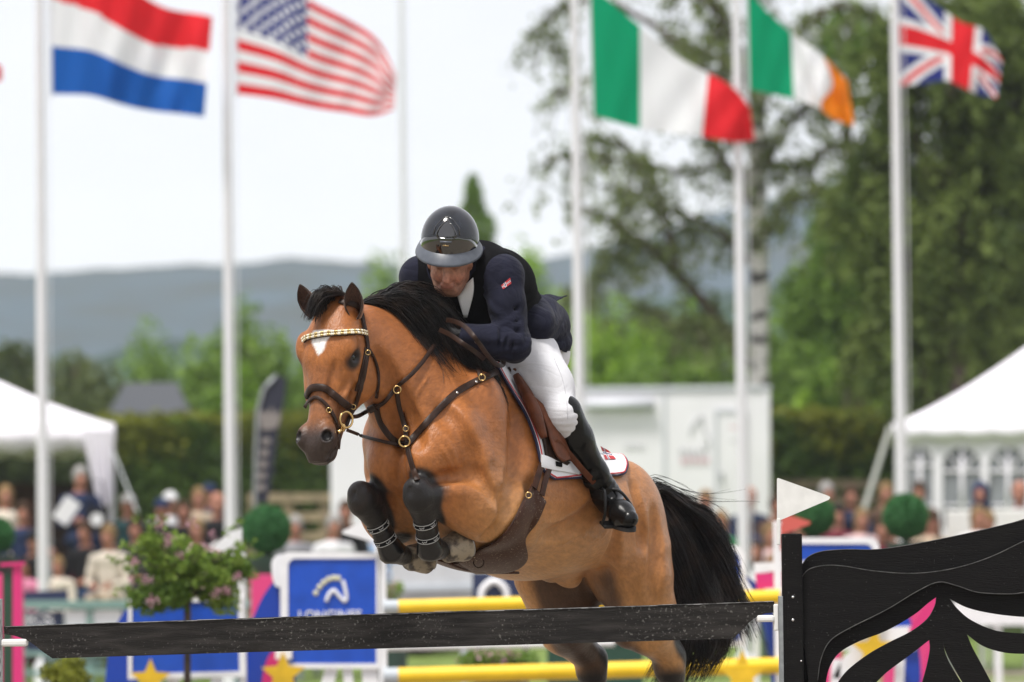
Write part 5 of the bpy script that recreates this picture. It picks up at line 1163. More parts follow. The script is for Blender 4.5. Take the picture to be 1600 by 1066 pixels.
front = sm(Z([(316, 760), (322, 722), (345, 695), (395, 682), (460, 684), (560, 700), (690, 708), (820, 692), (940, 655), (1060, 598), (1200, 540)]))+Z([(1200, 760)])+sm(Z([(1100, 768), (1000, 776), (900, 770), (830, 748), (770, 737), (700, 768), (600, 828), (480, 888), (415, 930), (385, 990), (374, 1060), (372, 1200)]))+Z([(345, 1200)])+sm(Z([(345, 1066), (335, 980), (318, 900)]), 4)
plate('front_panel', front, [], JD, .026, m_blk, wing, wo_)
SC_ = 1
low = sm(Z([(1000, 1500), (930, 1250), (860, 1085), (800, 1000), (786, 940), (765, 905)]), 3)
a_ = P(1220, 840, JD-.02); b2 = P(1251, 836, JD-.02)
b = MB(); zt = P(1235, 834, JD).z; xm = P(1238, 900, JD).x-wo_.x; b.box((xm, .02, zt/2), (.075, .085, zt)); b.build('post', m_blk, wing, bevel=.004)
b = MB(); b.box((xm-.046, .0, zt*.42), (.016, .05, zt*.84)); b.build('cup_track', m_galv, wing, bevel=.002)
for py_ in (933, 969, 1033):
    p_ = P(1239 if py_ < 1000 else 1252, py_, JD-.03); b = MB(); b.ball((p_.x-wo_.x, JD-.026-wo_.y, p_.z), (.006, .004, .006) if py_ < 1000 else (.004, .003, .004), 10); b.build('bolt', m_steel, wing, smooth=True)
pl2 = plate('hinge_plate', [(1231, 924), (1246, 924), (1246, 997), (1231, 997)], [], JD-.026, .004, m_blk, wing, wo_)
for t_ in (-.5, .5):
    b = MB(); b.beam((xm, .02+t_*.9, .05), (xm, .02, .10), .07, .07); b.build('foot', m_blk, wing, bevel=.005)
b = MB(); b.box((1.6, .04, .06), (.07, 1.0, .09)); b.build('foot', m_blk, wing, bevel=.005)
cup = thing('jump_cup', 'white plastic cup on the black wing under the right end of the plank', 'jump cup', tuple(P(1196, 965, JD)), 0, 'plank cups')
b = MB(); b.box((0, .012, -.004), (.066, .07, .026)); b.build('cup_tray', m_plastic, cup, bevel=.008)
b = MB(); b.box((.040, .01, -.0), (.018, .05, .10)); b.build('cup_bracket', m_plastic, cup, bevel=.004)
cup = thing('jump_cup', 'white plastic cup under the left end of the plank', 'jump cup', tuple(P(22, 1002, JD)), 0, 'plank cups')
b = MB(); b.box((0, .012, -.006), (.10, .07, .028)); b.build('cup_tray', m_plastic, cup, bevel=.008); b = MB(); b.box((-.055, .012, -.05), (.018, .05, .09)); b.build('cup_bracket', m_plastic, cup, bevel=.004)
st = thing('jump_stand', 'slim red, white and black jump stand with steel track at the left edge', 'jump stand', (P(-16, 1000, JD).x, JD, 0)); zz = lambda py_: P(0, py_, JD).z
for nm, y0, y1, m_ in (('red_band', 830, 880, mat('red_paint', (.55, .035, .025), rough=.45)), ('white_band', 880, 892, m_plastic), ('black_band', 892, 934, m_blk), ('lower_post', 934, 1500, m_blk)):
    z1, z0_ = zz(y0), max(zz(y1), 0); b = MB(); b.box((0, .02, (z0_+z1)/2), (.062, .06, z1-z0_-.001)); b.build(nm, m_, st, bevel=.003)
b = MB(); b.box((.038, .0, zz(936)/2), (.018, .045, zz(936))); tro = b.build('cup_track', m_galv, st, bevel=.002)
h_ = MB()
for i in range(16): h_.box((.038, -.0235, zz(950)-.05*i), (.007, .002, .018))
h_.build('track_holes', m_vest, tro)
m_edge = mat('black_edge_highlight', (.060, .058, .056), rough=.6, noise=.7, nscale=30)
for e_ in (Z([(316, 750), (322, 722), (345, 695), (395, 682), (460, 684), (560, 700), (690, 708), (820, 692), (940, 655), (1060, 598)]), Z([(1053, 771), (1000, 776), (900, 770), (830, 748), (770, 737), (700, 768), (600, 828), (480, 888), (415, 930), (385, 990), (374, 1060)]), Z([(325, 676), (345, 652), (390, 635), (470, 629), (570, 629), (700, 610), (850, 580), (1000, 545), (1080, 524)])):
    P_ = [tuple(np.array(P(x, y, JD+(.030 if e_[0][1] < z7(0, 690)[1] and e_[-1][1] < z7(0, 560)[1] else 0)))-np.array(wo_)) for x, y in sm(e_, 6)]; b = MB(); b.tube(P_, .0016, 6); b.build('worn_edge_highlight', m_edge, wing, smooth=True)  # lighter grey tubes draw the thin highlight along the panel edges
# white marker flag on the wing
flag = thing('marker_flag', 'small white pennant pointing right on top of the black wing post', 'flag', tuple(P(1217, 838, JD)))
fo = flag.location; plate('pennant', [(1214, 748), (1216, 747)]+sm([(1292, 774), (1297, 777), (1295, 781)], 4)+[(1224, 811), (1214, 815)], [], JD-.006, .005, m_plastic, flag, fo)
b = MB(); b.box(tuple(Vector((P(1216.5, 831, JD).x, JD-.003, P(1216.5, 831, JD).z))-fo), (.014, .012, .10)); b.build('flag_clip', m_plastic, flag, bevel=.003)
# ================================================================== THE SECOND JUMP
OD = 32.0; U_ = OD/8000
m_blue = mat('royal_blue_board', (.008, .070, .46), rough=.30, spec=.5, noise=.15, nscale=6); m_bluet = mat('blue_wing_paint', (.010, .050, .36), rough=.3, spec=.5)
m_wht = mat('white_frame_paint', (.78, .78, .80), rough=.4, noise=.05, nscale=10); m_pink = mat('magenta_paint', (.62, .025, .17), rough=.4); m_yel = mat('yellow_pole_paint', (.80, .52, .010), rough=.35, noise=.08, nscale=8); m_gstar = mat('gold_star_paint', (.72, .45, .015), rough=.4, noise=.15, nscale=12)
m_goldlet = mat('pale_gold_paint', (.62, .60, .40), rough=.4)
def rrect(x0, y0, x1, y1, r, corners='abcd'):
    out = []
    for (cx, cy, a0, k) in ((x0+r, y0+r, 180, 'a'), (x1-r, y0+r, 270, 'b'), (x1-r, y1-r, 0, 'c'), (x0+r, y1-r, 90, 'd')):
        if k in corners:
            for q_ in range(7): a = R(a0+q_*15); out.append((cx+r*math.cos(a), cy+r*math.sin(a)))
        else: out.append({'a': (x0, y0), 'b': (x1, y0), 'c': (x1, y1), 'd': (x0, y1)}[k])
    return out
def star(cx, cy, r, r2=.45, a0=-90): return [(cx+(r if i % 2 == 0 else r*r2)*math.cos(R(a0+36*i)), cy+(r if i % 2 == 0 else r*r2)*math.sin(R(a0+36*i))) for i in range(10)]
def text(name, s, px, py, d, hpx, mat_, parent, org, ext=.004, bold=0, wpx=None):
    cu = bpy.data.curves.new(name, 'FONT'); cu.body = s; cu.align_x = 'CENTER'; cu.align_y = 'CENTER'; cu.size = 1; cu.extrude = ext; cu.offset = bold
    tmp = bpy.data.objects.new('tmp', cu); COL.objects.link(tmp); dg = bpy.context.evaluated_depsgraph_get(); me = bpy.data.meshes.new_from_object(tmp.evaluated_get(dg)); bpy.data.objects.remove(tmp)
    v = np.zeros(len(me.vertices)*3, np.float32); me.vertices.foreach_get('co', v); v = v.reshape(-1, 3); hh = np.ptp(v[:, 1]); ww = np.ptp(v[:, 0]); s_ = hpx*d/8000/hh; sx = (wpx*d/8000/ww) if wpx else s_
    q_ = np.stack([(v[:, 0]-(v[:, 0].max()+v[:, 0].min())/2)*sx, -v[:, 2], (v[:, 1]-(v[:, 1].max()+v[:, 1].min())/2)*s_], 1); me.vertices.foreach_set('co', q_.astype(np.float32).ravel()); me.update()
    me.name = name; return link(name, me, mat_, parent, Vector((P(px, py, d).x, d, P(px, py, d).z))-Vector(org))
def thingat(name, label, cat, px, d, group=None): return thing(name, label, cat, (P(px, 1000, d).x, d, zg(0, d)), 0, group)
# inner left wing with the sponsor board
jw = thingat('jump_wing', 'blue sponsor board wing with white horse emblem, left end of the yellow poles', 'jump wing', 505, OD, 'sponsor jump wings'); jo = jw.location
plate('board_frame', rrect(438, 863, 594, 1045, 14, 'a'), [rrect(450, 873, 588, 1037, 12, 'a')], OD, .04, m_wht, jw, jo)
bpn = plate('board', rrect(449, 872, 589, 1038, 12, 'a'), [], OD+.012, .016, m_blue, jw, jo)
text('lettering', 'LONGINES', 516, 962, OD+.006, 17, m_wht, bpn, jo, bold=.012, wpx=98)
z6 = lambda x, y: (400+x*.2308, 820+y*.2308)
def strokes(name, pts, r_, mat_, parent, d, org, n=24):
    P_ = [np.array(P(x, y, d))-np.array(org) for x, y in sm(pts, 6)]; b = MB(); b.tube([tuple(p_) for p_ in P_], r_, 8); o = b.build(name, mat_, parent, smooth=True); return o
strokes('horse_emblem', [z6(475, 520), z6(490, 480), z6(525, 445), z6(560, 480), z6(595, 515), z6(612, 500), z6(605, 440), z6(588, 378)], .012, m_wht, bpn, OD+.008, jo)
for x_, y_ in ((405, 462), (430, 422), (458, 392), (490, 370), (525, 360), (557, 362)):
    b = MB(); p_ = Vector(P(*z6(x_, y_), OD+.008))-jo; b.ball(tuple(p_), (.018, .006, .018), 10); b.build('emblem_dot', m_goldlet, bpn, smooth=True)
plate('arc_panel', sm([(432, 903), (412, 930), (392, 975), (378, 1030), (370, 1100), (368, 1160)], 4)+[(462, 1160), (462, 895)], [], OD+.10, .04, m_bluet, jw, jo)
plate('arc_panel', sm([(426, 905), (424, 880), (432, 868), (446, 866)], 4)+[(446, 920), (430, 916)], [], OD+.05, .04, m_wht, jw, jo)
plate('pink_leaf', sm([(408, 1110), (410, 1060), (420, 1025), (438, 1010)], 4)+sm([(446, 1040), (440, 1110)], 2), [], OD+.06, .02, m_pink, jw, jo)
plate('star', star(442, 1054, 36), [], OD-.05, .03, m_gstar, jw, jo)
plate('star_mount', [(430, 1008), (456, 1008), (456, 1030), (430, 1030)], [], OD-.015, .02, m_wht, jw, jo)
for (x0, x1, x2, x3) in ((508, 528, 500, 480), (535, 550, 560, 545), (565, 590, 596, 572)):
    plate('leg', [(x0, 1044), (x1, 1044), (x2, 1150), (x3, 1150)], [], OD+.02, .04, m_wht, jw, jo)
b = MB(); p_ = P(598, 1000, OD); b.box((p_.x-jo.x, .03, .80), (.05, .06, 1.6)); b.build('post', m_wht, jw, bevel=.005)
# outer left wing
jw2 = thingat('jump_wing', 'low blue jump wing with gold star half hidden behind the flowering bush', 'jump wing', 290, OD-.4, 'sponsor jump wings'); jo = jw2.location; OD2 = OD-.4
plate('board_frame', [(200, 938), (380, 932), (384, 1058), (200, 1062)], [[(206, 944), (372, 939), (374, 1049), (206, 1053)]], OD2, .04, m_wht, jw2, jo)
plate('board', [(205, 943), (373, 938), (375, 1050), (205, 1054)], [], OD2+.012, .016, m_blue, jw2, jo)
plate('arc_panel', sm([(215, 942), (195, 955), (178, 985), (168, 1030), (162, 1100), (160, 1180)], 4)+[(215, 1180)], [], OD2+.1, .04, m_bluet, jw2, jo)
plate('star', star(235, 1062, 33), [], OD2-.05, .03, m_gstar, jw2, jo)
for x_ in (262, 330): plate('leg', [(x_, 1060), (x_+18, 1060), (x_+4, 1150), (x_-14, 1150)], [], OD2+.02, .04, m_wht, jw2, jo)
b = MB(); p_ = P(378, 940, OD2); b.box((p_.x-jo.x, .04, .72), (.045, .05, 1.44)); b.build('post', m_wht, jw2, bevel=.005)
# right wings
jw3 = thingat('jump_wing', 'tall blue jump wing with white rounded edge, right end of the yellow poles', 'jump wing', 1185, OD, 'sponsor jump wings'); jo = jw3.location
plate('board_frame', rrect(1110, 852, 1165, 1010, 20, 'b'), [rrect(1114, 862, 1156, 1000, 14, 'b')], OD+.05, .04, m_wht, jw3, jo)
plate('board', rrect(1113, 861, 1157, 1001, 14, 'b'), [], OD+.062, .016, m_blue, jw3, jo)
plate('arc_panel', sm([(1160, 895), (1180, 930), (1195, 980), (1204, 1040), (1208, 1150)], 4)+[(1262, 1150), (1262, 925), (1200, 925)], [], OD+.12, .04, m_bluet, jw3, jo)
plate('pink_panel', [(1180, 896), (1262, 892), (1262, 914), (1183, 921)], [], OD+.02, .03, m_pink, jw3, jo); plate('white_panel', [(1178, 880), (1262, 876), (1262, 890), (1180, 894)], [], OD+.02, .03, m_wht, jw3, jo)
plate('star', star(1160, 1055, 40), [], OD-.05, .03, m_gstar, jw3, jo)
b = MB(); p_ = P(1217, 1000, OD); b.box((p_.x-jo.x, .03, .80), (.05, .06, 1.6)); b.build('post', m_wht, jw3, bevel=.005)
jw4 = thingat('jump_wing', 'blue jump wing with white rounded top and gold star seen behind the black wing', 'jump wing', 1350, OD+1, 'sponsor jump wings'); jo = jw4.location; O4 = OD+1
plate('board_frame', rrect(1236, 840, 1374, 962, 16, 'b'), [rrect(1240, 850, 1364, 952, 12, 'b')], O4, .04, m_wht, jw4, jo); plate('board', rrect(1239, 849, 1365, 953, 12, 'b'), [], O4+.012, .016, m_blue, jw4, jo)
plate('board', [(1290, 985), (1430, 978), (1430, 1016), (1290, 1016)], [], O4+.07, .03, m_wht, jw4, jo)
plate('star', star(1366, 1016, 38), [], O4-.05, .03, m_gstar, jw4, jo); plate('star_mount', [(1362, 965), (1374, 965), (1374, 1015), (1362, 1015)], [], O4-.01, .02, m_goldlet, jw4, jo)
plate('arc_panel', sm([(1372, 900), (1402, 930), (1425, 975), (1438, 1030), (1440, 1150)], 4)+sm([(1400, 1150), (1398, 1040), (1385, 990), (1360, 950)], 4), [], O4+.10, .04, m_bluet, jw4, jo)
plate('pink_leaf', sm([(1420, 985), (1440, 950), (1470, 915), (1480, 930), (1470, 970), (1440, 1010)], 4), [], O4+.06, .02, m_pink, jw4, jo); plate('pink_leaf', sm([(1428, 1110), (1440, 1060), (1452, 1000), (1462, 1000), (1460, 1060), (1450, 1110)], 4), [], O4+.05, .02, m_pink, jw4, jo)
plate('pink_leaf', sm([(1285, 1110), (1292, 1060), (1302, 1030), (1316, 1050), (1312, 1110)], 4), [], O4+.06, .02, m_pink, jw4, jo); plate('white_leaf', sm([(1300, 1060), (1320, 1025), (1345, 1010), (1350, 1030), (1320, 1060)], 4), [], O4+.03, .02, m_wht, jw4, jo)
for x_ in (1300, 1400): plate('leg', [(x_, 1030), (x_+14, 1030), (x_+8, 1160), (x_-8, 1160)], [], O4+.03, .04, m_wht, jw4, jo)
# poles
m_grey = mat('grey_pole_end', (.42, .46, .50), rough=.5)
def pole(name, lb, a, b_, d0, d1, thpx, mt, group, ends=None):
    A_ = P(a[0], a[1], d0); B_ = P(b_[0], b_[1], d1); c = (A_+B_)/2; t = thing(name, lb, 'pole', tuple(c), 0, group); r = thpx/2*d0/8000
    q = MB(); q.tube([tuple(A_-c), tuple(B_-c)], r, 20); q.build('shaft', mt, t, auto=50)
    if ends:
        u_ = (B_-A_).normalized()*.09
        for e0, e1 in ((A_-c-u_*.02, A_-c+u_),): q = MB(); q.tube([tuple(e0), tuple(e1)], r*1.03, 20); q.build('end_band', ends, t, auto=50)
pole('jump_pole', 'yellow pole at belly height of the horse, upper one of the second jump', (600, 949), (1218, 932), OD, OD, 22, m_yel, 'yellow jump poles', m_grey)
pole('jump_pole', 'yellow pole below the plank, lower one of the second jump', (600, 1057), (1218, 1040), OD, OD, 26, m_yel, 'yellow jump poles', m_grey)
for lb, px, py, tip, mt, dd in (('white pennant pointing left above the blue sponsor board', 588, 846, (535, 832, 582, 808), m_wht, OD), ('white pennant pointing left beside the flowering bush', 378, 872, (328, 852, 376, 826), m_wht, OD-.4), ('red pennant pointing right behind the white one on the black wing', 1221, 840, (1266, 817, 1224, 802), mat('faded_red_paint', (.55, .10, .08), rough=.5), OD)):
    f = thing('marker_flag', lb, 'flag', tuple(P(px, py, dd)), 0, 'pennants of the second jump'); fo = f.location; s_ = 1 if tip[0] > px else -1
    plate('pennant', [(px, tip[3]), (tip[2], tip[3]), (tip[0], tip[1]-2), (tip[0], tip[1]+2), (px, py+2 if s_ < 0 else py-4)], [], dd-.04, .006, mt, f, fo)
    b = MB(); b.box((0, -.035, 0), (.018, .012, .16)); b.build('flag_clip', mt, f)
    b = MB(); b.box((0, -.01, -.05), (.02, .05, .05)); b.build('bracket', m_galv, f)
# a third jump farther back: pale poles and a pink filler
for lb, y0, y1, mt in (('pale grey pole of the far jump seen under the plank', 992, 985, m_grey), ('white pole of the far jump seen under the plank', 1012, 1004, m_wht)):
    pole('jump_pole', lb, (560, y0), (960, y1), 40, 40, 12, mt, 'pale far jump poles')
fb = thingat('jump_filler', 'low pink and green filler board seen under the horse belly', 'jump filler', 920, 41); plate('board', [(850, 985), (1010, 982), (1010, 1000), (850, 1003)], [], 41, .05, m_pink, fb, fb.location); plate('board', [(855, 1005), (1005, 1002), (1005, 1100), (855, 1100)], [], 41.02, .05, mat('dark_green_paint', (.01, .05, .03), rough=.5), fb, fb.location)
fb = thingat('jump_filler', 'pale grey and white filler boards seen between the front hooves and the plank', 'jump filler', 680, 46); plate('board', [(612, 880), (742, 876), (742, 935), (612, 940)], [], 46, .05, mat('pale_grey_board', (.52, .54, .56), rough=.6, noise=.1, nscale=4), fb, fb.location); plate('top_rail', [(605, 918), (760, 914), (760, 922), (605, 926)], [], 45.95, .05, m_grey, fb, fb.location)
for x_ in (625, 720): plate('leg', [(x_, 930), (x_+10, 930), (x_+10, 1080), (x_, 1080)], [], 46.06, .05, m_grey, fb, fb.location)
nb_ = thingat('sponsor_board', 'navy board with a white curved letter seen under the belly guard', 'board', 775, 40); m_nvy = mat('navy_board', (.012, .022, .07), rough=.5); plate('board', [(738, 895), (830, 893), (830, 940), (738, 942)], [], 40, .04, m_nvy, nb_, nb_.location)
strokes('letter_arc', [(752, 946), (754, 922), (772, 908), (790, 922), (792, 946)], .028, m_wht, nb_, 39.98, nb_.location)
for x_ in (745, 818): plate('leg', [(x_, 940), (x_+8, 940), (x_+8, 1120), (x_, 1120)], [], 40.05, .04, m_nvy, nb_, nb_.location)
# ================================================================== FLAGPOLES AND FLAGS
m_pole = mat('white_flagpole', (.66, .66, .69), rough=.35, noise=.04, nscale=2); FD = 57.0
def flagpole(lb, px_top, px_bot, d=FD, r=.058, top=11.5):
    p0 = P(px_bot, 800, d); t = thing('flagpole', lb, 'flagpole', (p0.x, d, zg(p0.x, d)), 0, 'white flagpoles'); z0 = t.location.z
    b = MB(); b.tube([(0, 0, 0), (0, 0, 3), (0, 0, top)], [r*1.12, r*1.05, r*.62], 20); b.build('pole', m_pole, t, auto=50)
    b = MB(); b.tube([(0, 0, -.02), (0, 0, .25), (0, 0, .3)], [r*1.9, r*1.8, r*1.2], 20); b.build('base', m_pole, t, auto=40)
    b = MB(); b.tube([(r+.03, -.02, 1.2), (r+.05, -.02, 5), (r*.7+.03, -.02, top-.2)], .006, 5); b.build('halyard', m_pole, t)
    b = MB(); b.box((r+.015, -.02, 1.25), (.05, .03, .14)); b.build('cleat', m_galv, t)
    b = MB(); b.ball((0, 0, top+.06), .09, 12); b.build('finial', mat_fin, t, smooth=True); return t
mat_fin = mat('finial_gold', (.6, .45, .15), rough=.3, metal=1)
flagpole('white flagpole leftmost of five, bearing the red, white and blue banded flag', 57, 67); flagpole('white flagpole bearing the star-spangled flag', 348, 360); flagpole('white flagpole behind the rider bearing the green, white and red flag', 898, 907)
flagpole('white flagpole in front of the birch bearing the green, white and orange flag', 1152, 1161); flagpole('white flagpole at right bearing the blue flag with red and white crosses', 1393, 1409)
flagpole('thin pale flagpole without a flag, above the rider and farther away', 630, 634, 80, .05, 14)
def fmat(name, c):
    m = mat(name, c, rough=.75, spec=.15, bump=.08, bscale=200); t = m.node_tree; b = t.nodes['Principled BSDF']; tl = t.nodes.new('ShaderNodeBsdfTranslucent'); tl.inputs['Color'].default_value = (*c, 1); mm = t.nodes.new('ShaderNodeMixShader'); mm.inputs['Fac'].default_value = .45
    o = t.nodes['Material Output']; t.links.new(b.outputs[0], mm.inputs[1]); t.links.new(tl.outputs[0], mm.inputs[2]); t.links.new(mm.outputs[0], o.inputs['Surface']); return m
fm = [fmat('flag_cloth_white', (.82, .82, .86)), fmat('flag_cloth_red', (.72, .02, .03)), fmat('flag_cloth_blue', (.010, .10, .42)), fmat('flag_cloth_navy', (.025, .035, .20)), fmat('flag_cloth_green', (.0, .30, .14)), fmat('flag_cloth_orange', (.85, .23, .01))]
def clothflag(lb, top, bot, colf, nu=90, nv=60, d=FD, seed=1, amp=.13):
    c = P(top[0][0], top[0][1], d); t = thing('flag', lb, 'flag', tuple(c), 0, 'flags on the poles')
    def cv(Q, n): k = len(Q)-1; tt = np.linspace(0, k, n+1); return np.stack([np.interp(tt, *crom(np.arange(k+1), [q[j] for q in Q], 500)) for j in (0, 1)], 1)
    a, b_ = cv(top, nu), cv(bot, nu); V = []; F = []; mi = []
    for j in range(nv+1):
        for i in range(nu+1):
            u, v = i/nu, j/nv; q = a[i]*(1-v)+b_[i]*v
            dy = amp*u**.6*(math.sin(u*9+v*1.6+seed)+.6*math.sin(u*19-v*4+seed*2)+.35*math.sin(u*31+v*6))-.12*u
            q = q+np.array([0, 3.5*math.sin(u*11+seed+v*2)*u])
            p_ = P(q[0], q[1], d+dy)-c; V.append(tuple(p_))
    for j in range(nv):
        for i in range(nu): F.append((j*(nu+1)+i, j*(nu+1)+i+1, (j+1)*(nu+1)+i+1, (j+1)*(nu+1)+i)); mi.append(colf((i+.5)/nu, (j+.5)/nv))
    m = MB(); m.v = V; m.f = F; m.mi = mi; o = m.build('cloth', fm, t, smooth=True)
    h_ = MB(); h_.tube([(-.012, 0, .05), tuple(P(bot[0][0], bot[0][1], d)-c-Vector((.012, 0, .05)))], .013, 6); h_.build('header', fm[0], t)
    return t
clothflag('waving flag of red, white and blue horizontal bands at the far left', [(80, -78), (140, -60), (200, -22), (262, 12), (332, 30)], [(82, 147), (140, 150), (195, 163), (255, 178), (319, 180)], lambda u, v: 1 if v < .333+.05*math.sin(u*3) else 0 if v < .667 else 2, seed=.5)
def us(u, v):
    if u < .40 and v < 7/13:
        a, b_ = (u/.40*11) % 1, (v/(7/13)*9); r_ = int(b_); cx = ((u/.40*11)+(0 if r_ % 2 == 0 else 1)) % 2
        return 0 if (abs(cx-1) < .42 and abs(b_ % 1-.5) < .36) else 3
    return 1 if int(v*13) % 2 == 0 else 0
clothflag('waving flag with red and white stripes and white stars on blue', [(371, -76), (430, -40), (480, -2), (545, 30), (590, 66), (619, 118)], [(371, 147), (430, 155), (480, 165), (530, 176), (575, 181), (616, 168)], us, 132, 117, seed=1.9, amp=.06)
clothflag('waving flag of green, white and red vertical bands behind the rider', [(922, -26), (960, 8), (1000, 40), (1060, 88), (1110, 118), (1150, 142), (1172, 165)], [(928, 181), (960, 190), (1000, 200), (1050, 210), (1100, 214), (1145, 219), (1179, 220)], lambda u, v: 4 if u < .33 else 0 if u < .655 else 1, seed=3.1, amp=.08)
clothflag('waving flag of green, white and orange vertical bands in front of the birch', [(1168, -14), (1200, 18), (1240, 52), (1273, 80), (1300, 100), (1324, 124)], [(1171, 140), (1205, 147), (1245, 157), (1280, 170), (1310, 188), (1334, 201)], lambda u, v: 4 if u < .38 else 0 if u < .70+.08*math.sin(v*5) else 5, seed=4.2, amp=.09)
def uk(u, v):
    x, y = (u-.5)*2, (v-.5)*1.0
    if abs(x) < .20 or abs(y) < .10:
        pass
    if abs(x) < .20 and True: return 1
    if abs(y) < .10: return 1
    if abs(x) < .33 or abs(y) < .165: return 0
    k = abs(abs(y)-abs(x)*.5)*.9
    s_ = (abs(y)-abs(x)*.5)*(1 if x*y > 0 else -1)
    if k < .035 and s_*1 > -.045: return 1
    if k < .10: return 0
    return 3
clothflag('waving blue flag with red and white crosses at the far right', [(1404, -26), (1440, -10), (1475, 16), (1505, 38), (1535, 46), (1552, 66), (1566, 98)], [(1408, 134), (1440, 131), (1475, 127), (1500, 134), (1525, 144), (1545, 152), (1557, 157)], uk, 110, 70, seed=5.0, amp=.06)
clothflag('red flag of which only the tip shows at the left edge', [(-180, -60), (-100, 10), (-40, 80), (3, 104)], [(-180, 130), (-100, 128), (-40, 126), (3, 124)], lambda u, v: 1, 30, 20, seed=2)
flagpole('white flagpole just outside the left edge, bearing a red flag', -190, -182)
# ================================================================== TENTS, CABIN, FENCES
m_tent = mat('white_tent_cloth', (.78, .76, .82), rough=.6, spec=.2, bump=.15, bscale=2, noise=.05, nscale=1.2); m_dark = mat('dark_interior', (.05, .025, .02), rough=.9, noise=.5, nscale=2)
def tent(name, lb, c, w_, dp, z0, ze, zp, walls=None, scal=True, ridge=0.0, mt=None, vd=.28):
    mt = mt or m_tent; t = thing(name, lb, 'tent', (c[0], c[1], z0), 0); he, hp_ = ze-z0, zp-z0; n = 16; V = []; F = []; rx = ridge/2
    hx, hy = w_/2, dp/2; per = [(-hx, -hy), (hx, -hy), (hx, hy), (-hx, hy)]
    for s_ in range(4):
        (ax, ay), (bx_, by) = per[s_], per[(s_+1) % 4]; base = len(V)
        for j in range(n+1):
            q = j/n; sag = (1-q)**1.0; zz_ = he+(hp_-he)*(q**1.45*.55+q*.45)
            for i in range(9):
                u = i/8; x = ax+(bx_-ax)*u; y = ay+(by-ay)*u; tx = max(-rx, min(rx, x)); V.append((x*(1-q)+tx*q, y*(1-q), zz_-.06*math.sin(u*math.pi)*sag))
        F += [(base+j*9+i, base+j*9+i+1, base+(j+1)*9+i+1, base+(j+1)*9+i) for j in range(n) for i in range(8)]
    b = MB(); b.add(V, F); b.build('roof', mt, t, smooth=False, auto=30)
    b = MB(); V = []; F = []; k = 0
    for s_ in range(4):
        (ax, ay), (bx_, by) = per[s_], per[(s_+1) % 4]; L = math.hypot(bx_-ax, by-ay); m = int(L/.05)+1; base = len(V)
        for i in range(m+1):
            u = i/m; x = (ax+(bx_-ax)*u)*1.004; y = (ay+(by-ay)*u)*1.004; V += [(x, y, he+.01), (x, y, he-vd-.055*abs(math.sin(u*L*math.pi/.45)))]
        F += [(base+2*i, base+2*i+1, base+2*i+3, base+2*i+2) for i in range(m)]
    b.add(V, F); b.build('valance', mt, t, smooth=True).modifiers.new('t', 'SOLIDIFY').thickness = .01
    for x, y in per: b = MB(); b.box((x*.985, y*.985, he/2), (.07, .07, he)); b.build('leg', m_galv if mt is not m_tent else m_pole, t)
    return t
# left pavilion
d = 62.0; xr = P(178, 700, d).x; z0 = zg(0, d); w_ = 4.6
tl = tent('pavilion_tent', 'white peaked pavilion tent with scalloped edge at the left edge', (xr-w_/2, d+w_/2), w_, w_, z0, ZY(655, d), ZY(520, d))
lo = tl.location
# gathered side curtains and the dark back
def curtain(px0, px1, py0, px2, px3, py1, dd, par, org, name='curtain'):
    V = []; n = 24; m = 10
    for j in range(m+1):
        q = j/m
        for i in range(n+1):
            u = i/n; x = (px0+(px1-px0)*u)*(1-q)+(px2+(px3-px2)*u)*q; p_ = P(x, py0+(py1-py0)*q, dd+.05*math.sin(u*22)*(.4+.6*q)); V.append(tuple(p_-Vector(org)))
    b = MB(); b.add(V, [(j*(n+1)+i, j*(n+1)+i+1, (j+1)*(n+1)+i+1, (j+1)*(n+1)+i) for j in range(m) for i in range(n)]); b.build(name, m_tent, par, smooth=True)
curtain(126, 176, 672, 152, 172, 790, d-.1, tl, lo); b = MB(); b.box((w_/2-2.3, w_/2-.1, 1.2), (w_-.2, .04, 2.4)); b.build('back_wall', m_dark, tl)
b = MB()
for i, x in enumerate((-1.9, -1.2, -.6, .1, .7, 1.3)): b.box((x, 1.2-.2*(i % 2), .9+.12*i % .4), (.35, .3, 1.5+.3*(i % 3)))
cab = b.build('inner_shelving', mat('red_brown_wood', (.10, .025, .02), rough=.7, noise=.6, nscale=3), tl)
b = MB(); p_, q_ = P(170, 690, d)-lo, P(208, 800, d-.6)-lo; b.tube([tuple(p_), tuple(q_)], .012, 6); b.build('guy_rope', m_galv, tl)
# right marquee with arched windows
d = 68.0; xl = P(1398, 700, d).x; z0 = zg(0, d); w_ = 9.0; ze, zp = ZY(660, d, 1500), ZY(478, d, 1700)
tr_ = tent('marquee_tent', 'white marquee with arched windows and sloping roof at the right edge', (xl+w_/2, d+3), w_, 6.0, z0, ze, zp, ridge=4.2, vd=.20); ro = tr_.location
def zz_(py): return ZY(py, d, 1500)
arches = [(1438, 21), (1504, 30), (1576, 30), (1652, 28), (1726, 28)]; wy = d+.02; holes = []
def arch(cx, hw, y0=826, ytop=698): return [(cx-hw, y0), (cx-hw, ytop+hw)]+[(cx-hw*math.cos(R(a)), ytop+hw-hw*1.0*math.sin(R(a))) for a in range(12, 180, 12)]+[(cx+hw, ytop+hw), (cx+hw, y0)]
outer_ = [(1399, 668), (1900, 668), (1900, 862), (1399, 862)]
plate('wall', outer_, [arch(*a) for a in arches], d+.06, .03, m_tent, tr_, ro)
m_win = mat('clear_pvc_window', (.20, .21, .23), rough=.15, spec=.6, noise=.5, nscale=1.5)
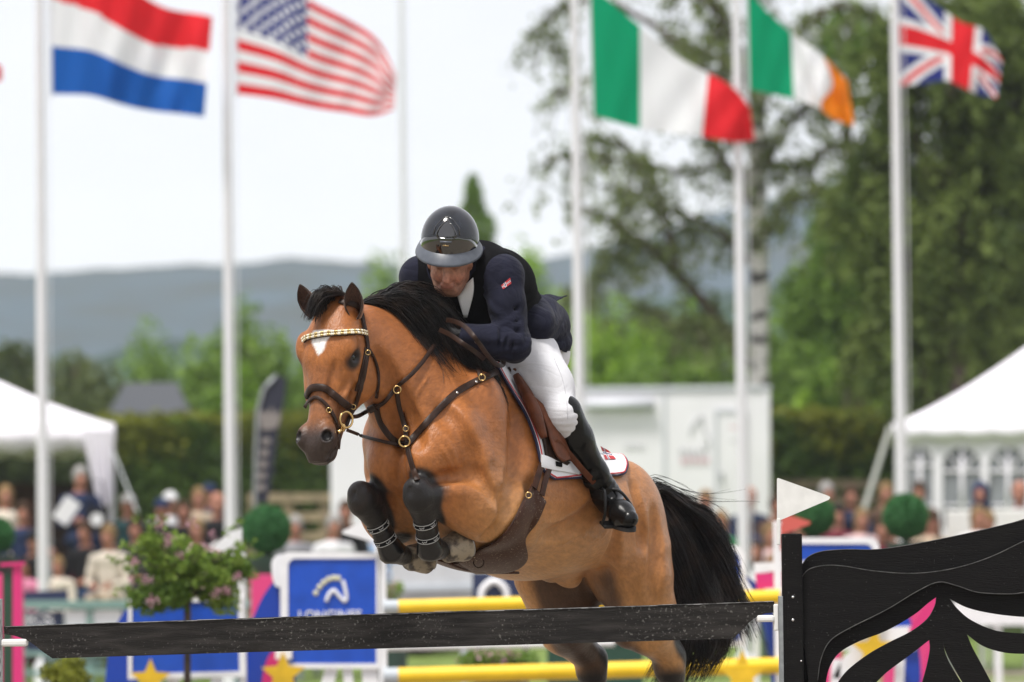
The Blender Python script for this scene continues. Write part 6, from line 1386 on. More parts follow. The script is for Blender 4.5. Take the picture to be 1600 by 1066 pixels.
for cx, hw in arches:
    f_ = plate('window', arch(cx, hw+1), [], d+.11, .006, m_win, tr_, ro); mb = MB()
    def q3(x, y): return tuple(P(x, y, d+.10)-Vector(ro))
    top = 698; cyy = top+hw+8
    mb.tube([q3(cx, top), q3(cx, 826)], .028, 6); mb.tube([q3(cx-hw, cyy), q3(cx+hw, cyy)], .02, 6); mb.tube([q3(cx-hw, 790), q3(cx+hw, 790)], .015, 6)
    for s_ in (1, -1): mb.tube([q3(cx, cyy), q3(cx+s_*hw*.72, top+hw*.35)], .018, 6)
    mb.build('muntins', m_tent, f_, smooth=True)
b = MB(); p_, q_ = P(1392, 668, d)-ro, P(1358, 800, d-.8)-ro; b.tube([tuple(p_), tuple(q_)], .035, 6); b.build('guy_strap', mat('grey_strap', (.32, .33, .30), rough=.7), tr_)
tr_.location.x += .24; tr_.rotation_euler.z = R(-4.6)
tl.location.x -= .18; tl.rotation_euler.z = R(4.4)
# black tent roof far behind
x = P(224, 620, 96).x; tent('dark_tent', 'dark grey tent roof rising above the left hedge', (x, 98), 1.75, 3, .5, ZY(652, 96), ZY(592, 96, 240), ridge=1.0, mt=mat('dark_grey_roof', (.045, .05, .06), rough=.6))
# white cabin
d = 75.0; cb = thing('white_cabin', 'long white cabin with rolled awning and pale door behind the horse', 'cabin', (P(1030, 700, d).x, d, zg(0, d)), 0); co = cb.location
m_cab = mat('white_cabin_panel', (.79, .78, .82), rough=.45, noise=.05, nscale=1); m_seam = mat('pale_grey_trim', (.52, .54, .58), rough=.5); m_faint = mat('faded_grey_print', (.50, .50, .53), rough=.6); m_faintp = mat('faded_pink_print', (.66, .42, .47), rough=.6)
x0, x1 = P(700, 700, d).x-co.x, P(1203, 700, d).x-co.x; H_ = ZY(610, d, 1100)-co.z
b = MB(); b.box(((x0+x1)/2, 1.25, .25+(H_-.25)/2), (x1-x0, 2.5, H_-.25)); b.build('body', m_cab, cb, bevel=.03)
b = MB(); b.box(((x0+x1)/2, 1.25, H_+.03), (x1-x0+.06, 2.56, .07)); b.build('roof_edge', m_seam, cb, bevel=.01)
def cpl(nm, x0p, y0p, x1p, y1p, mt, off=.012, th=.012): return plate(nm, [(x0p, y0p), (x1p, y0p), (x1p, y1p), (x0p, y1p)], [], d-off, th, mt, cb, co)
b = MB(); p0, p1 = P(905, 634, d-.08)-co, P(1022, 632, d-.08)-co; b.tube([tuple(p0), tuple(p1)], .075, 14); b.build('rolled_awning', m_seam, cb, smooth=True)
cpl('panel_seam', 1036, 616, 1042, 838, m_seam); cpl('panel_seam', 938, 648, 942, 838, m_cab, .02); cpl('corner_trim', 1194, 612, 1203, 838, m_cab, .02)
dr = plate('door', [(1122, 645), (1162, 645), (1162, 836), (1122, 836)], [], d-.02, .02, m_cab, cb, co); plate('door_frame', [(1117, 640), (1167, 640), (1167, 838), (1117, 838)], [(1122, 645), (1162, 645), (1162, 837), (1122, 837)] and [[(1122.2, 645.2), (1161.8, 645.2), (1161.8, 836), (1122.2, 836)]], d-.035, .03, m_seam, cb, co)
b = MB(); p_ = P(1128, 745, d-.05)-co; b.box(tuple(p_), (.03, .05, .12)); b.build('handle', m_galv, dr)
def scribble(nm, px, py, w_px, h_px, mt, n): 
    b = MB()
    for i in range(n):
        c_ = P(px-w_px/2+w_px*(i+.5)/n, py+rng.uniform(-1, 1), d-.02)-co; b.box(tuple(c_), (w_px/n*.62*d/8000, .006, h_px*d/8000*rng.uniform(.7, 1)))
    b.build(nm, mt, cb)
strokes('faint_horse_mark', [(1078, 676), (1086, 660), (1097, 650), (1099, 668), (1108, 690), (1098, 694)], .012, m_faint, cb, d-.02, co); scribble('faded_lettering', 1083, 706, 46, 9, m_faint, 5); scribble('faded_lettering', 1086, 720, 46, 9, m_faintp, 5); scribble('faded_lettering', 992, 698, 34, 6, m_faint, 5); scribble('faded_lettering', 1148, 668, 16, 6, m_faintp, 3); scribble('faded_lettering', 1147, 690, 14, 6, m_faint, 3)
# white tent side behind the horse's chest
d = 66.0; wt = thing('white_van', 'plain white box trailer partly hidden behind the horse head and chest', 'trailer', (P(600, 700, d).x, d, zg(0, d)), 0); vo = wt.location
xa, xb = P(516, 700, d).x-vo.x, P(700, 700, d).x-vo.x; H_ = ZY(636, d, 600)-vo.z; b = MB(); b.box(((xa+xb)/2, 1.1, .3+(H_-.3)/2), (xb-xa, 2.2, H_-.3)); b.build('body', m_cab, wt, bevel=.05)
b = MB(); b.box(((xa+xb)/2, 1.1, H_+.01), (xb-xa+.05, 2.24, .05)); b.build('roof_edge', m_seam, wt)
for x_ in (xa+.4, xb-.4): b = MB(); b.lathe((x_, .0, .3), [(0, -.1), (.28, -.1), (.30, -.05), (.30, .05), (.28, .1), (0, .1)], 20, M=Matrix.Rotation(R(90), 3, 'X')); b.build('wheel', m_vest, wt, auto=40)
# wooden fences
m_wood = mat('weathered_pine', (.30, .23, .15), rough=.85, noise=.35, nscale=6, bump=.3, bscale=12); m_wood2 = mat('brown_wood', (.13, .10, .065), rough=.85, noise=.35, nscale=6)  # the second fence is a darker brown wood
def wfence(lb, posts, rails, d, mt):
    t = thing('wooden_fence', lb, 'fence', (P(posts[0], 700, d).x, d, zg(0, d)), 0, 'wooden fences'); o_ = t.location
    for px in posts: b = MB(); x = P(px, 800, d).x-o_.x; zt = ZY(rails[0]-6, d, px)-o_.z; b.box((x, 0, zt/2), (.14, .12, zt)); b.build('post', mt, t, bevel=.01)
    for py in rails:
        a, c = P(posts[0]-8, py, d)-o_, P(posts[-1]+8, py, d)-o_; b = MB(); b.beam(tuple(a+Vector((0, -.09, 0))), tuple(c+Vector((0, -.09, 0))), .04, .13); b.build('rail', mt, t)
wfence('pale wooden post and rail fence left of the horse legs', (395, 450, 507, 620), (778, 808, 838), 74, m_wood); wfence('brown wooden post and rail fence left of the right marquee', (1215, 1300, 1385), (757, 782), 76, m_wood2)
# feather banner
d = 55.0; fb = thing('feather_banner', 'tall navy feather banner with pale print beside the second flagpole', 'banner', (P(401, 800, d).x, d, 0), 0); fo = fb.location
plate('banner_cloth', sm([(398, 785), (400, 700), (403, 640), (412, 608), (432, 588), (447, 590)], 4)+sm([(445, 620), (434, 680), (426, 740), (418, 785)], 4), [], d, .01, mat('navy_banner', (.012, .014, .030), rough=.7), fb, fo)
b = MB(); b.tube([tuple(P(x, y, d-.01)-fo) for x, y in ((400, 870), (398, 785), (400, 700), (403, 640), (412, 608), (432, 586))], .02, 8); b.build('pole', m_galv, fb, smooth=True)
m_cream = mat('cream_print', (.20, .18, .17), rough=.7)
plate('crest_print', sm([(408, 668), (405, 650), (412, 640), (418, 648), (424, 636), (430, 648), (438, 640), (434, 668), (408, 672)], 2), [], d-.014, .006, m_cream, fb, fo)
for i, (x, y) in enumerate(((416, 690), (413, 708), (411, 726), (409, 744), (408, 762))): plate('letter_print', [(x-7, y-5), (x+6, y-6), (x+7, y+3), (x-1, y+5), (x-7, y+5)], [], d-.014, .006, m_cream, fb, fo)
# ================================================================== ARENA RAILS AND BOARDS AT LEFT
d = 50.0; m_grn = mat('sage_green_rail', (.16, .27, .24), rough=.5)
ar = thing('arena_rail', 'sage green arena rail fence with sponsor panels in front of the seated crowd', 'fence', (P(30, 1000, d).x, d, 0), 0); ao = ar.location
for py, th in ((946, .085), (1022, .05), (1052, .05), (985, .04)): a, c = P(28, py, d)-ao, P(440, py-3, d)-ao; b = MB(); b.beam(tuple(a), tuple(c), .05, th); b.build('rail', m_grn, ar, bevel=.008)
for px in (35, 140, 250, 370): b = MB(); p_ = P(px, 946, d)-ao; b.box((p_.x, .03, p_.z/2), (.06, .05, p_.z)); b.build('post', m_grn, ar)
bp1 = plate('sponsor_panel', [(36, 955), (100, 954), (100, 980), (36, 982)], [], d+.035, .02, m_nvy, ar, ao); text('lettering', 'KS', 62, 968, d+.03, 20, m_wht, bp1, ao, bold=.02, wpx=42)
plate('sponsor_panel', [(102, 954), (190, 952), (190, 978), (102, 980)], [], d+.035, .02, m_wht, ar, ao); plate('sponsor_panel', [(194, 952), (260, 951), (260, 976), (194, 978)], [], d+.035, .02, mat('pale_blue_panel', (.35, .48, .65), rough=.5), ar, ao)
plate('sponsor_panel', [(36, 990), (190, 986), (190, 1016), (36, 1018)], [], d+.035, .02, m_nvy, ar, ao); plate('sponsor_panel', [(70, 1030), (160, 1028), (160, 1044), (70, 1046)], [], d+.035, .02, m_grn, ar, ao)
nb2 = thing('sponsor_board', 'plain navy board standing above the green rail at the left', 'board', (P(70, 940, 51).x, 51, 0), 0); plate('board', [(32, 925), (106, 921), (106, 943), (32, 946)], [], 51, .03, m_nvy, nb2, nb2.location)
b = MB(); b.box((0, .03, .5), (.05, .04, 1.0)); b.build('post', m_nvy, nb2)
lf = thing('jump_wing', 'magenta and dark green striped jump wing at the left edge', 'jump wing', (P(25, 1000, 34).x, 34, 0), 0); fo = lf.location; m_dg = mat('bottle_green_paint', (.012, .05, .025), rough=.5)
plate('side_panel', [(20, 884), (34, 884), (36, 1180), (20, 1180)], [], 34, .04, m_pink, lf, fo); plate('side_panel', [(4, 895), (19, 895), (19, 1180), (4, 1180)], [], 34.01, .04, m_dg, lf, fo); plate('top_panel', [(0, 880), (38, 878), (38, 883.5), (0, 885)], [], 33.98, .06, m_pink, lf, fo)
bd_ = thing('sponsor_board', 'white and navy advertising board under the far crowd at right', 'board', (P(1180, 900, 52).x, 52, 0), 0); plate('board', [(1100, 905), (1300, 898), (1300, 925), (1100, 930)], [], 52, .03, m_wht, bd_, bd_.location)
b = MB(); b.box((0, .03, .45), (.05, .04, .9)); b.build('post', m_wht, bd_)
lb_ = thing('white_board', 'low white board on the grass seen through the black wing openings', 'board', (P(1560, 965, 48).x, 48, 0), 0); plate('board', [(1490, 938), (1700, 934), (1700, 976), (1490, 978)], [], 48, .04, m_wht, lb_, lb_.location); b = MB(); b.box((0, .06, .35), (.06, .06, .70)); b.build('post', m_wht, lb_)
# ================================================================== TOPIARY AND PLANTS
m_pot = mat('pink_planter', (.62, .04, .18), rough=.5); m_dkp = mat('dark_planter', (.02, .05, .035), rough=.6)
def topiary(lb, px, py, rpx, d, potw=.42, pot=m_pot):
    c = P(px, py, d); t = thing('topiary', lb, 'topiary', (c.x, d, 0), 0, 'ball topiaries in planters'); r = rpx*d/8000; n = 9000
    u_ = rng.normal(size=(n, 3)); u_ /= np.linalg.norm(u_, axis=1, keepdims=True); C = u_*r*rng.uniform(.90, 1.0, (n, 1)); C[:, 2] += c.z
    b = MB(); b.ball((0, 0, c.z), r*.93, 24); b.build('core', mat_core, t, smooth=True); leafmesh('foliage', C, .016, .45+rng.normal(0, .22, n), LM['topi'], t, aspect=.5)
    b = MB(); b.tube([(0, 0, c.z-r-.14), (0, 0, c.z-r*.8)], .035, 8); b.build('stem', m_bark, t)
    zt = c.z-r-.02; b = MB(); b.lathe((0, 0, zt-.16), [(0, 0), (.12, 0), (.17, .12), (.175, .16), (.15, .16), (.14, .12), (0, .12)], 20); b.build('pot', m_dkp, t, auto=40)
    b = MB(); b.box((0, 0, (zt-.16)/2), (potw, potw, zt-.16)); b.build('plinth', pot, t, bevel=.01)
mat_core = mat('topiary_core', (.008, .03, .010), rough=1); LM['topi'] = leafmat('leaves_topi', (.025, .10, .03), (.055, .19, .06), (.10, .29, .11), .2)
topiary('round green ball topiary on a pink plinth above the blue sponsor board', 417, 827, 38, 44, .27); topiary('round green ball topiary in front of the right marquee', 1415, 807, 36, 44); topiary('round green ball topiary behind the white and red pennants', 1273, 806, 32, 45); topiary('round green ball topiary cut off by the left edge', -6, 836, 28, 43)
d = 31.0; c = P(290, 892, d); bush = thing('flowering_bush', 'round standard bush with pink flowers in a pot behind the plank at left', 'bush', (c.x, d, 0), 0)
k = 30; cc = rng.normal(size=(k, 3)); cc[:, 2] -= .25; cc /= np.linalg.norm(cc, axis=1, keepdims=True); cc *= rng.uniform(.15, .80, (k, 1)); rr_ = rng.uniform(.18, .34, k)
i = rng.integers(0, k, 8000); u_ = rng.normal(size=(8000, 3)); u_ /= np.linalg.norm(u_, axis=1, keepdims=True); C = (cc[i]+u_*(rng.uniform(0, 1, (8000, 1))**.5)*rr_[i][:, None])*A(.40, .36, .325); C[:, 2] += c.z; C[:, 0] += .03*np.sin(C[:, 2]*20)
LM['bush'] = leafmat('leaves_bush', (.05, .10, .015), (.13, .22, .03), (.26, .36, .06), .35); leafmesh('foliage', C, .023, np.clip(.5+.25*rng.normal(size=k)[i]*.6+.15*rng.normal(size=8000)+(C[:, 2]-c.z)*.7, 0, 1), LM['bush'], bush, aspect=.7)
b = MB(); b.tube([(0, 0, .3), (.01, 0, c.z-.25), (0, 0, c.z)], .022, 8); 
for q_ in range(14): e = cc[q_]*A(.34, .33, .28)+A(0, 0, c.z); b.tube([(0, 0, c.z-.2), tuple(e*.5+A(0, 0, c.z-.1)*.5), tuple(e)], [.012, .008, .004], 5)

SH = []
for q_ in range(38):
    a = rng.uniform(0, 6.28); el = rng.uniform(-.5, 1.1); o_ = A(math.cos(a)*math.cos(el)*.36, math.sin(a)*.32, math.sin(el)*.28)+A(0, 0, c.z); tip = o_*1+A(math.cos(a)*.10, 0, rng.uniform(-.02, .10)); b.tube([tuple(o_*.6+A(0, 0, c.z)*.4), tuple(o_), tuple(tip)], [.005, .004, .002], 4, cap=False)
    pp = o_+(tip-o_)*rng.uniform(0, 1.1, (16, 1))+rng.normal(0, .014, (16, 3)); SH.append(pp)
SH = np.concatenate(SH); leafmesh('foliage', SH, .020, .6+rng.normal(0, .15, len(SH)), LM['bush'], bush, aspect=.6)
b.build('stem', m_bark, bush, smooth=True); b = MB(); b.lathe((0, 0, 0), [(0, 0), (.15, 0), (.21, .34), (.23, .34), (.23, .38), (.19, .38), (.18, .3), (0, .3)], 24); b.build('pot', m_dkp, bush, auto=40)
m_fl = leafmat('petals', (.36, .17, .22), (.50, .27, .33), (.64, .44, .48), .4)
for (fx, fy) in ((322, 858), (265, 838), (262, 848), (320, 898), (338, 925), (355, 922), (236, 940), (210, 878), (250, 822), (300, 820), (332, 836), (232, 905), (282, 868), (370, 900), (205, 905)):
    n = 26; p_ = np.array(P(fx, fy, d-.22-.08*rng.uniform()))-A(c.x, d, 0); leafmesh('blossom', p_+rng.normal(0, .016, (n, 3)), .010, rng.uniform(0, 1, n), m_fl, bush, aspect=.8)
def shrub(lb, px, py, wpx, hpx, d, lm, n, leaf=.02, flowers=0):
    c_ = P(px, py, d); t = thing('low_shrub', lb, 'shrub', (c_.x, d, 0), 0, 'low potted shrubs'); C, ti = blobs(n, (wpx*d/8000, .25, hpx*d/8000), 14); C[:, 2] += c_.z; leafmesh('foliage', C, leaf, ti, LM[lm], t)
    if flowers: leafmesh('blossom', C[:flowers]*A(1.05, 1.05, 1)+A(0, -.08, .02), .016, rng.uniform(0, 1, flowers), m_fl, t)
    zt = max(c_.z-hpx*d/8000*.7, .12); b = MB(); b.lathe((0, 0, 0), [(0, 0), (.12, 0), (.17, zt), (.14, zt), (0, zt*.9)], 20); b.build('pot', m_dkp, t, auto=40)
shrub('low gold-green shrub peeking out under the left part of the plank', 108, 1058, 40, 32, 30, 'gold', 1800); shrub('low green shrub with pink flowers between the plank and the lower yellow pole', 778, 1030, 62, 26, 34, 'mid', 2600, .02, 160); shrub('small leafy plant with pink flowers left of the navy board', 610, 925, 26, 22, 45, 'mid', 900, .02, 60)
# ================================================================== THE CROWD: one sculpted figure per pose, recoloured copies
def figure(pose):
    """a person about 1.75 m tall facing -y (towards the camera); x to its left-hand picture side; origin at the feet"""
    sd = SDF((-.55, -.85, -.03), (.55, .35, 1.85), .017)
    sit = pose != 'stand'; hz = .46 if sit else .90; lean = {'sit': -.02, 'lean': -.16, 'stand': 0, 'side': 0, 'arms': 0}.get(pose, 0)
    hip = A(0, .0, hz+.04); sh = A(0, lean*1.6, hz+.53); nk = sh+A(0, lean*.1, .05); hd = sh+A(0, lean*.4-.02, .23)
    sd.chain([hip, hip*.5+sh*.5+A(0, .0, 0), sh-A(0, 0, .06)], [.145, .130, .135], .06)
    for s_ in (1, -1): sd.cone(sh+A(0, 0, -.05), sh+A(s_*.165, 0, -.035), .10, .068, .05); sd.cone(hip, hip+A(s_*.08, 0, -.02), .13, .115, .05)
    for s_ in (1, -1):
        s0 = sh+A(s_*.185, 0, -.045)
        if pose == 'arms': el = s0+A(s_*.05, -.06, -.27); wr = el+A(-s_*.26, -.16, .04)
        elif sit: el = s0+A(s_*.05, -.06, -.27); wr = el+A(-s_*.12, -.22, -.02)
        else: el = s0+A(s_*.05, .0, -.29); wr = el+A(-s_*.12, -.16, .07)
        sd.chain([s0, s0*.5+el*.5, el], [.062, .055, .046], .03); sd.chain([el, el*.5+wr*.5, wr], [.045, .042, .030], .02)
        dr = (wr-el)/np.linalg.norm(wr-el); pm = wr+dr*.05; sd.ell(pm, (.036, .036, .045), .015)
        for q in range(4): f0 = pm+A((q-1.5)*.018, 0, 0)+dr*.02; sd.chain([f0, f0+dr*.035+A(0, 0, -.012), f0+dr*.045+A(0, .0, -.035)], [.011, .010, .009], .008)
        sd.cone(pm+A(-s_*.02, 0, .01), pm+A(-s_*.045, -.01, .0)+dr*.025, .012, .010, .01)
        if sit:
            kx = .10 if pose != 'side' else .02; kn = A(s_*kx+(0 if pose != 'side' else .42), -.45 if pose != 'side' else -.18, .50 if pose != 'side' else .47); an = kn+(A(0, .02, -.42) if pose != 'side' else A(.25, -.05, -.34)); hp_ = hip+A(s_*.09, -.02, 0)
        else: kn = A(s_*.10, -.03, .48); an = A(s_*.11, .03, .08); hp_ = hip+A(s_*.09, 0, -.04)
        sd.chain([hp_, hp_*.5+kn*.5, kn], [.095, .080, .060], .03); sd.chain([kn, kn*.6+an*.4, an], [.058, .056, .040], .02); sd.chain([an-A(0, -.03, .03), an+A(0, -.16, -.045)], [.042, .036], .02)
    sd.cone(nk-A(0, 0, .03), hd-A(0, -.01, .07), .058, .055, .03)
    sd.ell(hd, (.077, .095, .118), .03); sd.ell(hd+A(0, -.035, -.06), (.056, .055, .05), .02)
    sd.cone(hd+A(0, -.090, .01), hd+A(0, -.108, -.022), .011, .015, .012); sd.cone(hd+A(-.025, -.088, -.058), hd+A(.025, -.088, -.058), .008, .008, .01)
    for s_ in (1, -1): sd.ell(hd+A(s_*.030, -.095, .014), (.016, .014, .010), .01, sub=True); sd.ell(hd+A(s_*.078, .0, -.01), (.012, .018, .030), .008)
    me, V = sd.mesh('body'); cf = np.zeros((len(me.polygons), 3), np.float32); me.polygons.foreach_get('center', cf.ravel())
    q = cf-hd; head = (cf[:, 2] > nk[2]+.005); dh = np.linalg.norm(cf-(hd*1), axis=1)
    mi = np.full(len(cf), 1, np.int32); mi[cf[:, 2] < hz-.03] = 2
    if sit: mi[(cf[:, 1] < -.14) & (cf[:, 2] < hz+.12) & (cf[:, 2] < .64)] = 2
    if pose == 'side': mi[(cf[:, 0] > .12) & (cf[:, 2] < .60)] = 2
    mi[head] = 0
    hands = np.zeros(len(cf), bool)
    for s_ in (1, -1):
        s0 = sh+A(s_*.185, 0, -.045)
        if pose == 'arms': el = s0+A(s_*.05, -.06, -.27); wr = el+A(-s_*.26, -.16, .04)
        elif sit: el = s0+A(s_*.05, -.06, -.27); wr = el+A(-s_*.12, -.22, -.02)
        else: el = s0+A(s_*.05, .0, -.29); wr = el+A(-s_*.12, -.16, .07)
        dr = (wr-el)/np.linalg.norm(wr-el); t = (cf-wr)@dr; hands |= (t > 0) & (np.linalg.norm(cf-(wr+dr*.06), axis=1) < .085)
    mi[hands] = 0; mi[(cf[:, 2] < .085)] = 3
    me.polygons.foreach_set('material_index', mi); 
    for _ in range(4): me.materials.append(None)
    return me, hd
POSES = {k: figure(k) for k in ('sit', 'lean', 'stand', 'side', 'arms')}
def hairmesh(kind, hd):
    sd = SDF(tuple(hd-.36), tuple(hd+.24), .014)
    if kind == 'short': sd.ell(hd+A(0, .012, .024), (.093, .110, .126), .02); sd.ell(hd+A(0, -.10, -.055), (.085, .070, .105), .015, sub=True); sd.ell(hd+A(0, -.02, -.16), (.13, .13, .07), .02, sub=True)
    elif kind == 'long': sd.ell(hd+A(0, .015, .022), (.092, .108, .120), .02); sd.chain([hd+A(0, .05, 0), hd+A(0, .06, -.18)], [.095, .075], .03); sd.ell(hd+A(0, -.11, -.07), (.062, .10, .13), .015, sub=True)
    elif kind == 'cap': sd.ell(hd+A(0, .01, .045), (.095, .110, .095), .02); sd.ell(hd+A(0, -.13, .045), (.065, .075, .012), .015); sd.ell(hd+A(0, -.10, -.06), (.12, .10, .09), .01, sub=True)
    elif kind == 'hood': sd.ell(hd+A(0, .02, .01), (.115, .125, .15), .02); sd.ell(hd+A(0, .04, -.15), (.13, .11, .08), .03); sd.ell(hd+A(0, -.13, -.015), (.068, .12, .095), .015, sub=True)
    me, _ = sd.mesh('hair'); return me
HK = {(k, p_): hairmesh(k, POSES[p_][1]) for k in ('short', 'long', 'cap', 'hood') for p_ in POSES}
_mc = {}
def cm(c, r_=.85):
    if c not in _mc: _mc[c] = mat('cloth_'+c, CC[c], rough=r_, spec=.2, noise=.15, nscale=9)
    return _mc[c]
CC = {'navy': (.018, .030, .075), 'black': (.012, .012, .014), 'darkgrey': (.045, .045, .05), 'cream': (.62, .56, .47), 'white': (.68, .68, .70), 'pink': (.62, .22, .34), 'palepink': (.62, .45, .46), 'maroon': (.12, .015, .03), 'teal': (.015, .045, .05), 'brown': (.10, .06, .04), 'olive': (.07, .07, .04),
      'green': (.03, .16, .06), 'denim': (.035, .07, .16), 'beige': (.42, .34, .25), 'grey': (.25, .25, .27), 'hbrown': (.05, .028, .016), 'hblond': (.22, .14, .065), 'hgrey': (.30, .29, .28), 'hblack': (.012, .010, .010), 'skin': (.40, .19, .135), 'skin2': (.26, .12, .075), 'lightblue': (.30, .42, .60), 'red': (.42, .03, .03)}
def person(lb, px, py, d, pose='sit', top='navy', leg='denim', hair='short', hc='hbrown', skin='skin', scale=1.0, rz=0.0):
    me, hd = POSES[pose]; p_ = P(px, py, d); z = p_.z-hd[2]*scale; t = thing('person', lb, 'person', (p_.x, d-0*hd[1], z), rz, 'spectators'); t.scale = (scale,)*3
    o = bpy.data.objects.new('body', me); COL.objects.link(o); o.parent = t
    for i, c in enumerate((skin, top, leg, 'black')): o.material_slots[i].link = 'OBJECT'; o.material_slots[i].material = cm(c)
    h_ = HK[(hair, pose)]
    if not len(h_.materials): h_.materials.append(None)
    o2 = bpy.data.objects.new('hair' if hair in ('short', 'long') else hair, h_); COL.objects.link(o2); o2.parent = t; o2.material_slots[0].link = 'OBJECT'; o2.material_slots[0].material = cm(hc); return t
L1, L2, L3 = 58.5, 61.0, 63.5
crowd = [
 ('tall standing man in navy jacket holding a white sheet under the left tent', 125, 747, 60.2, 'arms', 'navy', 'navy', 'short', 'hgrey'),
 ('woman in black sweater and jeans sitting sideways, front row by the first flagpole', 134, 832, 59.2, 'side', 'black', 'denim', 'short', 'hbrown'),
 ('blond person in cream sweater beside the woman in jeans', 172, 838, 58.9, 'sit', 'cream', 'beige', 'short', 'hblond'),
 ('person in dark grey jacket just left of the flowering bush', 214, 828, 60.0, 'sit', 'darkgrey', 'black', 'short', 'hbrown'),
 ('man in teal jacket and grey cap behind the cream sweater', 201, 789, 62.2, 'sit', 'teal', 'black', 'cap', 'hgrey'),
 ('man in dark coat and navy cap above the flowering bush', 243, 796, 62.4, 'lean', 'black', 'navy', 'cap', 'navy'),
 ('brown-haired woman in black above the flowering bush', 288, 799, 62.4, 'sit', 'black', 'black', 'long', 'hbrown'),
 ('bald man in black jacket beside the second flagpole', 340, 789, 61.5, 'sit', 'black', 'navy', 'short', 'skin'),
 ('pale pink face low behind the bush left of the second flagpole', 311, 829, 60.2, 'lean', 'palepink', 'beige', 'short', 'hblond'),
 ('person in navy looking down, behind the first flagpole', 37, 802, 61.2, 'sit', 'navy', 'denim', 'short', 'hbrown'),
 ('person in black with dark cap left of the first flagpole', 46, 847, 59.6, 'lean', 'black', 'black', 'cap', 'hblack'),
 ('child in pink top with brown skin low at the left', 42, 886, 58.0, 'sit', 'pink', 'pink', 'long', 'hblack'),
 ('child in cream top low at the left beside the child in pink', 92, 884, 58.0, 'sit', 'cream', 'white', 'short', 'hblond'),
 ('small child face between the pink and cream children', 66, 890, 58.8, 'sit', 'darkgrey', 'black', 'short', 'hbrown'),
 ('dark-haired person bending behind the first flagpole', 92, 862, 60.6, 'lean', 'maroon', 'black', 'short', 'hblack'),
 ('blond woman in cream dress at the left edge', 9, 775, 61.6, 'stand', 'cream', 'cream', 'long', 'hblond'),
 ('person in dark coat half hidden at the left edge low down', 22, 806, 62.6, 'sit', 'black', 'black', 'short', 'hbrown'),
 ('person in white with raised white cloth above the flowering bush', 265, 785, 63.6, 'sit', 'white', 'white', 'cap', 'white'),
 ('blond person in beige between the bush and the second flagpole', 311, 778, 63.8, 'sit', 'beige', 'beige', 'long', 'hblond'),
 ('person in navy behind the bald man at the second flagpole', 325, 772, 64.2, 'sit', 'navy', 'black', 'cap', 'navy'),
 ('person in black crouching between the far fence and the horse legs', 548, 800, 61.0, 'lean', 'black', 'black', 'short', 'hbrown'),
 ('person in white coat left of the crouching one in black', 520, 822, 60.4, 'sit', 'white', 'white', 'short', 'hgrey'),
 ('person in pale grey beside the ball topiary above the blue board', 462, 824, 60.8, 'sit', 'grey', 'grey', 'short', 'hgrey'),
 ('person in light blue mostly hidden behind the horse knees', 590, 826, 61.4, 'sit', 'lightblue', 'denim', 'short', 'hbrown'),
 ('person with red face just above the black tail', 1104, 783, 62.4, 'sit', 'white', 'denim', 'short', 'hblond'),
 ('person in green behind the black tail', 1128, 815, 60.6, 'sit', 'green', 'denim', 'long', 'hblond'),
 ('bald man in navy jacket, top row left of the white pennant', 1170, 779, 62.8, 'sit', 'navy', 'black', 'short', 'skin'),
 ('man in dark brown jacket next to the white pennant', 1211, 790, 62.6, 'sit', 'brown', 'black', 'short', 'hbrown'),
 ('man in navy jacket and beige scarf below the bald man', 1166, 812, 60.8, 'sit', 'navy', 'denim', 'short', 'hgrey'),
 ('person in white sitting low right of the tail', 1182, 862, 58.6, 'lean', 'white', 'denim', 'long', 'hbrown'),
 ('child in pale blue right of the tail', 1206, 880, 58.2, 'sit', 'lightblue', 'denim', 'short', 'hblond'),
 ('person in pale pink between the tail and the wing', 1204, 836, 59.6, 'sit', 'palepink', 'grey', 'long', 'hblond'),
 ('grey-haired person at the tip of the white pennant', 1289, 771, 63.0, 'sit', 'beige', 'black', 'short', 'hgrey'),
 ('man in navy and white jacket right of the white pennant', 1327, 776, 62.6, 'lean', 'navy', 'black', 'short', 'hbrown'),
 ('woman in pale pink top between the two right topiaries', 1345, 812, 60.6, 'sit', 'palepink', 'denim', 'long', 'hblond'),
 ('dark-haired person in maroon right of the red pennant', 1310, 806, 61.4, 'sit', 'maroon', 'black', 'short', 'hblack'),
 ('fair-haired person behind the left side of the right topiary', 1384, 771, 63.0, 'sit', 'brown', 'brown', 'long', 'hblond'),
 ('person with red face behind the right side of the right topiary', 1437, 770, 64.0, 'sit', 'brown', 'black', 'short', 'hbrown'),
 ('person in maroon coat under the right topiary', 1383, 828, 60.6, 'lean', 'maroon', 'maroon', 'short', 'hbrown'),
 ('person in beige jacket with brown cap right of the right topiary', 1456, 815, 60.4, 'sit', 'beige', 'olive', 'cap', 'hbrown'),
 ('person with dark hood standing in front of the marquee windows', 1532, 772, 61.4, 'stand', 'black', 'navy', 'hood', 'navy'),
 ('long-haired person in white below the hooded one', 1527, 808, 59.6, 'sit', 'white', 'beige', 'long', 'hblond'),
 ('person in cream turned beside the one in white', 1552, 816, 60.4, 'lean', 'cream', 'beige', 'short', 'hblond'),
 ('person in dark navy jacket at the right edge by the marquee', 1594, 771, 61.0, 'sit', 'navy', 'black', 'short', 'skin'),
 ('person in grey seated just behind the wing post', 1252, 828, 61.0, 'sit', 'grey', 'black', 'short', 'hbrown'),
 ('person in black behind the right end of the white pennant', 1268, 790, 62.0, 'sit', 'black', 'black', 'short', 'hbrown'),
 ('small person in pale pink jacket by the marquee wall', 1490, 820, 61.6, 'sit', 'grey', 'grey', 'short', 'hgrey'),
]
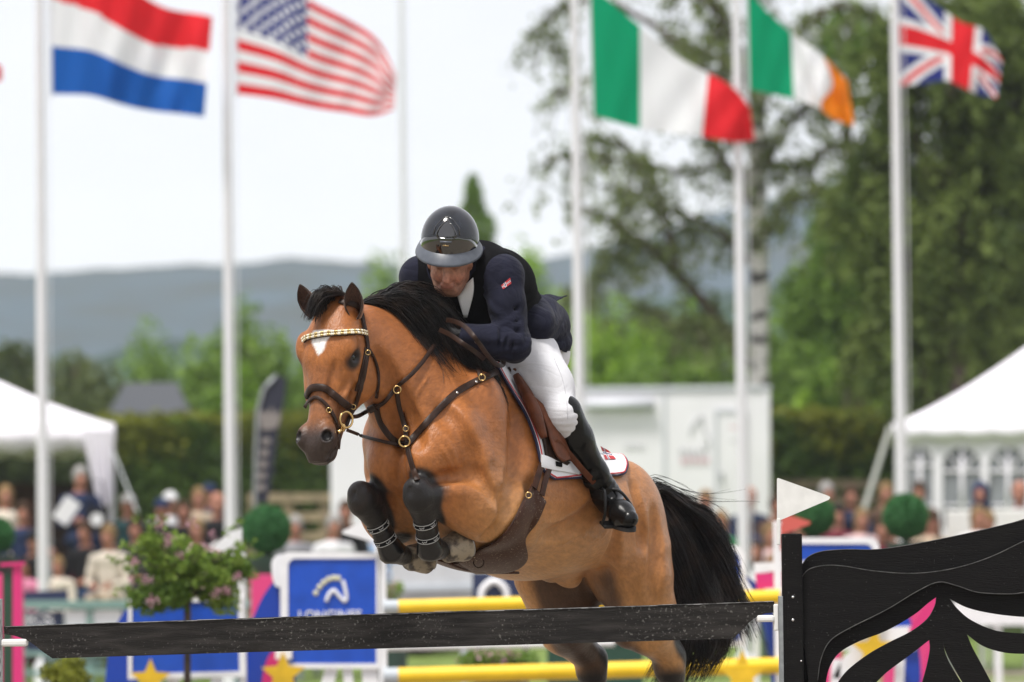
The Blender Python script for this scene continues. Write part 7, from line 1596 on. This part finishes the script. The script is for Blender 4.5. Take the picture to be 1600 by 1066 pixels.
for c_ in crowd: person(c_[0], c_[1], c_[2], c_[3], c_[4], c_[5], c_[6], c_[7], c_[8], skin='skin2' if 'brown skin' in c_[0] else 'skin', scale=.78 if 'hild' in c_[0] else 1.0, rz=rng.uniform(-.35, .35))
# sheet of paper and camera held by the standing man
pp_ = thing('paper_sheet', 'white sheet of paper held by the standing man in navy', 'paper', tuple(P(104, 798, 59.7))); b = MB(); b.box((0, 0, 0), (.20, .02, .30), M=Matrix.Rotation(R(35), 3, 'Y')); b.build('sheet', m_wht, pp_)
bg_ = thing('shoulder_bag', 'black bag with a white round badge beside the standing man', 'bag', tuple(P(152, 812, 59.6))); b = MB(); b.box((0, 0, 0), (.26, .14, .28)); b.build('bag_body', cm('black'), bg_, bevel=.04); b = MB(); b.lathe((0, -.075, 0), [(0, -.006), (.07, -.006), (.075, 0), (0, 0)], 20, M=Matrix.Rotation(R(90), 3, 'X')); b.build('badge', m_wht, bg_)
b = MB(); b.tube([(-.1, 0, .12), (-.06, 0, .45), (.06, 0, .45), (.1, 0, .12)], .012, 6); b.build('bag_strap', cm('black'), bg_)
# tiered benches the crowd sits on
m_bench = mat('bench_planks', (.36, .35, .33), rough=.8, noise=.2, nscale=4)
def bench(lb, px0, px1, d, zs):
    x0, x1 = P(px0, 850, d).x, P(px1, 850, d).x; t = thing('bench', lb, 'bench', ((x0+x1)/2, d, zg(0, d)), 0, 'tiered benches'); w_ = x1-x0; z_ = zs-t.location.z
    b = MB(); b.box((0, .12, z_), (w_, .36, .05)); b.build('seat', m_bench, t)
    for i in range(int(w_/1.4)+2): b = MB(); x = -w_/2+.1+(w_-.2)*i/(int(w_/1.4)+1); b.box((x, .12, (z_-.03)/2), (.06, .30, z_-.03)); b.build('leg', m_galv, t)
for side, (a_, b_) in (('left', (-60, 480)), ('right', (1040, 1640))):
    for k, (dd, zs) in enumerate(((59.0, .78), (60.8, 1.08), (62.8, 1.42))): bench('%s row bench of the %s crowd' % (('front', 'middle', 'back')[k], side), a_, b_, dd, zs-.05)
bench('bench behind the horse legs', 480, 620, 61.2, 1.05)
for lb, px, py in (('white plastic chair back below the marquee window', 1508, 828), ('white plastic chair back at the marquee corner', 1580, 826)):
    p_ = P(px, py, 60.6); t = thing('plastic_chair', lb, 'chair', (p_.x, 60.6, zg(0, 60.6)), 0, 'white plastic chairs'); zz2 = p_.z-t.location.z
    b = MB(); b.box((0, -.05, zz2), (.46, .04, .46)); b.build('backrest', m_plastic, t, bevel=.02); b = MB(); b.box((0, .2, zz2-.26), (.46, .46, .04)); b.build('seat', m_plastic, t, bevel=.015)
    for sx in (-1, 1):
        for sy in (0, 1): b = MB(); b.box((sx*.2, .02+sy*.38, (zz2-.28)/2), (.035, .035, zz2-.28)); b.build('leg', m_plastic, t)
# ================================================================== THE AIR
hz_ = MB(); hz_.box((0, 1180, 89), (7000, 2640, 182)); m_air = bpy.data.materials.new('air'); m_air.use_nodes = True; t_ = m_air.node_tree; t_.nodes.remove(t_.nodes['Principled BSDF']); pv = t_.nodes.new('ShaderNodeVolumePrincipled'); pv.inputs['Color'].default_value = (.84, .90, 1, 1); pv.inputs['Density'].default_value = .00022; pv.inputs['Anisotropy'].default_value = .0; t_.links.new(pv.outputs[0], t_.nodes['Material Output'].inputs['Volume'])
setp(hz_.build('haze', m_air), kind='stuff')
scene.cycles.volume_bounces = 2
